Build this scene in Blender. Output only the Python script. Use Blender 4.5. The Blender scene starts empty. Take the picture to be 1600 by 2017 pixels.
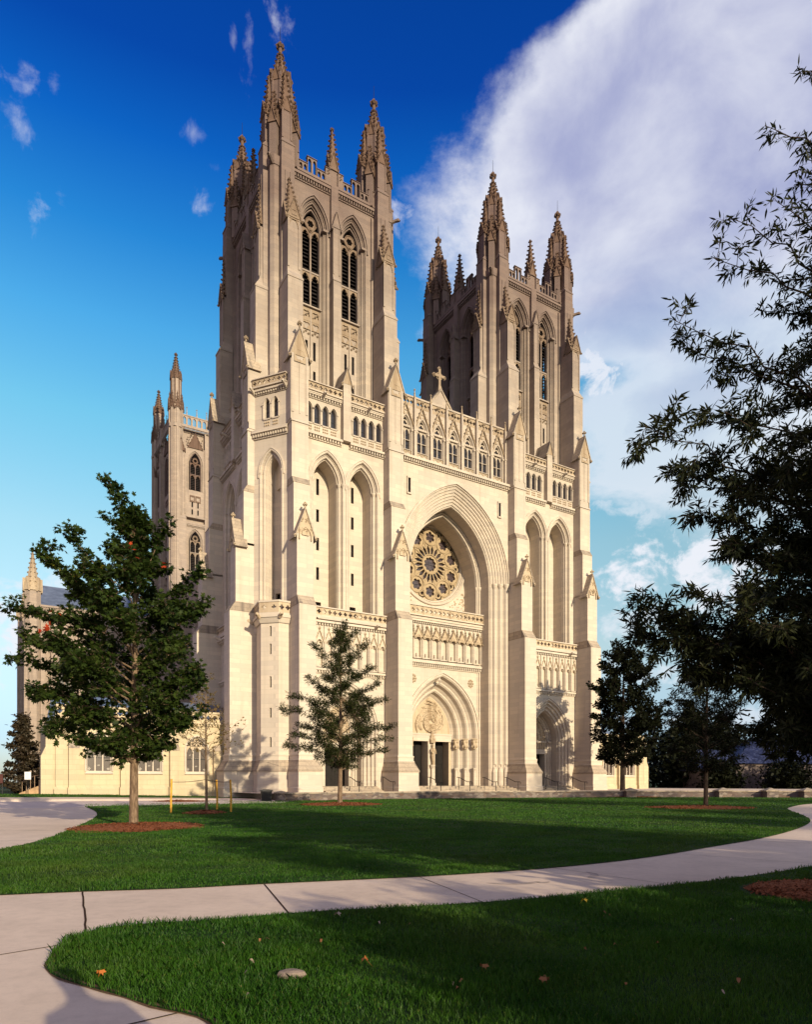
import bpy, math, random
import numpy as np
from mathutils import Vector, Matrix
R_ = math.radians
sc = bpy.context.scene
COL = sc.collection

# ------------------------------------------------------------------ camera
cam_d = bpy.data.cameras.new('camera')
cam = bpy.data.objects.new('camera', cam_d)
COL.objects.link(cam)
cam.location = (0, 0, 1.5)
cam.rotation_euler = (R_(90), 0, 0)
cam_d.sensor_fit = 'VERTICAL'
cam_d.sensor_height = 36
cam_d.lens = 1342.6 / 2017 * 36
cam_d.shift_y = (1540.3 - 1008.5) / 2017
cam_d.clip_start = 0.1
cam_d.clip_end = 20000
sc.camera = cam

# ------------------------------------------------------------------ light
SUN_EL = 16.5
SUN_TRAVEL = (-0.560, 0.8285)           # horizontal travel of the light
ce, se = math.cos(R_(SUN_EL)), math.sin(R_(SUN_EL))
trav = Vector((SUN_TRAVEL[0] * ce, SUN_TRAVEL[1] * ce, -se))
sun_d = bpy.data.lights.new('sun', 'SUN')
sun_d.energy = 4.7
sun_d.angle = R_(0.55)
sun_d.color = (1.0, 0.86, 0.60)
sun = bpy.data.objects.new('sun', sun_d)
COL.objects.link(sun)
sun.rotation_euler = trav.to_track_quat('-Z', 'Y').to_euler()
sun.location = (40, -60, 60)
sc.view_settings.view_transform = 'Standard'
sc.view_settings.look = 'None'
sc.view_settings.exposure = 0.35
sc.view_settings.gamma = 1.0
sc.cycles.max_bounces = 6
sc.cycles.diffuse_bounces = 3
sc.cycles.transparent_max_bounces = 8


class G:
    """a small wrapper for node graphs"""
    def __init__(self, tree):
        self.t = tree
        self.n = tree.nodes
        self.l = tree.links

    def node(self, typ, **kw):
        nd = self.n.new(typ)
        for k, v in kw.items():
            setattr(nd, k, v)
        return nd

    def put(self, sock, v):
        if isinstance(v, bpy.types.NodeSocket):
            self.l.new(v, sock)
        else:
            sock.default_value = v

    def m(self, op, a, b=0.0, c=None, clamp=False):
        nd = self.node('ShaderNodeMath', operation=op, use_clamp=clamp)
        self.put(nd.inputs[0], a)
        self.put(nd.inputs[1], b)
        if c is not None:
            self.put(nd.inputs[2], c)
        return nd.outputs[0]

    def step(self, x, lo, hi):
        nd = self.node('ShaderNodeMapRange', interpolation_type='SMOOTHSTEP')
        self.put(nd.inputs['Value'], x)
        nd.inputs['From Min'].default_value = lo
        nd.inputs['From Max'].default_value = hi
        return nd.outputs[0]

    def mix(self, f, a, b, mode='MIX'):
        nd = self.node('ShaderNodeMix', data_type='RGBA', blend_type=mode)
        self.put(nd.inputs[0], f)
        self.put(nd.inputs[6], a if isinstance(a, bpy.types.NodeSocket) else (*a, 1))
        self.put(nd.inputs[7], b if isinstance(b, bpy.types.NodeSocket) else (*b, 1))
        return nd.outputs[2]

    def noise(self, vec, scale, detail=4, rough=0.55, lac=2.0, dist=0.0):
        nd = self.node('ShaderNodeTexNoise')
        if vec is not None:
            self.l.new(vec, nd.inputs['Vector'])
        nd.inputs['Scale'].default_value = scale
        nd.inputs['Detail'].default_value = detail
        nd.inputs['Roughness'].default_value = rough
        nd.inputs['Lacunarity'].default_value = lac
        nd.inputs['Distortion'].default_value = dist
        return nd.outputs[0]

    def xyz(self, x, y, z):
        nd = self.node('ShaderNodeCombineXYZ')
        self.put(nd.inputs[0], x)
        self.put(nd.inputs[1], y)
        self.put(nd.inputs[2], z)
        return nd.outputs[0]

    def sep(self, v):
        nd = self.node('ShaderNodeSeparateXYZ')
        self.l.new(v, nd.inputs[0])
        return nd.outputs

    def curve(self, x, pts):
        nd = self.node('ShaderNodeFloatCurve')
        c = nd.mapping.curves[0]
        while len(c.points) < len(pts):
            c.points.new(0.5, 0.5)
        for p, (a, b) in zip(c.points, pts):
            p.location = (a, b)
            p.handle_type = 'VECTOR'
        nd.mapping.update()
        self.put(nd.inputs['Value'], x)
        return nd.outputs[0]


# ------------------------------------------------------------------ sky
world = bpy.data.worlds.new('World')
sc.world = world
world.use_nodes = True
wt = world.node_tree
wt.nodes.clear()
g = G(wt)
out = g.node('ShaderNodeOutputWorld')
bg = g.node('ShaderNodeBackground')
g.l.new(bg.outputs[0], out.inputs[0])
sky = g.node('ShaderNodeTexSky', sky_type='NISHITA')
sky.sun_disc = False
sky.sun_elevation = R_(SUN_EL)
sky.sun_rotation = math.atan2(-SUN_TRAVEL[0], -SUN_TRAVEL[1])
sky.altitude = 100
sky.air_density = 1.0
sky.dust_density = 0.6
sky.ozone_density = 2.0
tc = g.node('ShaderNodeTexCoord')
dx, dy, dz = g.sep(tc.outputs['Generated'])
az = g.m('MULTIPLY', g.m('ARCTAN2', dx, dy), 57.29578)      # degrees from north of the lens axis
el = g.m('MULTIPLY', g.m('ARCSINE', dz), 57.29578)
# polarised slide-film blue: deeper aloft, pale by the horizon
# polarised slide-film blue: deeper aloft, pale by the horizon
ramp = g.node('ShaderNodeValToRGB')
g.l.new(g.m('DIVIDE', el, 60.0, clamp=True), ramp.inputs[0])
stops = [(0.0, 0.70, 0.78, 1.0), (3.4, 0.767, 0.86, 1.155), (10.8, 1.60, 1.42, 1.14), (18.6, 1.60, 1.76, 1.38), (26.3, 1.05, 1.95, 1.70),
         (32.0, 0.56, 1.70, 1.95), (37.0, 0.18, 1.20, 1.90), (41.6, 0.045, 0.72, 1.75), (45.4, 0.025, 0.42, 1.42), (60, 0.02, 0.32, 1.1)]
er = ramp.color_ramp.elements
while len(er) < len(stops):
    er.new(0.5)
for e_, (d_, r_, g_, b_) in zip(er, stops):
    e_.position = d_ / 60.0
    e_.color = (r_ / 1.275, g_ / 1.275, b_ / 1.275, 1)
skyc = g.mix(1.0, sky.outputs[0], ramp.outputs[0], 'MULTIPLY')
# cloud layer coordinates (a flat deck overhead)
inv = g.m('DIVIDE', 1.0, g.m('ADD', g.m('MAXIMUM', dz, 0.0), 0.16))
cx_, cy_ = g.m('MULTIPLY', dx, inv), g.m('MULTIPLY', dy, inv)
cv = g.xyz(cx_, cy_, 0.0)
n_big = g.noise(cv, 1.6, 7, 0.55, 2.1)
n_fine = g.noise(cv, 4.2, 8, 0.62, 2.2, 0.25)
sv = g.xyz(g.m('MULTIPLY', az, 0.05), g.m('MULTIPLY', el, 0.09), 3.1)
n_ang = g.noise(sv, 1.6, 8, 0.6, 2.1, 0.15)
# one large bank of cloud to the north-east: left edge azimuth as a curve of elevation
e01 = g.m('DIVIDE', el, 60.0, clamp=True)
edge = g.m('MULTIPLY', g.curve(e01, [(d / 60.0, z) for d, z in ((0, 0.9), (17, 0.42), (20, 0.34), (23, 0.22), (26, 0.17), (28, 0.17), (29.3, 0.24),
    (30.4, 0.225), (31.5, 0.15), (33, 0.06), (37, 0.03), (40, 0.03), (42, 0.036), (44, 0.075), (46.3, 0.145), (48, 0.243), (60, 0.75))]), 60.0)
wob = g.m('MULTIPLY', g.m('SUBTRACT', n_ang, 0.5), 15.0)
wob2 = g.m('MULTIPLY', g.m('SUBTRACT', n_fine, 0.5), 8.0)
dist = g.m('ADD', g.m('ADD', g.m('SUBTRACT', az, edge), wob), wob2)
bank = g.step(dist, -1.5, 4.5)
n_soft = g.noise(g.xyz(g.m('MULTIPLY', az, 0.045), g.m('MULTIPLY', el, 0.07), 5.0), 1.1, 5, 0.5, 2.0, 0.2)
gap = g.m('MULTIPLY', g.step(n_soft, 0.36, 0.56), 1.0)
gap = g.m('MAXIMUM', gap, g.step(el, 31, 38))
bank = g.m('MULTIPLY', bank, g.step(g.m('ADD', el, g.m('MULTIPLY', g.m('SUBTRACT', n_ang, 0.5), 10.0)), 15.5, 22.5))
bank = g.m('MULTIPLY', bank, g.m('ADD', 0.72, g.m('MULTIPLY', gap, 0.28)))


n_wisp = g.noise(g.xyz(g.m('MULTIPLY', az, 0.30), g.m('MULTIPLY', el, 0.36), 2.0), 1.25, 9, 0.60, 2.1, 0.3)


def puff(a0, e0, ra, re, soft=1.0, hard=1.9):
    """a small cloud about azimuth a0, elevation e0"""
    u = g.m('DIVIDE', g.m('SUBTRACT', az, a0), ra)
    v = g.m('DIVIDE', g.m('SUBTRACT', el, e0), re)
    r = g.m('SQRT', g.m('ADD', g.m('MULTIPLY', u, u), g.m('MULTIPLY', v, v)))
    x = g.m('SUBTRACT', g.m('ADD', g.m('MULTIPLY', g.m('SUBTRACT', n_wisp, 0.5), 6.5),
                            g.m('MULTIPLY', g.m('SUBTRACT', n_ang, 0.5), 2.0)), g.m('SUBTRACT', g.m('MULTIPLY', r, 0.9), 0.75))
    return g.m('MULTIPLY', g.step(x, -0.1, hard), soft)


low = None
for a0, e0, ra, re, s in ((21.5, 16.2, 9.0, 2.7, 1.0), (-30, 14.0, 6, 1.3, 0.6), (27, 15.8, 6, 2.0, 0.9), (25, 20.5, 7, 2.2, 0.55), (14, 8.0, 7, 1.2, 0.5), (22, 8.6, 9, 1.5, 0.55), (-30, 11.0, 6, 2.0, 1.0),
                          (20, 12.6, 7, 1.1, 0.6), (-28, 7.0, 8, 1.2, 0.5), (15.5, 30, 4.5, 2.4, 0.9), (24, 5.0, 10, 1.0, 0.5)):
    p = puff(a0, e0, ra, re, s, 1.1)
    low = p if low is None else g.m('MAXIMUM', low, p)
for a0, e0, ra, re, s in ((-10.9, 47.6, 1.3, 2.6, 0.50), (-12.9, 46.6, 0.5, 2.2, 0.35), (-29.2, 41.8, 1.3, 0.9, 0.42), (-29.6, 40.4, 1.1, 0.9, 0.40),
                          (-28.3, 36.2, 0.9, 0.9, 0.60), (-26.6, 37.0, 0.5, 0.7, 0.32), (-17.0, 38.8, 1.0, 0.9, 0.66), (-17.4, 42.3, 1.2, 0.5, 0.30),
                          (-15.6, 41.0, 0.8, 0.4, 0.22), (-14.2, 46.6, 0.3, 0.7, 0.25), (0.0, 39.6, 1.8, 1.0, 0.8), (-27.4, 42.2, 0.4, 0.5, 0.25)):
    low = g.m('MAXIMUM', low, puff(a0, e0, ra, re, s))
cover = g.m('MAXIMUM', bank, low)
# sunlit edges, lavender bellies
bel = g.noise(g.xyz(g.m('MULTIPLY', az, 0.055), g.m('MULTIPLY', el, 0.085), 4.0), 1.5, 7, 0.55, 2.0, 0.3)
lit = g.m('ADD', g.m('ADD', g.m('MULTIPLY', g.step(bel, 0.27, 0.74), 0.80), g.m('MULTIPLY', g.m('SUBTRACT', n_fine, 0.42), 0.55)), g.m('MULTIPLY', g.m('SUBTRACT', 1.0, g.step(dist, 1.0, 11.0)), 0.62))
lit = g.m('SUBTRACT', lit, g.m('MULTIPLY', g.step(az, 8, 28), g.m('MULTIPLY', g.step(el, 31, 36), 0.16)))
lit = g.m('ADD', lit, g.m('MULTIPLY', g.m('SUBTRACT', 1.0, g.step(el, 26, 36)), 0.55), clamp=True)
SKY_STRENGTH = 0.13
k_ = 1 / (1.275 * SKY_STRENGTH)
cloud_c = g.mix(lit, tuple(c * k_ for c in (0.40, 0.43, 0.66)), tuple(c * k_ for c in (0.88, 0.90, 0.97)))
final = g.mix(g.m('MULTIPLY', cover, 0.94), skyc, cloud_c)
# unseen pink cloud added left of and behind the view to fill north faces
west = g.m('MULTIPLY', g.m('SUBTRACT', 1.0, g.step(az, -62, -45)), g.m('MULTIPLY', g.step(el, 1, 8), g.m('SUBTRACT', 1.0, g.step(el, 40, 62))))
west = g.m('MULTIPLY', west, g.step(n_big, 0.30, 0.50))
final = g.mix(west, final, tuple(c * k_ for c in (0.66, 0.49, 0.60)))
g.l.new(final, bg.inputs[0])
bg.inputs[1].default_value = SKY_STRENGTH


# ------------------------------------------------------------------ materials
def material(name):
    m = bpy.data.materials.new(name)
    m.use_nodes = True
    m.node_tree.nodes.clear()
    gg = G(m.node_tree)
    o = gg.node('ShaderNodeOutputMaterial')
    b = gg.node('ShaderNodeBsdfPrincipled')
    gg.l.new(b.outputs[0], o.inputs[0])
    return m, gg, b, o


def bump(gg, b, h, strength, distance):
    nd = gg.node('ShaderNodeBump')
    nd.inputs['Strength'].default_value = strength
    nd.inputs['Distance'].default_value = distance
    gg.put(nd.inputs['Height'], h)
    gg.l.new(nd.outputs[0], b.inputs['Normal'])


def stone_material(name, base, dark, joint, bw=1.3, bh=0.42, falloff=True, amount=0.30):
    m, gg, b, o = material(name)
    ob = gg.node('ShaderNodeTexCoord').outputs['Object']
    x, y, z = gg.sep(ob)
    v = gg.xyz(gg.m('ADD', x, gg.m('MULTIPLY', y, 0.83)), z, 0.0)
    br = gg.node('ShaderNodeTexBrick')
    gg.l.new(v, br.inputs['Vector'])
    br.inputs['Scale'].default_value = 1.0
    br.inputs['Brick Width'].default_value = bw
    br.inputs['Row Height'].default_value = bh
    br.inputs['Mortar Size'].default_value = 0.016
    br.inputs['Mortar Smooth'].default_value = 0.3
    br.inputs['Bias'].default_value = 0.0
    br.inputs['Color1'].default_value = (0.90, 0.90, 0.91, 1)
    br.inputs['Color2'].default_value = (1.08, 1.06, 1.03, 1)
    br.inputs['Mortar'].default_value = (joint, joint, joint, 1)
    c = gg.mix(1.0, base, br.outputs[0], 'MULTIPLY')
    n1 = gg.noise(ob, 0.28, 5, 0.6)
    n2 = gg.noise(ob, 2.6, 6, 0.65)
    sx = gg.noise(gg.xyz(gg.m('MULTIPLY', x, 1.4), gg.m('MULTIPLY', y, 1.4), gg.m('MULTIPLY', z, 0.10)), 1.0, 4, 0.6)
    k = gg.m('ADD', gg.m('MULTIPLY', gg.step(n1, 0.35, 0.70), 0.5), gg.m('MULTIPLY', gg.step(n2, 0.40, 0.75), 0.5))
    c = gg.mix(gg.m('MULTIPLY', k, amount), c, dark)
    c = gg.mix(gg.m('MULTIPLY', gg.step(sx, 0.50, 0.78), amount * 1.9), c, dark)
    if falloff:
        # light falloff towards the tower tops, painted as darker, browner stone
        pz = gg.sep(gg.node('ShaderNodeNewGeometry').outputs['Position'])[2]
        dim_z = gg.m('ADD', gg.step(gg.m('ADD', pz, gg.m('MULTIPLY', gg.m('SUBTRACT', n1, 0.5), 16.0)), 24, 66), 0.0)
        c = gg.mix(gg.m('MULTIPLY', dim_z, 0.95), c, gg.mix(1.0, c, (0.235, 0.180, 0.200), 'MULTIPLY'))
    gg.l.new(c, b.inputs['Base Color'])
    b.inputs['Roughness'].default_value = 0.9
    b.inputs['Specular IOR Level'].default_value = 0.15
    bump(gg, b, gg.m('ADD', br.outputs['Fac'], gg.m('MULTIPLY', n2, -0.8)), 0.25, -0.02)
    return m


def plain(name, col, rough=0.7, spec=0.3, metal=0.0, var=0.0, scale=3.0):
    m, gg, b, o = material(name)
    if var:
        n = gg.noise(gg.node('ShaderNodeTexCoord').outputs['Object'], scale, 5, 0.6)
        gg.l.new(gg.mix(gg.step(n, 0.3, 0.7), tuple(c * (1 - var) for c in col), tuple(c * (1 + var) for c in col)), b.inputs['Base Color'])
    else:
        b.inputs['Base Color'].default_value = (*col, 1)
    b.inputs['Roughness'].default_value = rough
    b.inputs['Specular IOR Level'].default_value = spec
    b.inputs['Metallic'].default_value = metal
    return m


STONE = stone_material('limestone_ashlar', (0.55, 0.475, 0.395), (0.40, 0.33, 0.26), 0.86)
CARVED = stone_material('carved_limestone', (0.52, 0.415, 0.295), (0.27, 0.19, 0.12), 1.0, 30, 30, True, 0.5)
ROOFSTONE = stone_material('weathered_coping', (0.42, 0.34, 0.26), (0.17, 0.14, 0.12), 0.5, 1.0, 0.36, False, 0.75)
WINGSTONE = stone_material('wing_limestone', (0.54, 0.445, 0.30), (0.36, 0.29, 0.20), 0.80, 1.1, 0.42, False, 0.35)
ROSESTONE = stone_material('rose_tracery_stone', (0.42, 0.32, 0.205), (0.24, 0.17, 0.10), 1.0, 30, 30, False, 0.5)
OLDSTONE = stone_material('soot_stained_limestone', (0.35, 0.28, 0.235), (0.20, 0.155, 0.13), 0.8, 1.25, 0.46, False, 0.4)
GLASS = plain('leaded_glass', (0.022, 0.020, 0.026), 0.18, 0.5)
ROSEGLASS = plain('rose_glass', (0.060, 0.042, 0.045), 0.22, 0.5, 0, 0.5, 4)
VOID = plain('dark_interior', (0.010, 0.009, 0.010), 0.9, 0.0)
LOUVRE = plain('louvre_boards', (0.022, 0.018, 0.018), 0.8, 0.1, 0, 0.4, 5)
LEAD = plain('lead_roof', (0.16, 0.19, 0.25), 0.45, 0.5, 0.3, 0.25, 0.8)
SLATE = plain('blue_slate', (0.035, 0.045, 0.11), 0.55, 0.3, 0, 0.35, 1.5)
IRON = plain('dark_iron', (0.02, 0.02, 0.022), 0.5, 0.4, 0.6)
WOOD = plain('dark_oak', (0.010, 0.007, 0.006), 0.6, 0.2, 0, 0.4, 6)


# ------------------------------------------------------------------ mesh toolkit
class Fr:
    """a wall frame: u runs along the wall, w runs into it, z up"""
    def __init__(self, o, U, I):
        self.o, self.U, self.I = o, U, I

    def p(self, u, w, z):
        return (self.o[0] + self.U[0] * u + self.I[0] * w, self.o[1] + self.U[1] * u + self.I[1] * w, z)


class MB:
    def __init__(self, *mats):
        self.v, self.f, self.mi, self.mats, self.cur = [], [], [], list(mats), 0

    def use(self, mat):
        if mat not in self.mats:
            self.mats.append(mat)
        self.cur = self.mats.index(mat)
        return self

    def add(self, vs, fs):
        b = len(self.v)
        self.v.extend(vs)
        for f in fs:
            self.f.append([i + b for i in f])
            self.mi.append(self.cur)

    def quad(self, a, b, c, d):
        self.add([a, b, c, d], [(0, 1, 2, 3)])

    def grid(self, rows):
        n = len(rows[0])
        self.add([p for r in rows for p in r],
                 [(i * n + j, i * n + j + 1, (i + 1) * n + j + 1, (i + 1) * n + j) for i in range(len(rows) - 1) for j in range(n - 1)])

    def hexa(self, lo, hi):
        self.add(list(lo) + list(hi), [(3, 2, 1, 0), (4, 5, 6, 7), (0, 1, 5, 4), (1, 2, 6, 5), (2, 3, 7, 6), (3, 0, 4, 7)])

    def box(self, fr, u0, u1, w0, w1, z0, z1):
        c = [(u0, w0), (u1, w0), (u1, w1), (u0, w1)]
        self.hexa([fr.p(u, w, z0) for u, w in c], [fr.p(u, w, z1) for u, w in c])

    def taper(self, fr, a, z0, b, z1):
        """box whose plan goes from a=(u0,u1,w0,w1) at z0 to b at z1"""
        q = lambda r, z: [fr.p(r[0], r[2], z), fr.p(r[1], r[2], z), fr.p(r[1], r[3], z), fr.p(r[0], r[3], z)]
        self.hexa(q(a, z0), q(b, z1))

    def prism(self, fr, pts, w0, w1):
        n = len(pts)
        self.add([fr.p(u, w0, z) for u, z in pts] + [fr.p(u, w1, z) for u, z in pts],
                 [tuple(range(n)), tuple(range(2 * n - 1, n - 1, -1))] + [(i, (i + 1) % n, n + (i + 1) % n, n + i) for i in range(n)])

    def prism_z(self, pts, z0, z1, top=True):
        n = len(pts)
        self.add([(x, y, z0) for x, y in pts] + [(x, y, z1) for x, y in pts],
                 [tuple(range(n))[::-1], tuple(range(n, 2 * n))] + [(i, (i + 1) % n, n + (i + 1) % n, n + i) for i in range(n)])

    def cone(self, c, r0, z0, r1, z1, n=8, rot=None):
        a0 = math.pi / n if rot is None else rot
        ring = lambda r, z: [(c[0] + r * math.cos(a0 + 2 * math.pi * i / n), c[1] + r * math.sin(a0 + 2 * math.pi * i / n), z) for i in range(n)]
        self.add(ring(r0, z0) + ring(r1, z1), [tuple(range(n))[::-1], tuple(range(n, 2 * n))] + [(i, (i + 1) % n, n + (i + 1) % n, n + i) for i in range(n)])

    def octa(self, p, s, sz=None):
        sz = sz or s
        x, y, z = p
        self.add([(x + s, y, z), (x, y + s, z), (x - s, y, z), (x, y - s, z), (x, y, z + sz), (x, y, z - sz)],
                 [(0, 1, 4), (1, 2, 4), (2, 3, 4), (3, 0, 4), (1, 0, 5), (2, 1, 5), (3, 2, 5), (0, 3, 5)])

    def lathe(self, c, prof, n=10):
        rows = [[(c[0] + r * math.cos(2 * math.pi * i / n), c[1] + r * math.sin(2 * math.pi * i / n), z) for i in range(n + 1)] for r, z in prof]
        self.grid(rows)

    def tube(self, pts, radii, n=6):
        rows = []
        pts = [Vector(p) for p in pts]
        up = Vector((0.31, 0.17, 0.93)).normalized()
        for i, p in enumerate(pts):
            d = (pts[min(i + 1, len(pts) - 1)] - pts[max(i - 1, 0)]).normalized()
            a = d.cross(up)
            if a.length < 0.05:
                a = d.cross(Vector((1, 0, 0)))
            a.normalize()
            b = d.cross(a)
            r = radii[i] if hasattr(radii, '__len__') else radii
            rows.append([tuple(p + (a * math.cos(2 * math.pi * k / n) + b * math.sin(2 * math.pi * k / n)) * r) for k in range(n + 1)])
        self.grid(rows)

    # ---- gothic pieces
    def arch_path(self, uc, zb, zs, hw, R, n, jamb=True):
        c = R - hw
        a1 = math.acos(max(-1, min(1, -c / R)))
        L = [(uc + c + R * math.cos(math.pi - (math.pi - a1) * i / n), zs + R * math.sin(math.pi - (math.pi - a1) * i / n)) for i in range(n + 1)]
        P = L + [(2 * uc - u, z) for u, z in L[-2::-1]]
        if jamb and zb < zs:
            P = [(uc - hw, zb)] + P + [(uc + hw, zb)]
        return P

    def arch_sweep(self, fr, uc, zb, zs, hw, R, prof, n=9, jamb=True):
        self.grid([[fr.p(u, w, z) for u, z in self.arch_path(uc, zb, zs, hw - d, R - d, n, jamb)] for d, w in prof])

    def arch_wall(self, fr, u0, u1, z0, z1, w, uc, zb, zs, hw, R, n=9):
        q = lambda a, b, c, d: self.quad(fr.p(a, w, c), fr.p(b, w, c), fr.p(b, w, d), fr.p(a, w, d))
        if u0 < uc - hw:
            q(u0, uc - hw, z0, z1)
        if uc + hw < u1:
            q(uc + hw, u1, z0, z1)
        if zb > z0:
            q(uc - hw, uc + hw, z0, zb)
        P = self.arch_path(uc, zb, zs, hw, R, n, False)
        for (a, za), (b, zb_) in zip(P, P[1:]):
            self.quad(fr.p(a, w, za), fr.p(b, w, zb_), fr.p(b, w, z1), fr.p(a, w, z1))

    def arch_fill(self, fr, uc, zb, zs, hw, R, w, n=8):
        P = self.arch_path(uc, zb, zs, hw, R, n, True)
        self.add([fr.p(u, w, z) for u, z in P], [tuple(range(len(P)))])

    def holed(self, fr, u0, u1, z0, z1, w, holes, depth=0.35, back=None):
        """wall face with rectangular openings (u0,u1,z0,z1), each with real reveals and a dark back"""
        us = sorted({u0, u1, *[h[0] for h in holes], *[h[1] for h in holes]})
        zs = sorted({z0, z1, *[h[2] for h in holes], *[h[3] for h in holes]})
        us = [u for u in us if u0 - 1e-6 <= u <= u1 + 1e-6]
        zs = [z for z in zs if z0 - 1e-6 <= z <= z1 + 1e-6]
        for a, b in zip(us, us[1:]):
            for c, d in zip(zs, zs[1:]):
                mu, mz = (a + b) / 2, (c + d) / 2
                if not any(h[0] < mu < h[1] and h[2] < mz < h[3] for h in holes):
                    self.quad(fr.p(a, w, c), fr.p(b, w, c), fr.p(b, w, d), fr.p(a, w, d))
        keep = self.cur
        for a, b, c, d in holes:
            e = w + depth
            self.cur = keep
            for p0, p1 in (((a, c), (b, c)), ((b, c), (b, d)), ((b, d), (a, d)), ((a, d), (a, c))):
                self.quad(fr.p(p0[0], w, p0[1]), fr.p(p1[0], w, p1[1]), fr.p(p1[0], e, p1[1]), fr.p(p0[0], e, p0[1]))
            self.use(back or VOID)
            self.quad(fr.p(a, e, c), fr.p(b, e, c), fr.p(b, e, d), fr.p(a, e, d))
        self.cur = keep

    def foil_cell(self, fr, u0, u1, z0, z1, w, depth, lobes=4, rc=0.55, rl=0.42, size=None, phase=0.0, back=None, n=24):
        """a rectangular cell pierced by a foiled opening with a real reveal"""
        uc, zc = (u0 + u1) / 2, (z0 + z1) / 2
        hu, hz = (u1 - u0) / 2, (z1 - z0) / 2
        s = size or min(hu, hz) * 0.86

        def rr(t):
            best = 0.12
            for k in range(lobes):
                d = t - (phase + 2 * math.pi * k / lobes)
                q = rl * rl - (rc * math.sin(d)) ** 2
                if q > 0 and math.cos(d) > 0:
                    best = max(best, rc * math.cos(d) + math.sqrt(q))
            return best * s
        th = sorted([2 * math.pi * i / n for i in range(n)] + [math.atan2(sz * hz, su * hu) % (2 * math.pi) for su in (1, -1) for sz in (1, -1)])
        th.append(th[0] + 2 * math.pi)
        o_, i_, k_ = [], [], []
        for t in th:
            c, s_ = math.cos(t), math.sin(t)
            ro = min(hu / max(abs(c), 1e-6), hz / max(abs(s_), 1e-6))
            ri = min(rr(t), ro * 0.93)
            o_.append(fr.p(uc + ro * c, w, zc + ro * s_))
            i_.append(fr.p(uc + ri * c, w, zc + ri * s_))
            k_.append(fr.p(uc + ri * c, w + depth, zc + ri * s_))
        self.grid([o_, i_, k_])
        if back:
            keep = self.cur
            self.use(back)
            self.add(k_[:-1], [tuple(range(len(k_) - 1))])
            self.cur = keep

    def gable(self, fr, u, h, z0, z1, w0, w1, over=0.10, th=0.12, cap=None, cr=0, cs=0.1):
        self.prism(fr, [(u - h, z0), (u + h, z0), (u, z1)], w0, w1)
        s = (z1 - z0) / h
        keep = self.cur
        if cap:
            self.use(cap)
        for sg in (-1, 1):
            P = [(u + sg * (h + over), z0 - s * over), (u, z1), (u, z1 + th * 1.6), (u + sg * (h + over + th), z0 - s * over + 0.01)]
            self.prism(fr, P, w0 - 0.10, w1)
            for i in range(cr):
                t = (i + 0.5) / cr
                self.octa(fr.p(u + sg * (h + over + th * 0.6) * (1 - t), w0 - 0.03, z0 - s * over + (z1 - z0 + s * over) * t + th), cs)
        self.cur = keep

    def finial(self, p, s):
        x, y, z = p
        self.cone((x, y), s * 0.30, z - s * 1.2, s * 0.22, z + s, 6)
        for a in range(4):
            t = a * math.pi / 2 + 0.5
            self.octa((x + s * 0.62 * math.cos(t), y + s * 0.62 * math.sin(t), z), s * 0.52)
        self.octa((x, y, z + s * 0.75), s * 0.50)

    def spire(self, c, r0, z0, r1, z1, n, nc, cs, rot=None, fin=None):
        """tapering spire with crockets up its arrises and a finial"""
        a0 = math.pi / n if rot is None else rot
        self.cone(c, r0, z0, r1, z1, n, a0)
        for i in range(nc):
            t = (i + 0.25) / nc
            z = z0 + (z1 - z0) * t
            r = r0 + (r1 - r0) * t
            s = cs * (1 - 0.35 * t)
            for k in range(n):
                a = a0 + 2 * math.pi * k / n
                self.octa((c[0] + (r + s * 0.55) * math.cos(a), c[1] + (r + s * 0.55) * math.sin(a), z), s, s * 0.75)
        if fin:
            self.finial((c[0], c[1], z1 + fin * 0.6), fin)

    def mesh(self, name):
        me = bpy.data.meshes.new(name)
        me.from_pydata([tuple(p) for p in self.v], [], self.f)
        for m in self.mats:
            me.materials.append(m)
        if len(self.mats) > 1:
            me.polygons.foreach_set('material_index', self.mi)
        me.update()
        return me

    def build(self, name, parent=None, loc=(0, 0, 0), rz=0.0):
        return link(name, self.mesh(name), parent, loc, rz)


def link(name, data, parent=None, loc=(0, 0, 0), rz=0.0):
    o = bpy.data.objects.new(name, data)
    COL.objects.link(o)
    o.location = loc
    o.rotation_euler = (0, 0, rz)
    if parent is not None:
        o.parent = parent
    return o


def tag(o, label=None, cat=None, group=None, kind=None):
    for k, v in (('label', label), ('category', cat), ('group', group), ('kind', kind)):
        if v:
            o[k] = v
    return o


def thing(name, label, cat, loc=(0, 0, 0), rz=0.0, group=None):
    return tag(link(name, None, None, loc, rz), label, cat, group)


def rolls(d0, w0, nstep, dd, dw, r, k=4):
    """moulded arch profile: nstep receding orders, each with a round nosing"""
    P = [(d0, w0)]
    d, w = d0, w0
    for i in range(nstep):
        for j in range(k + 1):
            a = math.pi * (0.5 + j / k) if False else math.pi * j / k
            P.append((d + r - r * math.cos(a), w - r * 0.9 * math.sin(a)))
        P.append((d + 2 * r, w + dw * 0.55))
        P.append((d + dd, w + dw * 0.55))
        d, w = d + dd, w + dw
        P.append((d, w))
    return P


def rad(hw, rise):
    return (hw * hw + rise * rise) / (2 * hw)


# ------------------------------------------------------------------ the cathedral (local frame: x along the west front, y into the building)
TH = R_(32.131)
W, WS, S = 10.1294, 10.9387, 25.7794
XC = (S + W) / 2
cathedral = thing('cathedral', 'pale limestone Gothic cathedral with two pinnacled west towers and a rose window', 'cathedral', (-11.8705, 64.2342, 0), TH)
CF = Fr((0, 0), (1, 0), (0, 1))
rnd = random.Random(5)


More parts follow.
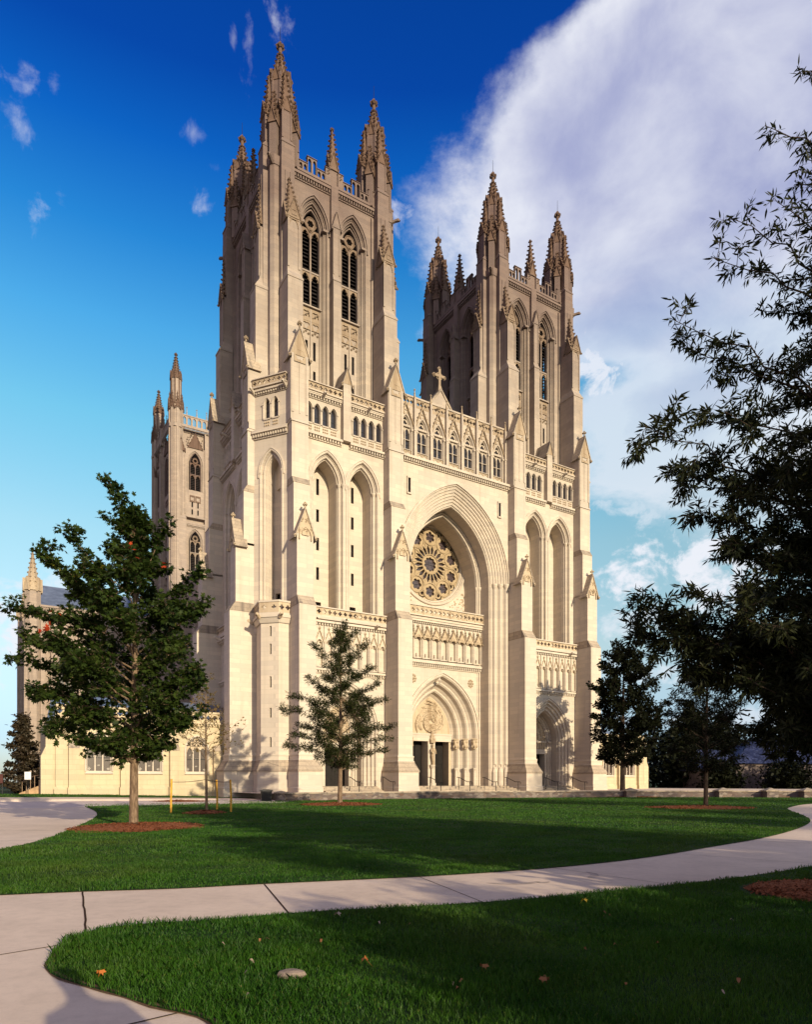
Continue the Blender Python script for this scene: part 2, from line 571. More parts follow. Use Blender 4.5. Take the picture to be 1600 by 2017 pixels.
def dentils(mb, fr, u0, u1, w0, w1, z0, z1, pitch=0.32, duty=0.5):
    n = max(1, int(round((u1 - u0) / pitch)))
    p = (u1 - u0) / n
    for i in range(n):
        mb.box(fr, u0 + i * p + p * (1 - duty) / 2, u0 + i * p + p * (1 + duty) / 2, w0, w1, z0, z1)


def cornice(mb, fr, u0, u1, w, z0, z1, proj=0.35):
    """corbel table: small blocks under a sloped string"""
    h = z1 - z0
    dentils(mb, fr, u0, u1, w - proj * 0.70, w + 0.02, z0 + h * 0.14, z0 + h * 0.50, 0.27, 0.52)
    mb.box(fr, u0, u1, w - proj * 0.30, w + 0.02, z0, z0 + h * 0.14)
    mb.taper(fr, (u0, u1, w - proj, w + 0.02), z0 + h * 0.50, (u0, u1, w - proj * 0.9, w + 0.02), z0 + h * 0.85)
    mb.taper(fr, (u0, u1, w - proj * 0.9, w + 0.02), z0 + h * 0.85, (u0, u1, w - 0.03, w + 0.02), z1)


def gargoyle(mb, fr, u, w, z, l=0.8, s=0.16):
    mb.tube([fr.p(u, w, z - 0.1), fr.p(u, w - l * 0.5, z + 0.05), fr.p(u, w - l * 0.85, z + 0.1), fr.p(u, w - l, z)], [s * 1.2, s, s * 1.15, s * 0.5], 6)


def balustrade_mesh(u0, u1, z0, z1, w, cell, pair=False, back=None):
    mb = MB(STONE)
    mb.box(CF, u0, u1, w - 0.10, w + 0.28, z0 - 0.02, z0 + 0.10)
    mb.taper(CF, (u0, u1, w - 0.12, w + 0.30), z1 - 0.12, (u0, u1, w - 0.06, w + 0.24), z1)
    n = max(2, int(round((u1 - u0) / cell)))
    p = (u1 - u0) / n
    mb.use(CARVED)
    for i in range(n):
        a = u0 + i * p
        mb.foil_cell(CF, a, a + p, z0 + 0.10, z1 - 0.12, w, 0.16, 4, 0.56, 0.40, min(p, z1 - z0 - 0.22) * 0.5 * 0.84, 0, back)
    if pair:
        for i in range(0, n + 1, 2):
            mb.box(CF, u0 + i * p - 0.06, u0 + i * p + 0.06, w - 0.06, w + 0.2, z0 + 0.10, z1 - 0.12)
    return mb.mesh('balustrade')


# ---- tower tops ----------------------------------------------------------
def pinnacle_mesh():
    mb = MB(STONE)
    for k in range(4):
        a = k * math.pi / 2
        f = Fr((0, 0), (math.cos(a), math.sin(a)), (-math.sin(a), math.cos(a)))
        mb.box(f, -0.62, 0.62, -1.92, 0, 58.9, 60.2)
        mb.box(f, -0.66, 0.66, -1.97, 0, 60.15, 60.26)
        mb.taper(f, (-0.64, 0.64, -1.94, 0), 60.26, (-0.50, 0.50, -1.62, 0), 60.75)
        mb.box(f, -0.50, 0.50, -1.62, 0, 60.7, 63.5)
        for s in (-1, 1):
            mb.box(f, s * 0.42 - 0.08, s * 0.42 + 0.08, -1.68, -1.6, 60.8, 63.5)
        mb.use(CARVED)
        mb.gable(f, 0, 0.46, 63.4, 64.7, -1.68, -0.9, 0.06, 0.07, None, 4, 0.10)
        mb.octa(f.p(-0.62, -1.72, 63.3), 0.13)
        mb.octa(f.p(0.62, -1.72, 63.3), 0.13)
        for s in (-1, 1):
            g2 = Fr(f.p(0, -1.1, 0)[:2], f.I, (f.U[0] * -s, f.U[1] * -s))
            mb.gable(g2, 0, 0.42, 63.4, 64.6, -0.54, -0.2, 0.05, 0.07)
        c = f.p(0, -1.12, 0)[:2]
        mb.spire(c, 0.64, 63.4, 0.10, 67.4, 4, 8, 0.21, math.pi / 4 + a)
        mb.finial((c[0], c[1], 67.3), 0.16)
        mb.use(STONE)
        c = f.p(-1.02, -1.02, 0)[:2]
        mb.cone(c, 0.46, 58.9, 0.46, 62.3, 4, a)
        mb.use(CARVED)
        for q in range(4):
            b = a + math.pi / 4 + q * math.pi / 2
            g2 = Fr(c, (math.cos(b), math.sin(b)), (-math.sin(b), math.cos(b)))
            mb.gable(g2, 0, 0.32, 62.2, 63.3, -0.36, 0, 0.05, 0.06)
        mb.spire(c, 0.44, 62.3, 0.06, 65.3, 4, 7, 0.17, a)
        mb.use(STONE)
    mb.cone((0, 0), 1.02, 58.9, 0.98, 67.0, 8)
    for k in range(8):
        a = math.pi / 8 + k * math.pi / 4
        mb.cone((0.98 * math.cos(a), 0.98 * math.sin(a)), 0.13, 60.5, 0.13, 67.6, 5)
    mb.use(CARVED)
    for k in range(8):
        a = k * math.pi / 4
        f = Fr((0, 0), (math.cos(a), math.sin(a)), (-math.sin(a), math.cos(a)))
        mb.gable(f, 0, 0.33, 66.8, 68.1, -0.96, -0.3, 0.04, 0.06)
        b = a + math.pi / 8
        mb.octa((1.08 * math.cos(b), 1.08 * math.sin(b), 67.6), 0.16, 0.3)
    mb.spire((0, 0), 0.88, 66.9, 0.13, 70.2, 8, 7, 0.21)
    mb.cone((0, 0), 0.15, 70.1, 0.2, 70.55, 8)
    for k in range(6):
        a = k * math.pi / 3
        mb.octa((0.27 * math.cos(a), 0.27 * math.sin(a), 70.75), 0.21, 0.24)
    mb.octa((0, 0, 71.02), 0.26, 0.34)
    mb.use(IRON)
    mb.cone((0, 0), 0.025, 71.2, 0.015, 72.6, 5)
    return mb.mesh('pinnacle')


def slender_mesh():
    mb = MB(STONE)
    mb.box(CF, -0.40, 0.40, -0.40, 0.40, 57.6, 61.3)
    mb.box(CF, -0.45, 0.45, -0.45, 0.45, 58.85, 59.0)
    mb.use(CARVED)
    for k in range(4):
        a = k * math.pi / 2
        f = Fr((0, 0), (math.cos(a), math.sin(a)), (-math.sin(a), math.cos(a)))
        mb.gable(f, 0, 0.38, 60.9, 62.4, -0.44, 0, 0.06, 0.08)
        mb.octa(f.p(0.46, -0.46, 60.9), 0.16)
    mb.spire((0, 0), 0.50, 61.4, 0.09, 64.8, 4, 7, 0.21, math.pi / 4, 0.24)
    return mb.mesh('slender_pinnacle')


def parapet_mesh(L):
    """stepped openwork parapet between two corner pinnacles, centred on u = 0"""
    mb = MB(STONE)
    w, t = -1.25, 0.26
    h = L / 2 - 0.5

    def face(a, b, z0, z1, lights):
        if not lights:
            mb.box(CF, a, b, w, w + t, z0, z1)
        else:
            n = len(lights)
            p = (b - a) / n
            for i in range(n):
                uc = a + (i + 0.5) * p
                hw = p * 0.32
                R = rad(hw, hw * 1.4)
                zs = z1 - 0.12 - hw * 1.4
                for ww in (w, w + t):
                    mb.arch_wall(CF, a + i * p, a + (i + 1) * p, z0, z1, ww, uc, z0 + 0.06, zs, hw, R, 4)
                mb.arch_sweep(CF, uc, z0 + 0.06, zs, hw, R, [(0, w), (0, w + t)], 4)
            mb.box(CF, a, a + 0.03, w, w + t, z0, z1)
            mb.box(CF, b - 0.03, b, w, w + t, z0, z1)
        mb.taper(CF, (a - 0.04, b + 0.04, w - 0.08, w + t + 0.08), z1, (a, b, w + 0.04, w + t - 0.04), z1 + 0.16)
    mb.box(CF, -h, h, w - 0.05, w + t, 58.9, 59.12)
    for s in (-1, 1):
        e = [0.38, 1.05, 1.98, 3.08, 4.0, h] if s > 0 else None
        sc_ = L / 10.1294
        pts = [0.38, 0.95 * sc_, 1.85 * sc_, 2.85 * sc_, 3.72 * sc_, h]
        spec = [(0, 1, 60.62, 0), (1, 2, 60.02, 2), (2, 3, 60.75, 2), (3, 4, 60.02, 2), (4, 5, 60.62, 0)]
        for i, j, zt, nl in spec:
            a, b = pts[i], pts[j]
            if s < 0:
                a, b = -b, -a
            face(a, b, 59.12, zt - 0.16, [1] * nl)
            if nl == 0:
                mb.use(CARVED)
                for q in range(4):
                    mb.octa(CF.p((a + b) / 2 + 0.14 * (q % 2 - 0.5), w - 0.02, 59.9 + 0.14 * q), 0.09)
                mb.use(STONE)
    return mb.mesh('parapet')


def belfry_window_mesh(z_sill=47.25, z_tr=50.45, zs=54.55, hw=1.01, rise=1.95, name='belfry_window'):
    mb = MB(STONE)
    R = rad(hw, rise)
    lh = hw / 2 - 0.03
    w0, w1 = -0.30, -0.06
    zl = zs - 0.75                                     # springing of the two lights
    # outer frame and mullions
    mb.arch_sweep(CF, 0, z_sill, zs, hw, R, [(0, -0.42), (0.10, -0.42), (0.14, -0.25), (0.14, 0.0)], 8)
    mb.box(CF, -0.075, 0.075, w0, w1, z_sill, zl + 0.5)
    for zt, z1 in ((zl, None), (z_tr - 0.75, z_tr)):
        for s in (-1, 1):
            uc = s * (lh + 0.03)
            hh = lh - 0.05
            Rl = rad(hh, 0.72)
            mb.use(CARVED)
            top = z1 if z1 else zt + 0.84
            mb.arch_wall(CF, uc - lh, uc + lh, zt, top, w0 + 0.05, uc, zt, zt, hh, Rl, 6)
            mb.arch_sweep(CF, uc, zt, zt, hh, Rl, [(0, w0 + 0.05), (0.04, w0 + 0.05), (0.04, w1)], 6, False)
            for q in (-1, 1):                           # cusps
                mb.octa((uc + q * hh * 0.78, -0.16, zt + 0.22), 0.11)
                mb.octa((uc + q * hh * 0.50, -0.16, zt + 0.50), 0.09)
            mb.use(STONE)
    mb.box(CF, -hw + 0.1, hw - 0.1, w0 - 0.02, w1, z_tr, z_tr + 0.16)
    # foiled eye in the head
    mb.use(CARVED)
    zc = zs + 0.62
    P0, P1, P2 = [], [], []
    for i in range(33):
        t = 2 * math.pi * i / 32
        ri = 0.34 * (0.78 + 0.22 * abs(math.cos(3 * t)))
        P0.append((0.50 * math.cos(t), w0, zc + 0.56 * math.sin(t)))
        P1.append((ri * math.cos(t), w0, zc + ri * math.sin(t)))
        P2.append((ri * math.cos(t), w1, zc + ri * math.sin(t)))
    mb.grid([P0, P1, P2])
    mb.tube([(0.52 * math.cos(t), w0, zc + 0.60 * math.sin(t)) for t in [2 * math.pi * i / 16 for i in range(17)]], 0.06, 5)
    for s in (-1, 1):
        mb.tube([(s * 0.02, w0, zl + 0.5), (s * 0.45, w0, zs + 0.25), (s * 0.62, w0, zs + 0.55)], 0.055, 5)
    # louvres
    mb.use(LOUVRE)
    z = z_sill + 0.1
    k = 0
    while z < zs + rise * 0.55:
        half = hw - 0.14 if z < zs else (hw - 0.14) * max(0.15, 1 - (z - zs) / rise)
        tilt = 0.10 + (0.06 if k % 9 == 4 else 0)
        mb.hexa([(-half, 0.02, z), (half, 0.02, z), (half, 0.30, z + 0.20 + tilt), (-half, 0.30, z + 0.20 + tilt)],
                [(-half, 0.02, z + 0.035), (half, 0.02, z + 0.035), (half, 0.30, z + 0.235 + tilt), (-half, 0.30, z + 0.235 + tilt)])
        z += 0.36
        k += 1
    mb.use(VOID)
    mb.arch_fill(CF, 0, z_sill, zs, hw, R, 0.42, 6)
    return mb.mesh(name)


def upper_buttress_mesh(bw):
    mb = MB(STONE)
    mb.box(CF, -0.73, 0.73, bw, -1.3, 36.0, 46.9)
    mb.box(CF, -0.78, 0.78, bw - 0.05, -1.3, 46.85, 47.0)
    mb.taper(CF, (-0.76, 0.76, bw - 0.03, -1.3), 47.0, (-0.60, 0.60, bw + 0.42, -1.3), 47.75)
    mb.box(CF, -0.60, 0.60, bw + 0.42, -1.3, 47.7, 52.6)
    for s in (-1, 1):
        mb.box(CF, s * 0.52 - 0.08, s * 0.52 + 0.08, bw + 0.34, bw + 0.5, 48.0, 52.6)
    mb.use(CARVED)
    mb.arch_wall(CF, -0.46, 0.46, 51.7, 53.0, bw + 0.36, 0, 51.7, 51.7, 0.40, rad(0.40, 0.75), 5)
    mb.gable(CF, 0, 0.60, 52.5, 54.2, bw + 0.30, -2.2, 0.06, 0.08, None, 5, 0.11)
    mb.foil_cell(CF, -0.26, 0.26, 52.7, 53.25, bw + 0.26, 0.08, 3, 0.5, 0.5, 0.22, 0.5, CARVED, 16)
    for s in (-1, 1):
        f = Fr((0, (bw + 0.42 - 1.9) / 2), (0, 1), (-s, 0))
        h = (abs(bw + 0.42 + 1.9)) / 2
        if h > 0.2:
            mb.gable(f, 0, min(h, 0.55), 52.5, 54.1, -0.68, 0.0, 0.06, 0.08)
        mb.octa((s * 0.74, bw + 0.24, 52.35), 0.16)
    ym = min(-2.0, bw + 0.42 + 0.55)
    q = lambda t: (-0.56 + 0.50 * t, 0.56 - 0.50 * t, (bw + 0.46) * (1 - t) + (-2.02) * t, -1.8)
    mb.taper(CF, q(0), 52.9, q(0.96), 56.6)
    for i in range(8):
        t = (i + 0.3) / 8
        a = q(t)
        for u in (a[0], a[1]):
            mb.octa((u * 1.1, a[2] - 0.06, 52.9 + 3.85 * t), 0.18 * (1 - 0.3 * t))
    mb.finial((0, -2.02, 56.8), 0.18)
    return mb.mesh('buttress')


def upper_face(mb, fr, L):
    sc_ = L / W
    hw, rise, zs, zb = 1.55, 2.75, 54.55, 37.0
    R = rad(hw, rise)
    prof = rolls(0, -1.0, 2, 0.27, 0.30, 0.085) + [(0.56, -0.30)]
    for s in (-1, 1):
        uc = L / 2 + s * 2.1 * sc_
        a, b = (0.0, L / 2) if s < 0 else (L / 2, L)
        mb.use(STONE)
        mb.arch_wall(fr, a, b, 36.0, 58.95, -1.0, uc, zb, zs, hw, R)
        mb.arch_sweep(fr, uc, zb, zs, hw, R, prof)
        mb.arch_sweep(fr, uc, zs - 0.5, zs, hw, R, [(-0.15, -1.0), (-0.15, -1.13), (-0.02, -1.15), (0.0, -1.0)])
        mb.arch_sweep(fr, uc, zb, zs, hw, R, [(-0.42, -1.0), (-0.42, -1.07), (-0.32, -1.10), (-0.26, -1.0)], 9, True) if False else None
        for q in (-1, 1):
            mb.box(fr, uc + q * 1.28 - 0.32, uc + q * 1.28 + 0.32, -1.10, -0.36, zs - 0.16, zs + 0.05)
        holes = [(uc - 0.55, uc - 0.28, 42.1, 43.9), (uc + 0.28, uc + 0.55, 42.1, 43.9), (uc + 0.28, uc + 0.55, 39.4, 41.1)]
        mb.holed(fr, uc - 1.01, uc + 1.01, zb, 47.05, -0.28, holes, 0.3)
        for du in (-0.95, 0.0, 0.95):
            mb.box(fr, uc + du - 0.06, uc + du + 0.06, -0.40, -0.27, zb, 47.0)
        mb.taper(fr, (uc - 1.06, uc + 1.06, -0.62, -0.2), 46.98, (uc - 1.02, uc + 1.02, -0.40, -0.2), 47.28)
        mb.use(CARVED)
        for du in (-0.475, 0.475):
            mb.foil_cell(fr, uc + du - 0.41, uc + du + 0.41, 45.7, 46.95, -0.40, 0.12, 4, 0.5, 0.5, 0.40, 0.78, CARVED, 16)
            mb.foil_cell(fr, uc + du - 0.41, uc + du + 0.41, 44.9, 45.7, -0.38, 0.12, 3, 0.5, 0.5, 0.36, 0.5, CARVED, 16)
            for q in (-0.26, 0, 0.26):
                mb.octa(fr.p(uc + du + q, -0.34, 44.75 - 0.2 * (abs(q) > 0.1)), 0.13)
                mb.octa(fr.p(uc + du + q, -0.40, 46.3 + q * 0.8), 0.12)
        mb.use(STONE)
    # middle pilaster
    m = L / 2
    mb.box(fr, m - 0.41, m + 0.41, -1.85, -0.9, 36.0, 49.6)
    mb.box(fr, m - 0.45, m + 0.45, -1.9, -0.9, 49.5, 49.62)
    mb.taper(fr, (m - 0.43, m + 0.43, -1.87, -0.9), 49.62, (m - 0.38, m + 0.38, -1.68, -0.9), 50.0)
    mb.box(fr, m - 0.38, m + 0.38, -1.68, -0.9, 50.0, 54.9)
    mb.box(fr, m + 0.22, m + 0.36, -1.74, -1.6, 50.2, 54.6)
    mb.box(fr, m - 0.36, m - 0.22, -1.74, -1.6, 50.2, 54.6)
    mb.gable(fr, m, 0.40, 54.7, 56.2, -1.74, -1.2, 0.08, 0.08)
    mb.octa(fr.p(m - 0.50, -1.78, 54.6), 0.13)
    mb.octa(fr.p(m + 0.50, -1.78, 54.6), 0.13)
    mb.box(fr, m - 0.375, m + 0.375, -1.32, -0.9, 54.9, 58.9)
    # buttress arms of the corner turrets and strips beside them
    for a, s in ((0.0, 1), (L, -1)):
        mb.box(fr, a - 0.65, a + 0.65, -1.93, -0.4, 36.0, 58.9)
        mb.box(fr, a + s * 0.80 - 0.13, a + s * 0.80 + 0.13, -1.18, -0.95, 36.0, 57.9)
        mb.box(fr, a - 0.30, a - 0.18, -1.99, -1.9, 50.5, 57.6)
        mb.box(fr, a + 0.18, a + 0.30, -1.99, -1.9, 50.5, 57.6)
    # corbel table and string under the parapet
    cornice(mb, fr, 0.62, m - 0.4, -1.0, 58.15, 58.95, 0.32)
    cornice(mb, fr, m + 0.4, L - 0.62, -1.0, 58.15, 58.95, 0.32)


def tower_shell():
    mb = MB(STONE)
    for fr, L in TOWER_FACES:
        upper_face(mb, fr, L)
    for cx, cy in ((0, 0), (W, 0), (0, WS), (W, WS)):
        sx, sy = (-1 if cx == 0 else 1), (-1 if cy == 0 else 1)
        mb.cone((cx + sx * 0.95, cy + sy * 0.95), 0.55, 36.0, 0.55, 58.2, 8)
        mb.cone((cx + sx * 0.95, cy + sy * 0.95), 0.62, 58.1, 0.70, 58.9, 8)
        mb.cone((cx, cy), 1.25, 36.0, 1.25, 58.9, 8)
        d = Fr((cx + sx * 0.95, cy + sy * 0.95), (0.707 * -sx, 0.707 * sy), (-0.707 * sx, -0.707 * sy))
        gargoyle(mb, d, 0, -0.3, 58.3, 1.1, 0.17)
    mb.prism_z([(-0.9, -0.9), (W + 0.9, -0.9), (W + 0.9, WS + 0.9), (-0.9, WS + 0.9)], 58.7, 58.92)
    return mb


TOWER_FACES = [(Fr((0, 0), (1, 0), (0, 1)), W), (Fr((0, 0), (0, 1), (1, 0)), WS),
               (Fr((0, WS), (1, 0), (0, -1)), W), (Fr((W, 0), (0, 1), (-1, 0)), WS)]
FACE_RZ = [0.0, -math.pi / 2, math.pi, math.pi / 2]


# ---- lower stages --------------------------------------------------------
def lower_buttress_mesh(dw=0.0):
    mb = MB(STONE)
    b = -3.2 + dw
    y = lambda w: w + dw
    mb.box(CF, -1.18, 1.18, y(-6.88), b, -0.2, 0.98)
    mb.taper(CF, (-1.18, 1.18, y(-6.88), b), 0.98, (-1.12, 1.12, y(-6.80), b), 1.08)
    mb.box(CF, -1.12, 1.12, y(-6.80), b, 1.08, 2.45)
    mb.use(ROOFSTONE)
    mb.box(CF, -1.18, 1.18, y(-6.86), b, 2.42, 2.60)
    mb.taper(CF, (-1.15, 1.15, y(-6.83), b), 2.60, (-0.90, 0.90, y(-6.34), b), 3.42)
    mb.use(STONE)
    mb.taper(CF, (-0.93, 0.93, y(-6.36), b), 3.42, (-0.90, 0.90, y(-6.30), b), 3.50)
    mb.box(CF, -0.86, 0.86, y(-6.28), b, 3.50, 3.82)
    mb.box(CF, -0.90, 0.90, y(-6.31), b, 3.82, 3.94)
    mb.taper(CF, (-0.84, 0.84, y(-6.26), b), 3.94, (-0.80, 0.80, y(-6.20), b), 4.06)
    mb.box(CF, -0.80, 0.80, y(-6.20), b, 4.06, 16.9)
    mb.use(ROOFSTONE)
    mb.taper(CF, (-0.82, 0.82, y(-6.22), b), 16.9, (-0.78, 0.78, y(-5.66), b), 17.75)
    mb.use(STONE)
    mb.box(CF, -0.77, 0.77, y(-5.65), b, 17.7, 23.2)
    mb.use(CARVED)
    mb.gable(CF, 0, 0.80, 23.1, 25.3, y(-5.68), y(-4.6), 0.16, 0.12, ROOFSTONE)
    mb.arch_sweep(CF, 0, 22.6, 22.9, 0.62, rad(0.62, 0.9), [(0, y(-5.68)), (0, y(-5.80)), (0.10, y(-5.80)), (0.12, y(-5.68))], 6)
    mb.foil_cell(CF, -0.33, 0.33, 23.0, 23.7, y(-5.75), 0.07, 3, 0.5, 0.5, 0.28, 0.5, CARVED, 16)
    for q in range(22):
        u = rnd.uniform(-0.6, 0.6)
        mb.octa((u, y(-5.70), 23.2 + rnd.random() * (1.9 * (1 - abs(u) / 0.8))), 0.10)
    for s in (-1, 1):
        mb.octa((s * 1.0, y(-5.78), 22.85), 0.15)
    mb.finial((0, y(-5.62), 25.72), 0.24)
    mb.use(STONE)
    mb.box(CF, -0.77, 0.77, y(-4.90), b, 23.0, 27.85)
    mb.use(ROOFSTONE)
    mb.taper(CF, (-0.81, 0.81, y(-4.94), b), 27.85, (-0.80, 0.80, y(-4.58), b), 28.45)
    mb.use(STONE)
    e = -1.0 + dw * 0.9
    mb.box(CF, -0.80, 0.80, y(-4.55), e, 28.4, 33.35)
    mb.taper(CF, (-0.88, 0.88, y(-4.64), e), 33.35, (-0.80, 0.80, y(-4.50), e), 33.6)
    mb.box(CF, -0.785, 0.785, y(-4.45), e, 33.6, 39.5)
    for s in (-1, 1):
        mb.box(CF, s * 0.68 - 0.11, s * 0.68 + 0.11, y(-4.52), y(-4.4), 34.2, 39.4)
    mb.box(CF, -0.06, 0.06, y(-4.50), y(-4.4), 34.2, 38.6)
    mb.use(CARVED)
    mb.foil_cell(CF, -0.55, 0.55, 38.7, 40.0, y(-4.53), 0.10, 6, 0.6, 0.42, 0.46, 0, CARVED, 24)
    mb.gable(CF, 0, 0.84, 39.3, 41.7, y(-4.51), y(-3.3), 0.12, 0.12, ROOFSTONE)
    for s in (-1, 1):
        mb.octa((s * 1.0, y(-4.6), 39.1), 0.17)
        f = Fr((0, y(-4.0)), (0, 1), (-s, 0))
        mb.use(STONE).box(f, -0.45, 0.7, -0.86, -0.7, 33.6, 38.9)
        mb.use(CARVED)
    mb.finial((0, y(-4.42), 42.2), 0.26)
    return mb.mesh('buttress')


def gallery_window_mesh():
    """one light of the tower gallery, sill at z = 34.3"""
    mb = MB(STONE)
    hw, zs = 0.36, 35.62
    R = rad(hw, 0.62)
    mb.arch_sweep(CF, 0, 34.32, zs, hw, R, [(-0.03, -3.40), (-0.03, -3.50), (0.04, -3.50), (0.06, -3.40), (0.09, -3.34), (0.09, -3.12)], 6)
    for s in (-1, 1):
        mb.cone((s * 0.40, -3.46), 0.055, 34.3, 0.055, zs - 0.05, 6)
        mb.box(CF, s * 0.40 - 0.09, s * 0.40 + 0.09, -3.55, -3.38, zs - 0.06, zs + 0.06)
    mb.box(CF, -0.34, 0.34, -3.48, -3.1, 34.22, 34.34)
    mb.use(CARVED)
    for q in range(6):
        mb.octa((-0.2 + 0.2 * (q % 3), -3.42, 33.75 + 0.25 * (q // 3)), 0.11)
    mb.use(GLASS)
    mb.arch_fill(CF, 0, 34.3, zs, hw - 0.08, R - 0.08, -3.14, 5)
    mb.use(IRON)
    mb.box(CF, -0.27, 0.27, -3.17, -3.145, 35.0, 35.03)
    return mb.mesh('gallery_window')


GALLERY_U = [1.40 + 0.83 * i for i in range(4)]


def gallery_wall(mb, fr, us, u0, u1, w):
    hw, zs = 0.34, 35.62
    R = rad(hw, 0.60)
    e = [u0] + [(a + b) / 2 for a, b in zip(us, us[1:])] + [u1]
    for i, uc in enumerate(us):
        mb.arch_wall(fr, e[i], e[i + 1], 33.3, 37.1, w, uc, 34.3, zs, hw, R, 5)


def bay_arches(mb, fr, L, dw, slits=True):
    """the pair of tall moulded recesses over the balcony"""
    zs, zb, hw = 29.3, 16.6, 1.82
    R = rad(hw, 2.8)
    w = -3.5 + dw
    prof = rolls(0.0, w, 2, 0.31, 0.30, 0.11) + [(0.64, w + 0.72), (0.66, w + 2.1)]
    for s in (-1, 1):
        uc = L / 2 + s * 1.86 * (L / W)
        a, b = (0.75, L / 2) if s < 0 else (L / 2, L - 0.75)
        mb.arch_wall(fr, a, b, zb, 33.3, w, uc, zb, zs, hw, R, 10)
        mb.arch_sweep(fr, uc, zb, zs, hw, R, prof, 10)
        mb.arch_sweep(fr, uc, zs - 0.4, zs, hw, R, [(-0.10, w), (-0.10, w - 0.10), (0.0, w - 0.12), (0.02, w)], 10)
        for q in (-1, 1):
            for d, ww in ((0.13, w - 0.02), (0.44, w + 0.26)):
                u = uc + q * (hw - d)
                c = fr.p(u, ww + 0.06, 0)[:2]
                mb.cone(c, 0.14, zb, 0.13, zs - 0.25, 8)
                mb.cone(c, 0.13, zs - 0.25, 0.22, zs - 0.02, 8)
                mb.cone(c, 0.22, zs - 0.02, 0.22, zs + 0.08, 8)
                mb.cone(c, 0.24, zb + 0.6, 0.15, zb + 0.95, 8)
                mb.cone(c, 0.24, zb, 0.24, zb + 0.6, 8)
        k = hw - 0.66
        hs = [(uc - 0.15, uc + 0.15, z0, z1) for z0, z1 in ((28.75, 30.3), (26.2, 27.4), (23.5, 24.7), (20.7, 21.9))] if slits else []
        hs.append((uc - 0.35, uc + 0.35, 16.6, 18.6))
        mb.holed(fr, uc - k - 0.02, uc + k + 0.02, zb, 32.0, w + 2.1, hs, 0.3)


def lower_face(mb, fr, L, dw, portal):
    w = -3.7 + dw
    if portal:
        mb.arch_wall(fr, 0.75, L - 0.75, 0.0, 16.3, w, L / 2, 0.0, 6.25, 3.4, rad(3.4, 4.75), 12)
    else:
        mb.holed(fr, 0.75, L - 0.75, 0.0, 16.3, w, [(L / 2 - 0.14, L / 2 + 0.14, z, z + 1.1) for z in (9.0, 13.0)], 0.3)
    cornice(mb, fr, 0.75, L - 0.75, w, 15.75, 16.35, 0.42)
    mb.box(fr, 0.75, L - 0.75, w - 0.45, w + 2.4, 16.35, 16.6)
    gargoyle(mb, fr, L - 2.1, w - 0.3, 16.2, 0.8, 0.15)
    gargoyle(mb, fr, 1.6, w - 0.3, 16.2, 0.8, 0.15)
    cornice(mb, fr, 0.75, L - 0.75, w, 11.45, 12.0, 0.30)
    # wall behind the gallery, floor slab
    bay_arches(mb, fr, L, dw)
    m = L / 2
    gallery_wall(mb, fr, [u * L / W for u in GALLERY_U], 0.75, m - 0.39, -3.4 + dw)
    gallery_wall(mb, fr, [L - u * L / W for u in GALLERY_U[::-1]], m + 0.39, L - 0.75, -3.4 + dw)
    for a, b in ((0.75, m - 0.4), (m + 0.4, L - 0.75)):
        cornice(mb, fr, a, b, -3.5 + dw, 32.80, 33.45, 0.38)
        cornice(mb, fr, a, b, -3.4 + dw, 36.55, 37.1, 0.30)
        gargoyle(mb, fr, (a + b) / 2, -3.6 + dw, 36.9, 0.7, 0.13)
    mb.box(fr, 0.75, L - 0.75, -3.72 + dw, -0.9, 36.95, 37.12)
    # gallery buttress with its little roof
    mb.box(fr, m - 0.40, m + 0.40, -3.96 + dw, -1.2, 33.3, 38.7)
    mb.use(CARVED)
    mb.gable(fr, m, 0.42, 38.6, 40.0, -3.98 + dw, -1.2, 0.10, 0.10, ROOFSTONE)
    for s in (-1, 1):
        mb.octa(fr.p(m + s * 0.55, -4.05 + dw, 38.5), 0.14)
    mb.use(STONE)


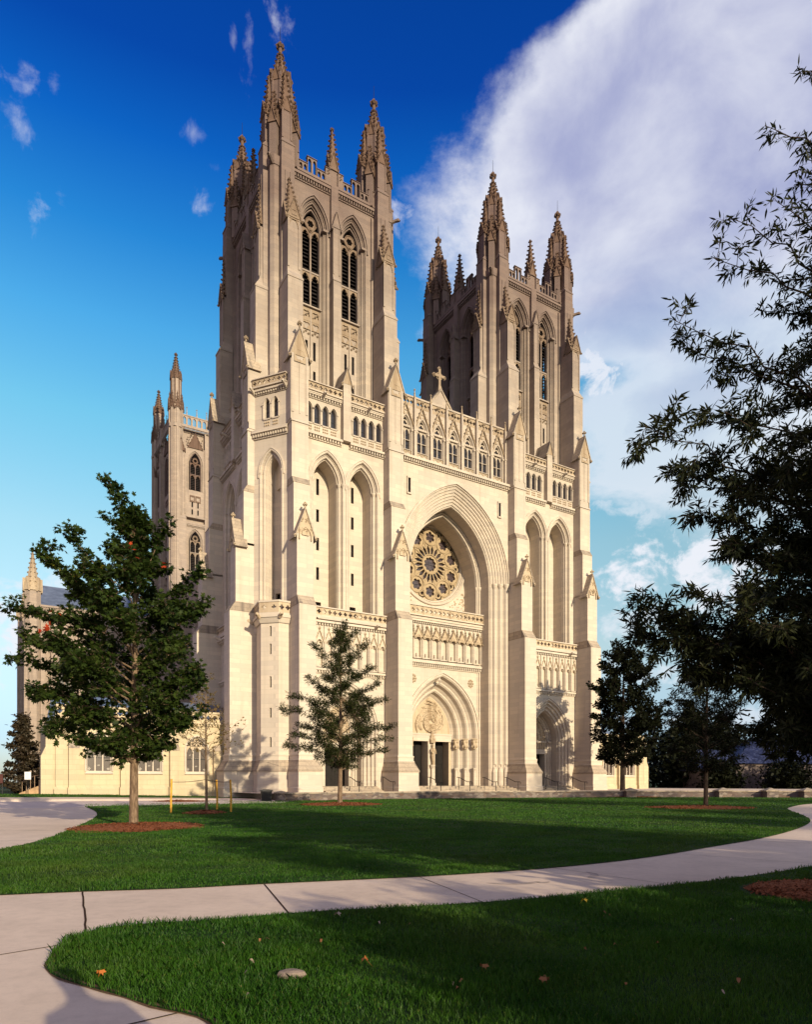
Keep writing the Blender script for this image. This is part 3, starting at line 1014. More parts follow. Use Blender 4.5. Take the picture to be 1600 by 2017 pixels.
def arcade_mesh(u0, u1, z0, z1, w, n, rich=False):
    """blind arcade with a gablet over every niche"""
    mb = MB(STONE)
    p = (u1 - u0) / n
    hw = p * 0.33
    rise = hw * 1.35
    R = rad(hw, rise)
    zs = z0 + (z1 - z0) * 0.56
    for i in range(n):
        uc = u0 + (i + 0.5) * p
        mb.use(STONE)
        mb.arch_wall(CF, uc - p / 2, uc + p / 2, z0, z1, w, uc, z0 + 0.1, zs, hw, R, 6)
        mb.arch_sweep(CF, uc, z0 + 0.1, zs, hw, R, [(-0.06, w), (-0.06, w - 0.06), (0.0, w - 0.07), (0.03, w), (0.05, w + 0.22)], 6)
        mb.quad(CF.p(uc - hw, w + 0.22, z0), CF.p(uc + hw, w + 0.22, z0), CF.p(uc + hw, w + 0.22, zs + rise), CF.p(uc - hw, w + 0.22, zs + rise))
        mb.box(CF, uc - p / 2 - 0.05, uc - p / 2 + 0.05, w - 0.12, w, z0, z1)
        mb.use(CARVED)
        top = z1 - 0.12
        for s in (-1, 1):
            mb.prism(CF, [(uc + s * (hw + 0.12), zs + 0.05), (uc, top - 0.35), (uc, top - 0.22), (uc + s * (hw + 0.22), zs + 0.05)], w - 0.12, w)
            mb.octa((uc + s * hw * 0.55, w + 0.04, zs + 0.2), 0.10)
            for q in range(3):
                t = (q + 0.4) / 3.4
                mb.octa((uc + s * (hw + 0.22) * (1 - t), w - 0.08, zs + 0.1 + (top - 0.3 - zs) * t), 0.065)
        mb.octa((uc, w - 0.08, top - 0.12), 0.13, 0.2)
        if rich:
            mb.gable(CF, uc, hw + 0.10, zs + rise * 0.35, top - 0.30, w - 0.26, w - 0.02, 0.05, 0.06, None, 4, 0.07)
            mb.prism(CF, [(uc - hw - 0.05, zs + 0.0), (uc - hw + 0.06, zs), (uc - 0.02, zs + rise * 0.8), (uc - 0.1, zs + rise)], w - 0.24, w - 0.04)
            mb.prism(CF, [(uc + hw + 0.05, zs + 0.0), (uc + hw - 0.06, zs), (uc + 0.02, zs + rise * 0.8), (uc + 0.1, zs + rise)], w - 0.24, w - 0.04)
            mb.finial((uc, w - 0.2, top - 0.15), 0.12)
            for q in (-1, 1):
                mb.spire((uc + q * p / 2, w - 0.14), 0.10, zs + rise * 0.8, 0.03, top, 4, 4, 0.06, math.pi / 4)
            for q in range(8):
                mb.octa((uc + rnd.uniform(-hw, hw) * 0.8, w - 0.27, zs + rise * (0.45 + 0.5 * rnd.random())), 0.07)
            mb.use(STONE).cone((uc, w + 0.1), 0.12, z0 + 0.1, 0.10, z0 + 0.55, 6)
    mb.use(STONE)
    mb.box(CF, u1 - 0.05, u1 + 0.05, w - 0.12, w, z0, z1)
    return mb.mesh('blind_arcade')


def side_portal_meshes():
    mb = MB(STONE)
    R = rad(3.4, 4.75)
    w = -3.7
    prof = rolls(0.0, w, 4, 0.32, 0.20, 0.12)
    d, ww = prof[-1]
    prof += [(d + 0.06, ww), (d + 0.06, -2.0)]
    prof += rolls(d + 0.08, -2.0, 2, 0.30, 0.14, 0.10)
    mb.arch_sweep(CF, 0, 0.4, 6.25, 3.4, R, prof, 12)
    mb.arch_sweep(CF, 0, 6.0, 6.25, 3.4, R, [(-0.12, w), (-0.12, w - 0.12), (0.0, w - 0.14), (0.02, w)], 12)
    for s in (-1, 1):
        for i in range(4):
            dd = 0.14 + 0.32 * i
            c = (s * (3.4 - dd), w + 0.20 * i + 0.02)
            mb.cone(c, 0.15, 1.6, 0.14, 6.0, 8)
            mb.cone(c, 0.14, 6.0, 0.21, 6.26, 8)
            mb.cone(c, 0.20, 0.4, 0.20, 1.45, 8)
            mb.cone(c, 0.22, 1.4, 0.15, 1.65, 8)
        mb.box(CF, s * 1.8 - 0.28, s * 1.8 + 0.28, -2.12, -1.75, 6.05, 6.25)
    hw = 3.4 - prof[-1][0]
    mb.box(CF, -hw - 0.1, hw + 0.1, -1.85, -1.5, 4.75, 5.30)
    mb.use(CARVED)
    dentils(mb, CF, -hw, hw, -1.80, -1.6, 5.30, 6.1, 0.34, 0.55)
    mb.box(CF, -hw - 0.1, hw + 0.1, -1.72, -1.5, 5.30, 6.15)
    mb.use(STONE)
    mb.box(CF, -hw - 0.1, hw + 0.1, -1.86, -1.5, 6.1, 6.25)
    for s in (-1, 1):
        mb.box(CF, s * (hw - 0.06) - 0.12, s * (hw - 0.06) + 0.12, -1.80, -0.9, 0.9, 4.75)
    mb.quad(CF.p(-3.4, w, 1.08), CF.p(3.4, w, 1.08), CF.p(3.4, -0.5, 1.08), CF.p(-3.4, -0.5, 1.08))
    p_ = mb.mesh('portal')
    mb = MB(CARVED)
    mb.arch_fill(CF, 0, 6.2, 6.25, hw + 0.03, R - prof[-1][0] + 0.03, -1.66, 8)
    for q in range(46):
        u = rnd.uniform(-1, 1) * hw * 0.8
        z = 6.35 + rnd.random() * hw * 1.7 * (1 - (abs(u) / hw) ** 1.6)
        mb.octa((u, -1.70, z), rnd.uniform(0.09, 0.17), rnd.uniform(0.12, 0.28))
    t_ = mb.mesh('tympanum')
    mb = MB(WOOD)
    for s in (-1, 1):
        mb.box(CF, min(0, s * (hw - 0.1)) + 0.01, max(0, s * (hw - 0.1)) - 0.01, -0.60, -0.52, 1.1, 4.75)
        for q in range(4):
            mb.box(CF, s * hw * 0.5 - 0.4, s * hw * 0.5 + 0.4, -0.63, -0.59, 1.35 + q * 0.85, 1.95 + q * 0.85)
    mb.use(VOID).box(CF, -hw, hw, -0.50, -0.45, 1.0, 4.9)
    d_ = mb.mesh('door')
    return p_, t_, d_


PIN, SLENDER, BELFRY = pinnacle_mesh(), slender_mesh(), belfry_window_mesh()
PARA_W, PARA_N = parapet_mesh(W), parapet_mesh(WS)
UB = {0: upper_buttress_mesh(-3.5), 1: upper_buttress_mesh(-2.65)}
LB, LBN = lower_buttress_mesh(0.0), lower_buttress_mesh(1.12)
GW = gallery_window_mesh()
BAL_HI = balustrade_mesh(-(W / 2 - 1.2) / 2 - 0.02, (W / 2 - 1.2) / 2 + 0.02, 37.12, 37.98, -3.74, 0.46)
BAL_LO = balustrade_mesh(-W / 2 + 0.8, W / 2 - 0.8, 16.6, 17.5, -4.05, 0.53)
ARC = arcade_mesh(-W / 2 + 0.8, W / 2 - 0.8, 12.0, 15.75, -3.95, 9)
PORTAL_S, TYMP_S, DOOR_S = side_portal_meshes()

shell = tower_shell()
lower_face(shell, CF, W, 0.0, True)
tower = shell.build('bell_tower', cathedral)
kids = []
for (fr, L), rz, k in zip(TOWER_FACES, FACE_RZ, range(4)):
    def at(u, w=0.0):
        return fr.p(u, w, 0)
    for s in (-1, 1):
        kids.append(link('belfry_window', BELFRY, tower, at(L / 2 + s * 2.1 * L / W), rz))
        kids.append(link('buttress', UB[k % 2], tower, at(0.07 if s < 0 else L - 0.07), rz))
    kids.append(link('parapet', PARA_W if k % 2 == 0 else PARA_N, tower, at(L / 2), rz))
    kids.append(link('slender_pinnacle', SLENDER, tower, at(L / 2, -0.68), rz))
for i, (x, y) in enumerate(((0, 0), (W, 0), (0, WS), (W, WS))):
    kids.append(link('corner_pinnacle', PIN, tower, (x, y, 0), 0))
for u in (0.065, W - 0.065):
    kids.append(link('buttress', LB, tower, (u, 0, 0)))
for u in GALLERY_U + [W - u for u in GALLERY_U[::-1]]:
    kids.append(link('gallery_window', GW, tower, (u, 0, 0)))
for s in (-1, 1):
    kids.append(link('balustrade', BAL_HI, tower, (W / 2 + s * (W / 4 - 0.17), 0, 0)))
kids.append(link('balustrade', BAL_LO, tower, (W / 2, 0, 0)))
kids.append(link('blind_arcade', ARC, tower, (W / 2, 0, 0)))
kids.append(link('portal', PORTAL_S, tower, (W / 2, 0, 0)))
kids.append(link('tympanum', TYMP_S, tower, (W / 2, 0, 0)))
kids.append(link('door', DOOR_S, tower, (W / 2, 0, 0)))
tower2 = tower.copy()
COL.objects.link(tower2)
tower2.location = (S, 0, 0)
for o in kids:
    c = o.copy()
    COL.objects.link(c)
    c.parent = tower2

# outer flanks of the towers, with the diagonal stair corner
BAL_SIDE = balustrade_mesh(-WS / 2 + 0.8, WS / 2 - 0.8, 16.6, 17.5, -4.05 + 1.12, 0.6)
BAL_SIDE_HI = balustrade_mesh(-(WS / 2 - 1.2) / 2, (WS / 2 - 1.2) / 2, 37.12, 37.98, -3.74 + 1.12, 0.46)


def flank(m):
    """m = 1: north flank of the first tower; m = -1: mirrored south flank of the other"""
    X = (lambda x: x) if m > 0 else (lambda x: S + W - x)
    mb = MB(STONE)
    fr = Fr((X(0), 0), (0, 1), (m, 0))
    lower_face(mb, fr, WS, 1.12, False)
    root = mb.build('side_wall', cathedral)
    rz = -m * math.pi / 2
    for u in (0.07, WS - 0.07):
        link('buttress', LBN, root, (X(0), u, 0), rz)
    for u in GALLERY_U + [W - q for q in GALLERY_U[::-1]]:
        p = fr.p(u * WS / W, 1.12, 0)
        link('gallery_window', GW, root, p, rz)
    for s in (-1, 1):
        link('balustrade', BAL_SIDE_HI, root, fr.p(WS / 2 + s * (WS / 4 - 0.17), 0, 0), rz)
    link('balustrade', BAL_SIDE, root, fr.p(WS / 2, 0, 0), rz)
    # diagonal wall between the corner buttresses
    A, B = (X(-2.80), -0.72), (X(-0.70), -3.60)
    L = math.hypot(B[0] - A[0], B[1] - A[1])
    U = ((B[0] - A[0]) / L, (B[1] - A[1]) / L)
    I = (-U[1], U[0]) if m > 0 else (U[1], -U[0])
    fd = Fr(A, U, I)
    mb = MB(STONE)
    uc, hw, zs = L / 2 + 0.05, 1.28, 29.5
    R = rad(hw, 2.1)
    mb.arch_wall(fd, 0, L, 15.0, 33.3, 0, uc, 17.2, zs, hw, R, 8)
    mb.arch_sweep(fd, uc, 17.2, zs, hw, R, rolls(0, 0, 2, 0.28, 0.24, 0.10) + [(0.58, 0.5), (0.6, 1.5)], 8)
    mb.arch_sweep(fd, uc, zs - 0.4, zs, hw, R, [(-0.10, 0), (-0.10, -0.10), (0.0, -0.12), (0.02, 0)], 8)
    for q in (-1, 1):
        c = fd.p(uc + q * (hw - 0.15), 0.05, 0)[:2]
        mb.cone(c, 0.12, 17.2, 0.12, zs - 0.2, 8)
        mb.cone(c, 0.12, zs - 0.2, 0.2, zs + 0.04, 8)
    mb.holed(fd, uc - 0.7, uc + 0.7, 17.2, 31.5, 1.5, [(uc - 0.5, uc + 0.1, 17.2, 18.9)], 0.3)
    hh, z2 = 0.34, 35.62
    for a, b, c in ((0, uc, uc - 0.44), (uc, L, uc + 0.44)):
        mb.arch_wall(fd, a, b, 33.3, 38.0 if False else 37.1, 0.0, c, 34.3, z2, hh, rad(hh, 0.60), 5)
    cornice(mb, fd, -0.05, L + 0.05, 0, 32.6, 33.45, 0.40)
    cornice(mb, fd, -0.05, L + 0.05, 0, 36.55, 37.1, 0.32)
    gargoyle(mb, fd, 0.1, -0.2, 36.9, 0.6, 0.13)
    gargoyle(mb, fd, L - 0.1, -0.2, 36.9, 0.6, 0.13)
    mb.prism_z([A, B, (X(0.3), -0.9), (X(-0.6), -0.3)], 36.95, 37.15)
    mb.box(fd, 0.05, L - 0.05, 1.6, 1.8, 30, 40.2)
    root2 = mb.build('corner_wall', cathedral)
    rzd = math.atan2(U[1], U[0]) if m > 0 else math.atan2(-U[1], -U[0])
    for c in (uc - 0.44, uc + 0.44):
        link('gallery_window', GW, root2, fd.p(c, 3.4, 0), rzd)
    link('balustrade', balustrade_mesh(-L / 2, L / 2, 37.12, 37.98, -0.32, 0.48), root2, fd.p(L / 2, 0, 0), rzd)
    # low stair turret in the angle
    P = [(X(-2.60), -0.70), (X(-2.96), -2.90), (X(-1.76), -4.08), (X(-0.70), -4.08), (X(-0.5), -0.6)]

    def off(d):
        q = [(-2.60 - d, -0.70), (-2.96 - d, -2.90 - d * 0.41), (-1.76 - d * 0.41, -4.08 - d), (-0.70, -4.08 - d), (-0.5, -0.6)]
        return [(X(x), y) for x, y in q]
    mb = MB(STONE)
    n = 5

    def ring(d0, z0, d1, z1):
        a, b = off(d0), off(d1)
        mb.add([(x, y, z0) for x, y in a] + [(x, y, z1) for x, y in b], [(i, (i + 1) % n, n + (i + 1) % n, n + i) for i in range(n)] + [tuple(range(n, 2 * n))])
    ring(0.44, -0.2, 0.44, 0.98)
    ring(0.38, 0.98, 0.36, 2.45)
    mb.use(ROOFSTONE)
    ring(0.44, 2.42, 0.44, 2.6)
    ring(0.40, 2.6, 0.10, 3.42)
    mb.use(STONE)
    ring(0.14, 3.42, 0.12, 3.5)
    ring(0.07, 3.5, 0.07, 3.82)
    ring(0.11, 3.82, 0.11, 3.94)
    # the slit face is built with real openings, the others as plain walls
    a = P
    for i in (0, 2):
        mb.quad((*a[i], 3.94), (*a[i + 1], 3.94), (*a[i + 1], 15.7), (*a[i], 15.7))
    l12 = math.hypot(a[2][0] - a[1][0], a[2][1] - a[1][1])
    u12 = ((a[2][0] - a[1][0]) / l12, (a[2][1] - a[1][1]) / l12)
    i12 = (-u12[1], u12[0]) if m > 0 else (u12[1], -u12[0])
    f12 = Fr(a[1], u12, i12)
    mb.holed(f12, 0, l12, 3.94, 15.7, 0, [(0.82, 1.0, z0, z1) for z0, z1 in ((14.34, 15.24), (12.75, 13.68), (9.82, 10.8), (7.17, 8.03), (4.57, 5.44))], 0.3)
    ring(0.10, 15.5, 0.30, 15.95)
    ring(0.36, 15.95, 0.36, 16.2)
    ring(0.22, 16.2, 0.22, 16.4)
    turret = mb.build('stair_turret', cathedral)
    mb = MB(CARVED)
    o_ = off(0.20)
    for i in range(3):
        l = math.hypot(o_[i + 1][0] - o_[i][0], o_[i + 1][1] - o_[i][1])
        u = ((o_[i + 1][0] - o_[i][0]) / l, (o_[i + 1][1] - o_[i][1]) / l)
        ii = (-u[1], u[0]) if m > 0 else (u[1], -u[0])
        f = Fr(o_[i], u, ii)
        k = max(2, int(l / 0.62))
        for q in range(k):
            mb.foil_cell(f, l * q / k, l * (q + 1) / k, 16.4, 17.3, 0, 0.16, 4, 0.56, 0.40, 0.24)
        mb.use(STONE).box(f, -0.05, l + 0.05, -0.06, 0.26, 17.3, 17.46)
        mb.use(CARVED)
        gargoyle(mb, f, 0.05, -0.1, 16.05, 0.55, 0.16)
    mb.build('balustrade', turret)


flank(1)
flank(-1)

# ---- the entrance front between the towers --------------------------------
FC = Fr((XC, 0), (1, 0), (0, 1))
front = MB(STONE)
HB = (S + 0.065 - 0.8 - (W - 0.065 + 0.8)) / 2            # half the clear width between the buttresses
ROUT = 9.8
front.arch_wall(FC, -HB, HB, 0.0, 33.3, -3.5, 0, 0.0, 23.0, 7.0, ROUT, 16)
prof = rolls(0.0, -3.5, 7, 0.271, 0.129, 0.085)
prof += [(1.93, -2.6), (1.95, -1.2)]
prof += rolls(1.97, -1.2, 2, 0.22, 0.12, 0.10)
prof += [(2.44, -0.9), (2.52, 1.02)]
front.arch_sweep(FC, 0, 0.0, 23.0, 7.0, ROUT, prof, 16)
front.arch_sweep(FC, 0, 22.4, 23.0, 7.0, ROUT, [(-0.16, -3.5), (-0.16, -3.66), (0.0, -3.70), (0.03, -3.5)], 16)
for s in (-1, 1):
    for d, w in ((0.18, -3.48), (0.75, -3.18), (1.32, -2.9)):
        c = FC.p(s * (7.0 - d), w, 0)[:2]
        front.cone(c, 0.20, 3.4, 0.19, 22.5, 10)
        front.cone(c, 0.19, 22.5, 0.33, 22.92, 10)
        front.cone(c, 0.33, 22.92, 0.33, 23.05, 10)
        front.cone(c, 0.34, 0.3, 0.34, 2.6, 8)
        front.cone(c, 0.34, 2.6, 0.2, 3.1, 8)
    for d, w in ((2.08, -1.18), (2.34, -0.98)):
        c = FC.p(s * (7.0 - d), w, 0)[:2]
        front.cone(c, 0.13, 18.8, 0.12, 22.55, 8)
        front.cone(c, 0.12, 22.55, 0.22, 22.85, 8)
        front.cone(c, 0.22, 22.85, 0.22, 23.0, 8)
    # slit windows in the spandrels, with a proud stone surround
    a = s * 5.80
    for b in (a - 0.26, a + 0.14):
        front.box(FC, b, b + 0.12, -3.62, -3.5, 30.2, 31.8)
    front.box(FC, a - 0.26, a + 0.26, -3.64, -3.5, 31.7, 31.85)
    front.box(FC, a - 0.26, a + 0.26, -3.66, -3.5, 30.1, 30.25)
    front.use(VOID).box(FC, a - 0.14, a + 0.14, -3.53, -3.5, 30.25, 31.7)
    front.use(STONE)
cornice(front, FC, -HB, HB, -3.5, 33.25, 34.0, 0.42)
# gallery with seven gabled windows
PITCH, WG = 1.972, -3.05
hwg, zsg = 0.62, 36.75
Rg = rad(hwg, 1.35)
for i in range(7):
    uc = (i - 3) * PITCH
    a = -HB if i == 0 else uc - PITCH / 2
    b = HB if i == 6 else uc + PITCH / 2
    front.arch_wall(FC, a, b, 33.3, 39.2, WG, uc, 34.75, zsg, hwg, Rg, 8)
# portal wall
front.arch_wall(FC, -5.08, 5.08, 0.0, 18.45, -1.1, 0, 0.0, 6.65, 4.8, rad(4.8, 6.45), 14)
cornice(front, FC, -5.07, 5.07, -1.1, 13.55, 14.35, 0.40)
cornice(front, FC, -5.07, 5.07, -1.1, 17.95, 18.5, 0.50)
front.box(FC, -5.07, 5.07, -1.62, 2.0, 18.45, 18.75)
for s in (-1, 1):
    front.use(CARVED)
    for t in range(8):
        q = 2 * math.pi * t / 8
        front.octa(FC.p(s * 3.75 + 0.30 * math.cos(q), -1.12, 12.3 + 0.36 * math.sin(q)), 0.16)
    front.octa(FC.p(s * 3.75, -1.12, 12.3), 0.24)
    front.use(STONE)
# small gable of the nave with a stone cross
front.gable(FC, 0, 3.9, 38.3, 43.45, -0.75, 0.2, 0.15, 0.20, ROOFSTONE)
front.use(STONE)
front.box(FC, -HB - 1.5, HB + 1.5, -3.1, 6.0, 37.0, 37.2)
entrance = front.build('entrance_front', cathedral)


def cell_ring(mb, fr, pts_in, w, pts_out):
    mb.grid([[fr.p(u, w, z) for u, z in pts_out], [fr.p(u, w, z) for u, z in pts_in]])


def gabled_window_mesh():
    mb = MB(STONE)
    mb.arch_sweep(CF, 0, 34.75, zsg, hwg, Rg, [(-0.16, WG), (-0.16, WG - 0.12), (-0.04, WG - 0.14), (0.0, WG), (0.06, WG + 0.06), (0.10, WG + 0.32)], 8)
    for s in (-1, 1):
        mb.cone((s * 0.70, WG - 0.08), 0.07, 34.2, 0.07, zsg, 6)
        mb.box(CF, s * 0.70 - 0.11, s * 0.70 + 0.11, WG - 0.20, WG, zsg - 0.1, zsg + 0.1)
        uc, hh = s * 0.27, 0.205
        R = rad(hh, 0.4)
        zt = zsg - 0.25
        mb.arch_wall(CF, uc - 0.27, uc + 0.27, zt, zt + 0.62, WG + 0.16, uc, zt, zt, hh, R, 5)
        mb.arch_sweep(CF, uc, zt, zt, hh, R, [(0, WG + 0.16), (0.02, WG + 0.30)], 5, False)
    mb.box(CF, -0.05, 0.05, WG + 0.12, WG + 0.30, 34.7, zsg + 0.2)
    mb.foil_cell(CF, -0.40, 0.40, zsg + 0.30, zsg + 1.02, WG + 0.15, 0.14, 4, 0.58, 0.44, 0.28, 0, None, 20)
    mb.box(CF, -0.6, 0.6, WG + 0.1, WG + 0.3, 35.75, 35.80)
    mb.taper(CF, (-0.66, 0.66, WG - 0.14, WG + 0.3), 34.66, (-0.62, 0.62, WG + 0.02, WG + 0.3), 34.82)
    mb.use(CARVED)
    for s in (-0.31, 0.31):
        mb.foil_cell(CF, s - 0.29, s + 0.29, 34.08, 34.64, WG - 0.05, 0.12, 4, 0.5, 0.5, 0.22, 0.78, CARVED, 16)
    # crocketed gable with its finial
    z0, z1, h = 37.1, 39.45, 0.88
    for s in (-1, 1):
        mb.prism(CF, [(s * h, z0), (0, z1 - 0.25), (0, z1), (s * (h + 0.12), z0)], WG - 0.20, WG)
        for q in range(5):
            t = (q + 0.5) / 5.2
            mb.octa((s * (h + 0.14) * (1 - t), WG - 0.14, z0 + (z1 - z0) * t + 0.08), 0.10)
    mb.foil_cell(CF, -0.26, 0.26, 38.25, 38.75, WG - 0.06, 0.08, 3, 0.5, 0.5, 0.2, 0.5, CARVED, 16)
    mb.finial((0, WG - 0.1, 39.85), 0.22)
    mb.use(GLASS)
    mb.arch_fill(CF, 0, 34.7, zsg, hwg - 0.05, Rg - 0.05, WG + 0.27, 7)
    mb.use(IRON)
    for z in (35.3, 36.3):
        mb.box(CF, -0.5, 0.5, WG + 0.235, WG + 0.262, z, z + 0.03)
    return mb.mesh('gallery_window')


GWC = gabled_window_mesh()
for i in range(7):
    link('gallery_window', GWC, entrance, FC.p((i - 3) * PITCH, 0, 0))
mb = MB(STONE)
mb.box(CF, -0.11, 0.11, WG - 0.30, WG, 34.0, 39.9)
mb.box(CF, -0.15, 0.15, WG - 0.34, WG, 36.7, 36.85)
mb.use(CARVED).spire((0, WG - 0.16), 0.15, 39.7, 0.04, 40.8, 4, 3, 0.06, math.pi / 4, 0.12)
GPIN = mb.mesh('slender_pinnacle')
for i in range(8):
    link('slender_pinnacle', GPIN, entrance, FC.p(max(-HB + 0.12, min(HB - 0.12, (i - 3.5) * PITCH)), 0, 0))
mb = MB(CARVED)
n = 34
for i in range(n):
    a = -HB + 2 * HB * i / n
    mb.foil_cell(CF, a, a + 2 * HB / n, 39.2, 40.1, WG, 0.2, 4, 0.56, 0.42, 0.19)
mb.use(STONE).box(CF, -HB, HB, WG - 0.1, WG + 0.28, 40.08, 40.24)
mb.build('parapet', entrance, (XC, 0, 0))
link('balustrade', balustrade_mesh(-5.05, 5.05, 18.75, 19.85, -1.72, 0.56, True), entrance, (XC, 0, 0))
link('blind_arcade', arcade_mesh(-5.05, 5.05, 14.4, 17.95, -1.36, 9, True), entrance, (XC, 0, 0))
# stone cross
mb = MB(CARVED)
mb.taper(CF, (-0.30, 0.30, -0.3, 0.3), 43.3, (-0.16, 0.16, -0.16, 0.16), 44.1)
mb.box(CF, -0.13, 0.13, -0.13, 0.13, 44.0, 45.9)
mb.box(CF, -0.62, 0.62, -0.12, 0.12, 45.05, 45.32)
for u, z in ((-0.68, 45.18), (0.68, 45.18), (0, 46.0)):
    mb.octa((u, 0, z), 0.27)
mb.tube([(0.36 * math.cos(t), 0, 45.18 + 0.36 * math.sin(t)) for t in [i * math.pi / 8 for i in range(17)]], 0.07, 5)
mb.build('stone_cross', entrance, (XC, -0.45, 0))

# ---- rose window -----------------------------------------------------------
mb = MB(STONE)
ZR, RW = 25.4, 1.0
n = 64
ang = [2 * math.pi * i / n for i in range(n + 1)]
rose_wall = [(4.35 * math.cos(t), ZR + 4.35 * math.sin(t)) for t in ang]
rect = []
for t in ang:
    k = min(4.62 / max(abs(math.cos(t)), 1e-6), (6.8 if math.sin(t) < 0 else 5.6) / max(abs(math.sin(t)), 1e-6))
    rect.append((k * math.cos(t), ZR + k * math.sin(t)))
cell_ring(mb, CF, rose_wall, RW, rect)
circ = lambda r, w: [CF.p(r * math.cos(t), w, ZR + r * math.sin(t)) for t in ang]
ringp = [(4.55, RW), (4.55, RW - 0.14), (4.46, RW - 0.20), (4.36, RW - 0.14), (4.36, RW)]
for r, w in ((4.30, 0.0), (4.12, 0.12)):
    ringp += [(r + 0.07 * math.cos(a), RW + w - 0.09 * math.sin(a)) for a in [math.pi * j / 5 for j in range(6)]]
ringp += [(3.98, RW + 0.2), (3.92, RW + 0.5), (3.90, RW + 0.75)]
mb.grid([circ(r, w) for r, w in ringp])
mb.use(CARVED)
for s in (-1, 1):
    for q in range(60):
        u, z = rnd.uniform(2.3, 4.5), rnd.uniform(20.0, 22.8)
        if math.hypot(u, z - ZR) > 4.75:
            mb.octa((s * u, RW, z), rnd.uniform(0.08, 0.16))
    mb.tube([(s * 4.56, RW - 0.02, 19.0), (s * 4.56, RW - 0.02, 24.2)], 0.06, 5)
mb.use(ROSESTONE)
WT, DT = RW + 0.28, 0.22                                # tracery plane and depth


def plate(pin, pout, w=WT, d=DT):
    """flat tracery between two outlines of equal length, with thickness"""
    P = lambda pts, ww: [CF.p(u, ww, ZR + z) for u, z in pts]
    mb.grid([P(pin, w + d), P(pin, w), P(pout, w), P(pout, w + d)])


def foil(cx, cz, r, lobes, ph, depth=0.24, m=48):
    out = []
    for i in range(m + 1):
        t = 2 * math.pi * i / m
        rr = r * (1 - depth + depth * abs(math.cos(lobes * (t - ph) / 2)) ** 0.7)
        out.append((cx + rr * math.cos(t), cz + rr * math.sin(t)))
    return out


disc = lambda cx, cz, r, m=48: [(cx + r * math.cos(2 * math.pi * i / m), cz + r * math.sin(2 * math.pi * i / m)) for i in range(m + 1)]
RC, RR = 2.98, 0.90
plate(foil(0, 0, 0.80, 10, 0.3), disc(0, 0, 1.10))
mb.tube([CF.p(u, WT - 0.05, ZR + z) for u, z in disc(0, 0, 1.05, 40)], 0.07, 5)
for k in range(10):
    a = math.pi / 2 + k * math.pi / 5
    cx, cz = RC * math.cos(a), RC * math.sin(a)
    plate(foil(cx, cz, 0.61, 6, a, 0.34), disc(cx, cz, RR))
    mb.tube([CF.p(u, WT - 0.06, ZR + z) for u, z in disc(cx, cz, RR, 32)], 0.06, 5)
    # ogee web between neighbouring circles out to the rim
    b = a + math.pi / 10
    for s in (-1, 1):
        e = b + s * 0.03
        mb.tube([CF.p(r * math.cos(t), WT - 0.02, ZR + r * math.sin(t)) for r, t in
                 ((1.05, b), (1.9, b), (2.5, b + s * 0.02), (2.9, b + s * 0.035), (3.5, b + s * 0.12), (3.92, b + s * 0.23))], 0.055, 5)
    c2 = (3.46 * math.cos(b), 3.46 * math.sin(b))
    plate(foil(c2[0], c2[1], 0.22, 4, b + 0.78, 0.4, 24), disc(c2[0], c2[1], 0.36, 24))
    # solid bits near the rim beside each circle
    for s in (-1, 1):
        t0, t1 = b + s * 0.11, b + s * 0.23
        p_in = [(3.72 * math.cos(t), 3.72 * math.sin(t)) for t in np.linspace(t0, t1, 6)]
        p_out = [(3.95 * math.cos(t), 3.95 * math.sin(t)) for t in np.linspace(t0 - s * 0.05, t1 + s * 0.09, 6)]
        plate(p_in, p_out)
    p_in = [(RC + 0.0) for _ in range(2)]
for k in range(20):
    a = math.pi / 2 + math.pi / 20 + k * math.pi / 10      # petals lie between the spokes
    sp = a - math.pi / 20
    mb.tube([CF.p(r * math.cos(sp), WT, ZR + r * math.sin(sp)) for r in (1.05, 2.05 if k % 2 == 0 else 2.35)], 0.085, 5)
    tt = np.linspace(-1, 1, 13)
    pin, pout = [], []
    for x in tt:
        t = a + x * math.pi / 20
        ri = 2.05 - 0.66 * abs(x) ** 1.6 - (0.07 if 0.25 < abs(x) < 0.55 else 0)
        # outer limit: where the ray enters the nearest big circle
        kk = round((t - math.pi / 2) / (math.pi / 5))
        d = t - (math.pi / 2 + kk * math.pi / 5)
        q = RR * RR - (RC * math.sin(d)) ** 2
        ro = RC * math.cos(d) - math.sqrt(q) if q > 0 else 2.95
        ri = min(ri, ro - 0.07)
        pin.append((ri * math.cos(t), ri * math.sin(t)))
        pout.append((ro * math.cos(t), ro * math.sin(t)))
    plate(pin, pout)
rose = mb.build('rose_window', entrance, (XC, 0, 0))
mb = MB(ROSEGLASS)
mb.add([CF.p(u, WT + DT + 0.02, ZR + z) for u, z in disc(0, 0, 4.0, 48)[:-1]], [tuple(range(48))])
mb.use(IRON)
for z in np.linspace(-3.6, 3.6, 13):
    h = math.sqrt(max(0, 3.9 ** 2 - z * z))
    mb.box(CF, -h, h, WT + DT - 0.01, WT + DT + 0.012, ZR + z - 0.018, ZR + z + 0.018)
mb.build('glass', entrance, (XC, 0, 0))

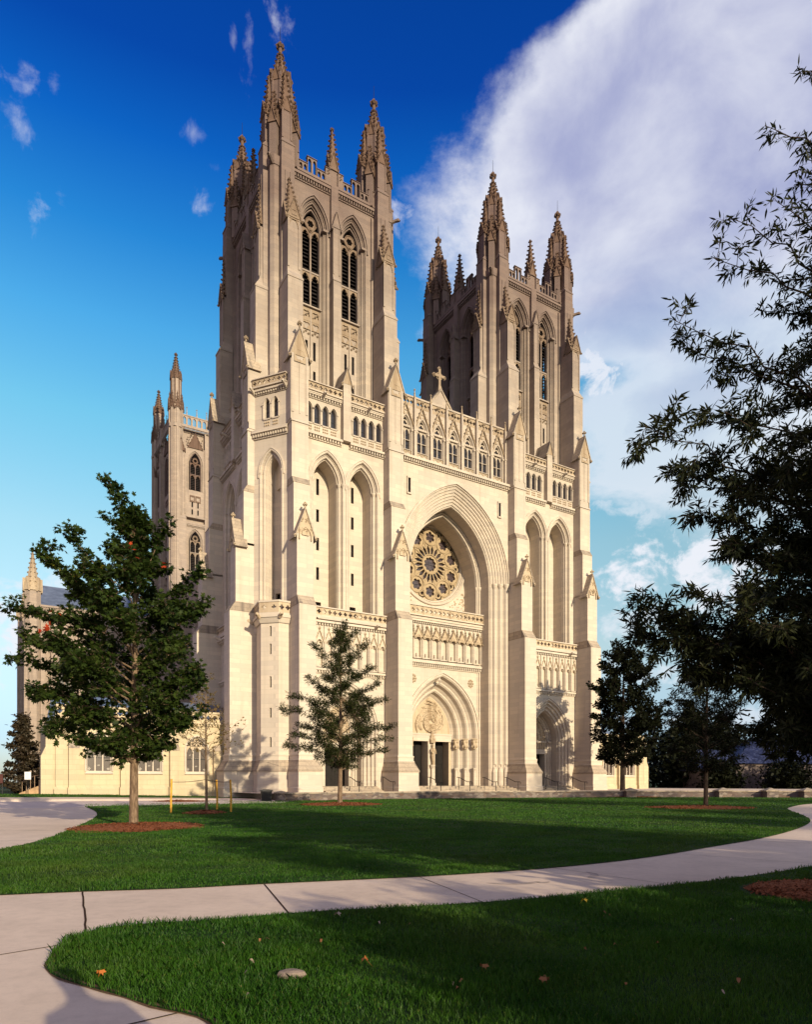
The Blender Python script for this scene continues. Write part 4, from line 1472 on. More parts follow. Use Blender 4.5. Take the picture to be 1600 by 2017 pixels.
# ---- great portal ------------------------------------------------------------
mb = MB(STONE)
RP = rad(4.8, 6.45)
pp = [(0.0, -1.1)]
d, w = 0.0, -1.1
for i in range(3):
    r = 0.13
    pp += [(d + r - r * math.cos(math.pi * j / 4), w - 0.10 * math.sin(math.pi * j / 4)) for j in range(5)]
    pp += [(d + 0.30, w + 0.02), (d + 0.34, w + 0.10), (d + 0.46, w + 0.52), (d + 0.62, w + 0.70), (d + 0.68, w + 0.78)]
    d, w = d + 0.68, w + 0.80
    pp.append((d, w))
pp += [(2.10, w + 0.02), (2.16, 1.45)]
mb.arch_sweep(CF, 0, 0.9, 6.65, 4.8, RP, pp, 14)
mb.arch_sweep(CF, 0, 6.5, 6.65, 4.8, RP, [(-0.16, -1.1), (-0.16, -1.26), (0.0, -1.28), (0.03, -1.1)], 14)
HP = 4.8 - 2.14
mb.box(CF, -HP - 0.05, HP + 0.05, 0.98, 1.5, 5.95, 6.72)
mb.box(CF, -HP - 0.05, HP + 0.05, 0.92, 1.5, 6.62, 6.80)
for s in (-1, 1):
    mb.box(CF, s * (HP - 0.12) - 0.16, s * (HP - 0.12) + 0.16, 1.1, 2.6, 0.9, 5.95)
    for i in range(3):
        c = (s * (4.8 - 0.68 * i - 0.42), -1.1 + 0.80 * i + 0.10)
        mb.use(STONE)
        mb.cone(c, 0.19, 1.0, 0.17, 2.75, 8)
        mb.cone(c, 0.17, 2.7, 0.27, 2.95, 8)
        mb.cone(c, 0.27, 2.95, 0.27, 3.05, 8)
        mb.cone(c, 0.27, 0.5, 0.25, 1.0, 8)
        mb.use(CARVED)
        mb.cone(c, 0.20, 5.15, 0.30, 5.5, 6)
        mb.cone(c, 0.30, 5.5, 0.30, 6.25, 6)
        for q in range(12):
            t = q * math.pi / 6
            mb.octa((c[0] + 0.30 * math.cos(t), c[1] + 0.30 * math.sin(t), 5.42 + 0.5 * (q % 2)), 0.10, 0.2)
            mb.octa((c[0] + 0.28 * math.cos(t), c[1] + 0.28 * math.sin(t), 6.2), 0.09, 0.16)
mb.use(STONE)
mb.box(CF, -5.05, 5.05, -1.16, -0.9, 0.5, 1.05)
mb.octa((-0.45, -1.2, 12.3), 0.26, 0.34)
mb.build('portal', entrance, (XC, 0, 0))
mb = MB(CARVED)
hw = HP + 0.02
mb.arch_fill(CF, 0, 6.7, 6.75, hw, RP - 2.14, 1.32, 12)
for q in range(300):                                      # swirling relief
    t0 = rnd.uniform(0, 6.28)
    r0 = rnd.uniform(0.2, 3.6)
    pts = []
    for j in range(6):
        t, r = t0 + j * 0.16 * (1.5 / (0.6 + r0)) * 1.6, r0 + 0.07 * j
        u, z = r * math.cos(t) * 1.0, 8.1 + r * math.sin(t) * 1.05
        pts.append((u, z))
    ok = all(6.85 < z and abs(u) < hw * 0.96 * max(0.0, 1 - ((z - 6.75) / 4.15) ** 1.7) for u, z in pts)
    if ok:
        mb.tube([(u, 1.24 - 0.05 * math.sin(i * 0.7), z) for i, (u, z) in enumerate(pts)], [0.05, 0.09, 0.12, 0.11, 0.08, 0.04], 6)
        mb.octa((pts[2][0], 1.12, pts[2][1]), 0.12)
mb.build('tympanum', entrance, (XC, 0, 0))
mb = MB(WOOD)
for s in (-1, 1):
    for a, b in ((0.52, 1.50), (1.52, 2.50)):
        u0, u1 = sorted((s * a, s * b))
        mb.box(CF, u0, u1, 2.3, 2.4, 1.1, 5.95)
        mb.box(CF, u0 + 0.15, u1 - 0.15, 2.24, 2.31, 1.4, 3.2)
        mb.box(CF, u0 + 0.15, u1 - 0.15, 2.24, 2.31, 3.5, 5.6)
mb.use(VOID).box(CF, -2.8, 2.8, 2.45, 2.5, 0.9, 6.1)
mb.build('door', entrance, (XC, 0, 0))
mb = MB(STONE)
mb.box(CF, -0.46, 0.46, 1.0, 2.3, 0.9, 5.97)
mb.box(CF, -0.52, 0.52, 0.9, 1.5, 0.9, 1.4)
mb.cone((0, 0.82), 0.30, 0.95, 0.26, 1.4, 8)
mb.cone((0, 0.82), 0.20, 1.4, 0.18, 3.0, 8)
mb.cone((0, 0.82), 0.20, 3.0, 0.32, 3.25, 8)
mb.cone((0, 0.82), 0.32, 3.25, 0.32, 3.38, 8)
mb.use(CARVED)
mb.cone((0, 0.80), 0.30, 5.75, 0.36, 6.1, 6)
mb.spire((0, 0.86), 0.34, 6.1, 0.05, 7.1, 6, 3, 0.08)
mb.build('trumeau', entrance, (XC, 0, 0))
mb = MB(CARVED)
body = [(0.05, 3.38, .17), (0.04, 3.7, .15), (-.02, 4.05, .17), (-.05, 4.35, .20), (0.0, 4.65, .17), (.03, 4.95, .21), (.02, 5.15, .20), (0.0, 5.27, .08), (0.0, 5.33, .07)]
mb.tube([(x, 0.72, z) for x, z, r in body], [r for x, z, r in body], 9)
mb.lathe((0.0, 0.70), [(0.0, 5.30), (0.07, 5.33), (0.10, 5.42), (0.11, 5.5), (0.09, 5.6), (0.0, 5.66)], 9)
mb.tube([(-0.20, 0.7, 5.12), (-0.28, 0.62, 4.85), (-0.16, 0.52, 4.66), (-0.02, 0.5, 4.72)], [0.075, 0.065, 0.055, 0.05], 6)
mb.tube([(0.22, 0.7, 5.12), (0.32, 0.64, 4.82), (0.30, 0.55, 4.55)], [0.075, 0.065, 0.05], 6)
mb.build('statue', entrance, (XC, 0, 0))

# ---- steps -----------------------------------------------------------------
def steps(name, u0, u1, w_top, w_bot, parent, loc):
    mb = MB(ROOFSTONE)
    n = 4
    for i in range(n):
        z1 = 1.10 - i * 0.135
        a = w_top + (w_bot - w_top) * (i + 1) / n
        mb.box(CF, u0, u1, a, w_top + 3.5, z1 - 0.6, z1)
    return mb.build(name, parent, loc)


steps('steps', -HB + 0.1, HB - 0.1, -3.6, -5.9, entrance, (XC, 0, 0))
s1 = steps('steps', -3.0, 3.0, -3.9, -5.6, tower, (W / 2, 0, 0))
c = s1.copy()
COL.objects.link(c)
c.parent = tower2

# ---- nave, crossing tower, transept ------------------------------------------
mb = MB(OLDSTONE)
mb.box(CF, 3.0, S + W - 3.0, 11.5, 84, 0, 33)
mb.box(CF, -1.5, S + W + 1.5, 11.5, 84, 0, 16)
for i in range(9):
    y = 19 + i * 7.6
    for x in (-2.2, S + W + 2.2):
        mb.box(CF, x - 0.9, x + 0.9, y - 0.7, y + 0.7, 0, 22.5)
        mb.use(CARVED).spire((x, y), 0.75, 22.5, 0.08, 26.6, 4, 6, 0.16, math.pi / 4, 0.25)
        mb.use(OLDSTONE)
nave = mb.build('nave', cathedral)
mb = MB(LEAD)
mb.prism(Fr((XC, 0), (1, 0), (0, 1)), [(-12.2, 32.5), (12.2, 32.5), (0, 43.2)], 0.3, 84)
mb.build('roof', nave)

CT = (XC, 93.0)
mb = MB(OLDSTONE)
hx, hy = 7.2, 8.0
mb.box(CF, CT[0] - hx, CT[0] + hx, CT[1] - hy, CT[1] + hy, 30, 75.6)
cw = belfry_window_mesh(62.7, 65.9, 68.3, 1.15, 2.3, 'tower_window')
lw = belfry_window_mesh(45.7, 49.5, 52.0, 1.15, 2.2, 'tower_window')
cross_faces = [(Fr((CT[0], CT[1] - hy), (1, 0), (0, 1)), hx, 0.0), (Fr((CT[0] - hx, CT[1]), (0, 1), (1, 0)), hy, -math.pi / 2),
               (Fr((CT[0], CT[1] + hy), (1, 0), (0, -1)), hx, math.pi), (Fr((CT[0] + hx, CT[1]), (0, 1), (-1, 0)), hy, math.pi / 2)]
for fr, h, rz in cross_faces:
    for s in (-1, 1):
        uc = s * 3.45
        for z0, zs, rise in ((62.7, 68.3, 2.9), (45.7, 52.0, 2.8)):
            R = rad(1.7, rise)
            # each window sits in a deep moulded frame standing proud of the wall
            mb.arch_wall(fr, uc - 1.95, uc + 1.95, z0 - 0.5, zs + 3.4, -0.75, uc, z0, zs, 1.7, R, 8)
            mb.arch_sweep(fr, uc, z0, zs, 1.7, R, rolls(0, -0.75, 2, 0.25, 0.2, 0.08) + [(0.55, 0.1)], 8)
        mb.use(CARVED)
        mb.gable(fr, uc, 1.5, 71.5, 74.7, -0.95, -0.8, 0.06, 0.08, None, 5, 0.16)
        for q in range(30):
            mb.octa(fr.p(uc + rnd.uniform(-1.8, 1.8), -0.74, rnd.uniform(71.4, 74.8)), 0.16)
        for du in (-0.6, 0.6):
            mb.foil_cell(fr, uc + du - 0.55, uc + du + 0.55, 60.2, 61.6, -0.85, 0.15, 4, 0.5, 0.5, 0.46, 0.78, CARVED, 16)
        mb.use(OLDSTONE)
        mb.holed(fr, uc - 1.95, uc + 1.95, 57.2, 62.2, -0.75, [(uc + a, uc + a + 0.3, z0, z0 + 1.1) for a in (-0.75, 0.45) for z0 in (57.6, 59.1)], 0.3)
        mb.box(fr, uc - 1.95, uc + 1.95, -0.95, 0, 56.9, 57.2)
        mb.box(fr, uc - 1.95, uc + 1.95, -0.95, 0, 55.5, 55.9)
        cornice(mb, fr, uc - 1.95, uc + 1.95, -0.75, 54.9, 55.5, 0.3)
        mb.box(fr, s * 1.35 - 0.12, s * 1.35 + 0.12, -1.0, 0, 44, 75)
    mb.box(fr, -1.2, 1.2, -0.7, 0, 42, 75.4)
    mb.box(fr, -0.55, 0.55, -1.5, 0, 42, 70.5)
    mb.gable(fr, 0, 0.5, 70.4, 72.6, -1.5, -0.7, 0.06, 0.08, None, 4, 0.14)
    for s in (-1, 1):
        a = s * (h - 0.75)
        mb.box(fr, a - 1.05, a + 1.05, -1.35, 0, 30, 56.3)
        mb.taper(fr, (a - 1.1, a + 1.1, -1.4, 0), 56.3, (a - 0.95, a + 0.95, -1.05, 0), 57.0)
        mb.box(fr, a - 0.95, a + 0.95, -1.05, 0, 57.0, 70)
        for q in (-0.8, 0, 0.8):
            mb.box(fr, a + q - 0.1, a + q + 0.1, -1.15, -1.0, 57.4, 69.8)
        mb.use(CARVED)
        mb.gable(fr, a, 0.8, 70.4, 73.0, -1.15, -0.7, 0.06, 0.08, None, 4, 0.15)
        mb.use(OLDSTONE)
    cornice(mb, fr, -h, h, -0.9, 75.0, 75.8, 0.35)
crossing = mb.build('crossing_tower', cathedral)
for fr, h, rz in cross_faces:
    for s in (-1, 1):
        link('tower_window', cw, crossing, fr.p(s * 3.45, -0.56, 0), rz)
        link('tower_window', lw, crossing, fr.p(s * 3.45, -0.56, 0), rz)
mb = MB(OLDSTONE)
n = 12
for i in range(n):
    a = -6.2 + 12.4 * i / n
    p = 12.4 / n
    uc = a + p / 2
    mb.arch_wall(CF, a, a + p, 75.8, 78.0, 0, uc, 76.1, 77.2, p * 0.30, rad(p * 0.3, p * 0.5), 4)
    mb.arch_sweep(CF, uc, 76.1, 77.2, p * 0.3, rad(p * 0.3, p * 0.5), [(0, 0), (0, 0.35)], 4)
    mb.box(CF, uc - 0.03, uc + 0.03, 0.1, 0.2, 76.0, 77.6)
    if i % 2:
        mb.spire((a, 0.15), 0.16, 78.0, 0.05, 79.6, 4, 3, 0.08, math.pi / 4, 0.16)
mb.box(CF, -6.2, 6.2, -0.1, 0.45, 77.9, 78.1)
CP = mb.mesh('parapet')
for fr, h, rz in cross_faces:
    link('parapet', CP, crossing, fr.p(0, -0.9, 0), rz)
mb = MB(OLDSTONE)
mb.cone((0, 0), 1.40, 30, 1.38, 79.6, 8)
mb.cone((0, 0), 1.62, 75.0, 1.62, 75.7, 8)
mb.cone((0, 0), 1.12, 79, 1.04, 85.6, 8)
for k in range(8):
    a = k * math.pi / 4
    f = Fr((0, 0), (math.cos(a), math.sin(a)), (-math.sin(a), math.cos(a)))
    mb.box(f, -0.26, 0.26, -1.50, 0, 30, 79.0)
    mb.use(CARVED)
    mb.gable(f, 0, 0.48, 78.8, 80.9, -1.5, -0.8, 0.05, 0.08, None, 3, 0.13)
    mb.spire((f.p(0, -1.3, 0)[0], f.p(0, -1.3, 0)[1]), 0.30, 79.0, 0.05, 82.4, 4, 5, 0.13)
    mb.gable(f, 0, 0.36, 85.2, 86.8, -1.10, -0.3, 0.04, 0.07)
    b = a + math.pi / 8
    mb.cone((1.06 * math.cos(b), 1.06 * math.sin(b)), 0.14, 79, 0.12, 85.4, 5)
    mb.spire((1.06 * math.cos(b), 1.06 * math.sin(b)), 0.17, 85.3, 0.03, 86.8, 4, 2, 0.09)
    mb.use(OLDSTONE)
mb.use(CARVED).spire((0, 0), 0.95, 85.5, 0.15, 90.2, 8, 8, 0.24, None, 0.42)
CPIN = mb.mesh('corner_pinnacle')
for sx in (-1, 1):
    for sy in (-1, 1):
        link('corner_pinnacle', CPIN, crossing, (CT[0] + sx * hx, CT[1] + sy * hy, 0))
mb = MB(OLDSTONE)
mb.box(CF, -0.45, 0.45, -0.45, 0.45, 74.5, 78.2)
mb.use(CARVED).spire((0, 0), 0.62, 78.0, 0.08, 82.2, 4, 6, 0.17, math.pi / 4, 0.26)
CMID = mb.mesh('slender_pinnacle')
for fr, h, rz in cross_faces:
    link('slender_pinnacle', CMID, crossing, fr.p(0, -0.9, 0), rz)

# transept arms
for m in (1, -1):
    X = (lambda x: x) if m > 0 else (lambda x: S + W - x)
    fr = Fr((X(0), 80.0), (-m, 0), (0, 1))                # u grows outward
    mb = MB(OLDSTONE)
    uo = 16.0
    mb.box(fr, -9, uo, 0.5, 24, 0, 33.5)
    ws = [uo - 5.9 - 4.6 * i for i in range(4)]
    for uc in ws:
        mb.arch_wall(fr, uc - 2.3, uc + 2.3, 17.6, 33.5, 0, uc, 18.2, 25.5, 1.7, rad(1.7, 3.0), 8)
        mb.arch_sweep(fr, uc, 18.2, 25.5, 1.7, rad(1.7, 3.0), rolls(0, 0, 2, 0.18, 0.2, 0.07) + [(0.4, 0.5)], 8)
        for q in (-0.45, 0.45):
            mb.box(fr, uc + q - 0.07, uc + q + 0.07, 0.2, 0.42, 18.2, 27.5)
        mb.box(fr, uc + 2.3 - 0.5, uc + 2.3 + 0.5, -1.2, 0.5, 0, 31)
        mb.use(GLASS).arch_fill(fr, uc, 18.2, 25.5, 1.4, rad(1.4, 2.6), 0.44, 6)
        mb.use(OLDSTONE)
    mb.box(fr, uo - 3.5, uo, 0, 0.6, 0, 33.5)
    mb.box(fr, -9, uo - 3.4, -2.5, 0.5, 0, 15.2)
    cornice(mb, fr, -9, uo - 3.4, -2.5, 15.2, 15.9, 0.4)
    for i in range(30):
        mb.foil_cell(fr, -9 + i * 0.7, -9 + (i + 1) * 0.7, 15.9, 17.0, -2.5, 0.25, 4, 0.56, 0.42, 0.28)
    cornice(mb, fr, -9, uo, 0, 33.0, 33.9, 0.4)
    for u, w in ((uo - 0.2, -0.2), (uo - 0.2, 24.2)):
        c = fr.p(u, w, 0)[:2]
        mb.cone(c, 1.5, 0, 1.4, 36.5, 8)
        mb.box(fr, u - 1.9, u - 1.2, w - 1.2, w + 0.5, 0, 33)
        mb.box(fr, u - 0.3, u + 1.4, w - 1.0, w + 1.0, 0, 28)
        mb.use(CARVED)
        for k in range(8):
            a = k * math.pi / 4
            f = Fr(c, (math.cos(a), math.sin(a)), (-math.sin(a), math.cos(a)))
            mb.gable(f, 0, 0.5, 36.0, 38.2, -1.5, -0.4, 0.05, 0.08)
        mb.spire(c, 1.15, 36.6, 0.1, 43.4, 8, 8, 0.2, None, 0.34)
        mb.use(OLDSTONE)
    tr = mb.build('transept', cathedral)
    mb = MB(LEAD)
    f2 = Fr(fr.p(0, 12.25, 0)[:2], (0, 1), (-m, 0))
    mb.prism(f2, [(-12.0, 33.2), (12.0, 33.2), (0, 40.5)], -8, uo - 0.4)
    mb.build('roof', tr)

# low side wings, each with traceried windows
def wing_window_mesh():
    mb = MB(STONE)
    hw, zs, zb = 0.98, 4.35, 2.42
    R = rad(hw, 1.25)
    mb.arch_sweep(CF, 0, zb, zs, hw, R, [(-0.14, 0.0), (-0.14, -0.10), (-0.02, -0.12), (0.0, 0.0), (0.10, 0.12), (0.10, 0.32)], 8)
    for u in (-0.30, 0.30):
        mb.box(CF, u - 0.05, u + 0.05, 0.14, 0.30, zb, zs + 0.25)
    mb.use(CARVED)
    for u in (-0.59, 0.0, 0.59):
        h = 0.25 if u == 0 else 0.24
        top = zs + 0.62
        mb.arch_wall(CF, u - 0.29, u + 0.29, zs - 0.15, top if u == 0 else zs + 0.40, 0.18, u, zs - 0.15, zs - 0.15, h, rad(h, 0.40), 5)
        mb.arch_sweep(CF, u, zs - 0.15, zs - 0.15, h, rad(h, 0.40), [(0, 0.18), (0.02, 0.28)], 5, False)
    for u, z in ((-0.3, zs + 0.55), (0.3, zs + 0.55)):
        mb.foil_cell(CF, u - 0.22, u + 0.22, z - 0.18, z + 0.26, 0.18, 0.1, 4, 0.55, 0.42, 0.17)
    mb.foil_cell(CF, -0.2, 0.2, zs + 0.72, zs + 1.1, 0.18, 0.1, 3, 0.55, 0.42, 0.15, 0.5)
    mb.use(STONE).taper(CF, (-1.1, 1.1, -0.16, 0.3), zb - 0.22, (-1.02, 1.02, 0.02, 0.3), zb + 0.02)
    mb.use(LEADED)
    mb.arch_fill(CF, 0, zb, zs, hw - 0.06, R - 0.06, 0.28, 8)
    mb.use(IRON)
    mb.box(CF, -0.86, 0.86, 0.2, 0.25, 3.55, 3.60)
    return mb.mesh('window')


m_, g_, b_, o_ = material('leaded_lights')
ob = g_.node('ShaderNodeTexCoord').outputs['Object']
x, y, z = g_.sep(ob)
for_d = []
for s in (1, -1):
    q = g_.m('ADD', g_.m('MULTIPLY', x, 1.6), g_.m('MULTIPLY', z, 1.0 * s))
    f = g_.m('ABSOLUTE', g_.m('SUBTRACT', g_.m('FRACT', g_.m('MULTIPLY', q, 5.5)), 0.5))
    for_d.append(g_.step(f, 0.36, 0.44))
lead = g_.m('MAXIMUM', for_d[0], for_d[1])
vor = g_.noise(ob, 3.2, 2, 0.4)
col = g_.mix(g_.step(vor, 0.63, 0.70), (0.030, 0.018, 0.016), (0.34, 0.30, 0.26))
g_.l.new(g_.mix(lead, col, (0.085, 0.058, 0.042)), b_.inputs['Base Color'])
b_.inputs['Roughness'].default_value = 0.3
LEADED = m_
WW = wing_window_mesh()
WY = 2.0
for m in (1, -1):
    X = (lambda x: x) if m > 0 else (lambda x: S + W - x)
    far = -18.75
    f = Fr((X(0), WY), (m, 0), (0, 1))                    # u = local x of the first wing
    cs = [-15.45, -11.35, -7.25]
    mb = MB(WINGSTONE)
    e = [far, -13.4, -9.3, -3.0]
    for i, uc in enumerate(cs):
        mb.arch_wall(f, e[i], e[i + 1], -0.2, 6.95, 0, uc, 2.42, 4.35, 0.98, rad(0.98, 1.25), 8)
    mb.box(f, far, far + 0.3, 0.02, 16, -0.2, 7.0)
    mb.box(f, far, -3.0, 0.7, 0.9, -0.2, 6.9)
    mb.taper(f, (far - 0.12, -3.0, -0.14, 0.02), 0.95, (far - 0.04, -3.0, -0.02, 0.02), 1.10)
    mb.box(f, far - 0.12, -3.0, -0.14, 0.02, -0.2, 0.95)
    cornice(mb, f, far - 0.05, -3.0, 0, 6.55, 7.02, 0.28)
    for i in range(27):
        p = (-3.0 - far) / 27
        mb.foil_cell(f, far + i * p, far + (i + 1) * p, 7.02, 7.75, 0.0, 0.2, 4, 0.56, 0.42, 0.24)
    mb.taper(f, (far - 0.06, -3.0, -0.1, 0.3), 7.75, (far, -3.0, 0.0, 0.2), 7.92)
    for u in (-17.4, -13.4, -9.3, -5.4):
        mb.box(f, u - 0.40, u + 0.40, -0.40, 0.02, 1.0, 4.3)
        mb.box(f, u - 0.48, u + 0.48, -0.52, 0.02, -0.2, 1.05)
        mb.use(ROOFSTONE).taper(f, (u - 0.42, u + 0.42, -0.42, 0.02), 4.3, (u - 0.40, u + 0.40, -0.12, 0.02), 4.85)
        mb.use(WINGSTONE)
    # angle buttress at the outer corner
    for a, b in ((far - 1.05, far + 0.02),):
        mb.box(f, a, b, 0.25, 1.25, -0.2, 3.6)
        mb.taper(f, (a, b, 0.25, 1.25), 3.6, (a + 0.35, b, 0.25, 1.25), 4.4)
        mb.box(f, a + 0.35, b, 0.25, 1.25, 4.4, 5.6)
        mb.taper(f, (a + 0.35, b, 0.25, 1.25), 5.6, (b - 0.1, b, 0.25, 1.25), 6.5)
    wing = mb.build('low_wing', cathedral)
    for uc in cs:
        link('window', WW, wing, f.p(uc, 0, 0))
    mb = MB(LEAD)
    mb.prism(Fr(f.p((far - 3.0) / 2, 0, 0)[:2], (0, 1), (m, 0)), [(0.3, 7.05), (16, 7.05), (8.2, 9.6)], (far + 0.4 - (far - 3.0) / 2), 7.8)
    for i in range(17):
        pass
    mb.build('roof', wing)

# ------------------------------------------------------------------ ground
def l2w(x, y):
    return (-11.8705 + math.cos(TH) * x - math.sin(TH) * y, 64.2342 + math.sin(TH) * x + math.cos(TH) * y)


def ground_mat(name, base, dark, scale, amount, rough=0.95, bumpd=0.02):
    m, gg, b, o = material(name)
    ob = gg.node('ShaderNodeTexCoord').outputs['Object']
    n1, n2 = gg.noise(ob, scale, 6, 0.6), gg.noise(ob, scale * 9, 5, 0.65)
    k = gg.m('ADD', gg.m('MULTIPLY', gg.step(n1, 0.35, 0.7), 0.6), gg.m('MULTIPLY', gg.step(n2, 0.4, 0.7), 0.4))
    gg.l.new(gg.mix(gg.m('MULTIPLY', k, amount), base, dark), b.inputs['Base Color'])
    b.inputs['Roughness'].default_value = rough
    b.inputs['Specular IOR Level'].default_value = 0.1
    n3 = gg.noise(ob, scale * 70, 3, 0.7)
    c_ = gg.mix(gg.m('MULTIPLY', k, amount), base, dark)
    c_ = gg.mix(gg.m('MULTIPLY', gg.step(n3, 0.52, 0.72), 0.35), c_, dark)
    gg.l.new(gg.mix(gg.m('MULTIPLY', gg.step(gg.noise(ob, scale * 0.35, 7, 0.7, 2.2, 1.2), 0.60, 0.66), 0.30), c_, dark), b.inputs['Base Color'])
    bump(gg, b, gg.m('ADD', n2, gg.m('MULTIPLY', n3, 0.5)), 0.4, bumpd)
    return m


EARTH = ground_mat('earth_and_turf', (0.030, 0.045, 0.012), (0.020, 0.028, 0.010), 0.05, 1.0)
SOIL = ground_mat('turf_soil', (0.018, 0.045, 0.008), (0.010, 0.026, 0.006), 0.8, 1.0)
CONCRETE = ground_mat('broom_concrete', (0.65, 0.515, 0.415), (0.42, 0.325, 0.26), 0.75, 0.62, 0.85, 0.006)
ASPHALT = ground_mat('pale_paving', (0.56, 0.46, 0.42), (0.44, 0.36, 0.33), 0.30, 0.7)
JOINT = plain('dark_joint', (0.05, 0.032, 0.025), 0.95, 0.0)
STAIN = plain('dark_tyre_stain', (0.42, 0.335, 0.285), 0.9, 0.1, 0, 0.25, 6)
BARE = ground_mat('bare_soil_edge', (0.16, 0.10, 0.06), (0.06, 0.035, 0.02), 3.0, 1.0)


def sheet(name, pts, z, mat, kind='structure', thick=0.0):
    mb = MB(mat)
    if thick:
        mb.prism_z(pts, z - thick, z)
    else:
        mb.add([(x, y, z) for x, y in pts], [tuple(range(len(pts)))])
    o = mb.build(name)
    o['kind'] = kind
    return o


def smooth(pts, n=4):
    """Catmull-Rom through the points"""
    out_ = []
    for i in range(len(pts) - 1):
        p0, p1, p2, p3 = (Vector(pts[max(i - 1, 0)]), Vector(pts[i]), Vector(pts[i + 1]), Vector(pts[min(i + 2, len(pts) - 1)]))
        for k in range(n):
            t = k / n
            out_.append(tuple(0.5 * ((2 * p1) + (p2 - p0) * t + (2 * p0 - 5 * p1 + 4 * p2 - p3) * t * t + (3 * p1 - p0 - 3 * p2 + p3) * t ** 3)))
    out_.append(tuple(pts[-1]))
    return out_


sheet('ground', [(-4000, -4000), (4000, -4000), (4000, 4000), (-4000, 4000)], -0.06, EARTH)
sheet('path', [(-75, -40), (48, -40), (60, 52), (-9, 57.5), (-13, 58.0), (-31, 46.5), (-75, 46)], 0.0, CONCRETE)
L1 = smooth([(-1.0, 3.6), (-1.21, 4.22), (-1.69, 4.53), (-2.06, 4.8), (-2.44, 5.04), (-2.80, 5.34), (-3.02, 5.75), (-3.14, 6.15), (-3.22, 6.5), (-3.10, 6.95),
             (-2.68, 7.2), (-2.18, 7.36), (-1.7, 7.58), (-0.88, 7.91), (0.0, 8.13), (1.0, 8.48), (2.0, 8.90), (3.63, 9.74), (5.14, 10.62), (7.2, 12.08),
             (9.7, 14.3), (12.0, 16.5), (14.3, 18.9), (17.1, 22.2), (19.6, 25.8), (21.8, 29.8), (24.7, 35.6), (28.2, 41.0), (33, 46)]) + [(60, 48), (60, -38), (2, -38), (0.5, 0)]
L2 = smooth([(-5.36, 9.0), (-4.4, 9.29), (-3.2, 9.56), (-2.08, 9.99), (0.0, 10.67), (1.7, 11.4), (3.19, 12.28), (4.9, 13.6), (7.1, 15.75), (9.4, 18.03),
             (11.6, 20.6), (13.99, 23.78), (16.01, 26.97), (18.09, 31.14), (20.96, 37.4), (23.8, 41.8), (27.5, 46.4), (33, 51), (39, 54)])
L2 = L2 + [(39, 64.2), (30, 66.2), (19.5, 66.2), (9.6, 63.7), (-1.9, 59.2), (-8, 54.6), (-10.4, 53.4)] + \
    smooth([(-14.0, 54.0), (-18.2, 52.8), (-20.9, 49.5), (-21.2, 45.5), (-20.0, 42.3), (-17.85, 38.4), (-15.36, 33.74), (-13.1, 28.7), (-10.9, 22.4), (-9.5, 18.0), (-9.0, 15.0),
            (-9.1, 12.0), (-8.6, 9.8), (-7.2, 8.8), (-5.36, 9.0)])[:-1]
sheet('lawn_soil', L1, 0.012, SOIL)
sheet('lawn_soil', L2, 0.012, SOIL)
# bare lip of soil round the front lawn
mb = MB(BARE)
e = L1[2:40]
nrm = []
for i, p in enumerate(e):
    a, b = Vector(e[max(i - 1, 0)]), Vector(e[min(i + 1, len(e) - 1)])
    d = (b - a).normalized()
    nrm.append((-d.y, d.x))
wd = [0.004 + 0.016 * (0.5 + 0.5 * math.sin(i * 1.3)) if p[1] < 6.4 else 0.012 for i, p in enumerate(e)]
mb.grid([[(p[0] + q[0] * w, p[1] + q[1] * w, 0.006) for p, q, w in zip(e, nrm, wd)], [(p[0] - q[0] * 0.05, p[1] - q[1] * 0.05, 0.016) for p, q in zip(e, nrm)]])
mb.build('soil_edge')['kind'] = 'structure'

# sloping verge, pavement and kerb in front of the left wing
A_ = [(x, 1.86, z) for x, z in ((-40, 0.62), (-26, 0.60), (-18, 0.50), (-4, 0.12), (-3, 0.1))]


def strip(name, y0, f0, y1, f1, mat, kind='structure'):
    mb = MB(mat)
    rows = []
    for y, f in ((y0, f0), (y1, f1)):
        rows.append([(*l2w(x, y), z * f) for x, _, z in A_])
    mb.grid(rows)
    o = mb.build(name)
    o['kind'] = kind
    return o


strip('verge', 1.98, 1.0, -3.0, 0.66, SOIL)
strip('pavement', -2.96, 0.67, -5.6, 0.50, CONCRETE)
strip('kerb', -5.58, 0.505, -5.82, 0.20, CONCRETE)
strip('road', -5.8, 0.21, -16, 0.004, ASPHALT)

# joints and marks on the path
mb = MB(JOINT)


def joint(a, b, w=0.016, wig=0.0):
    a, b = Vector(a), Vector(b)
    d = (b - a)
    nn = Vector((-d.y, d.x)).normalized() * w
    r0, r1 = [], []
    rj = random.Random(int(a.x * 100))
    for i in range(13):
        p = a + d * (i / 12) + nn * (rj.uniform(-1, 1) * wig / w if w else 0)
        r0.append((p.x - nn.x / 2, p.y - nn.y / 2, 0.004))
        r1.append((p.x + nn.x / 2, p.y + nn.y / 2, 0.004))
    mb.grid([r0, r1])


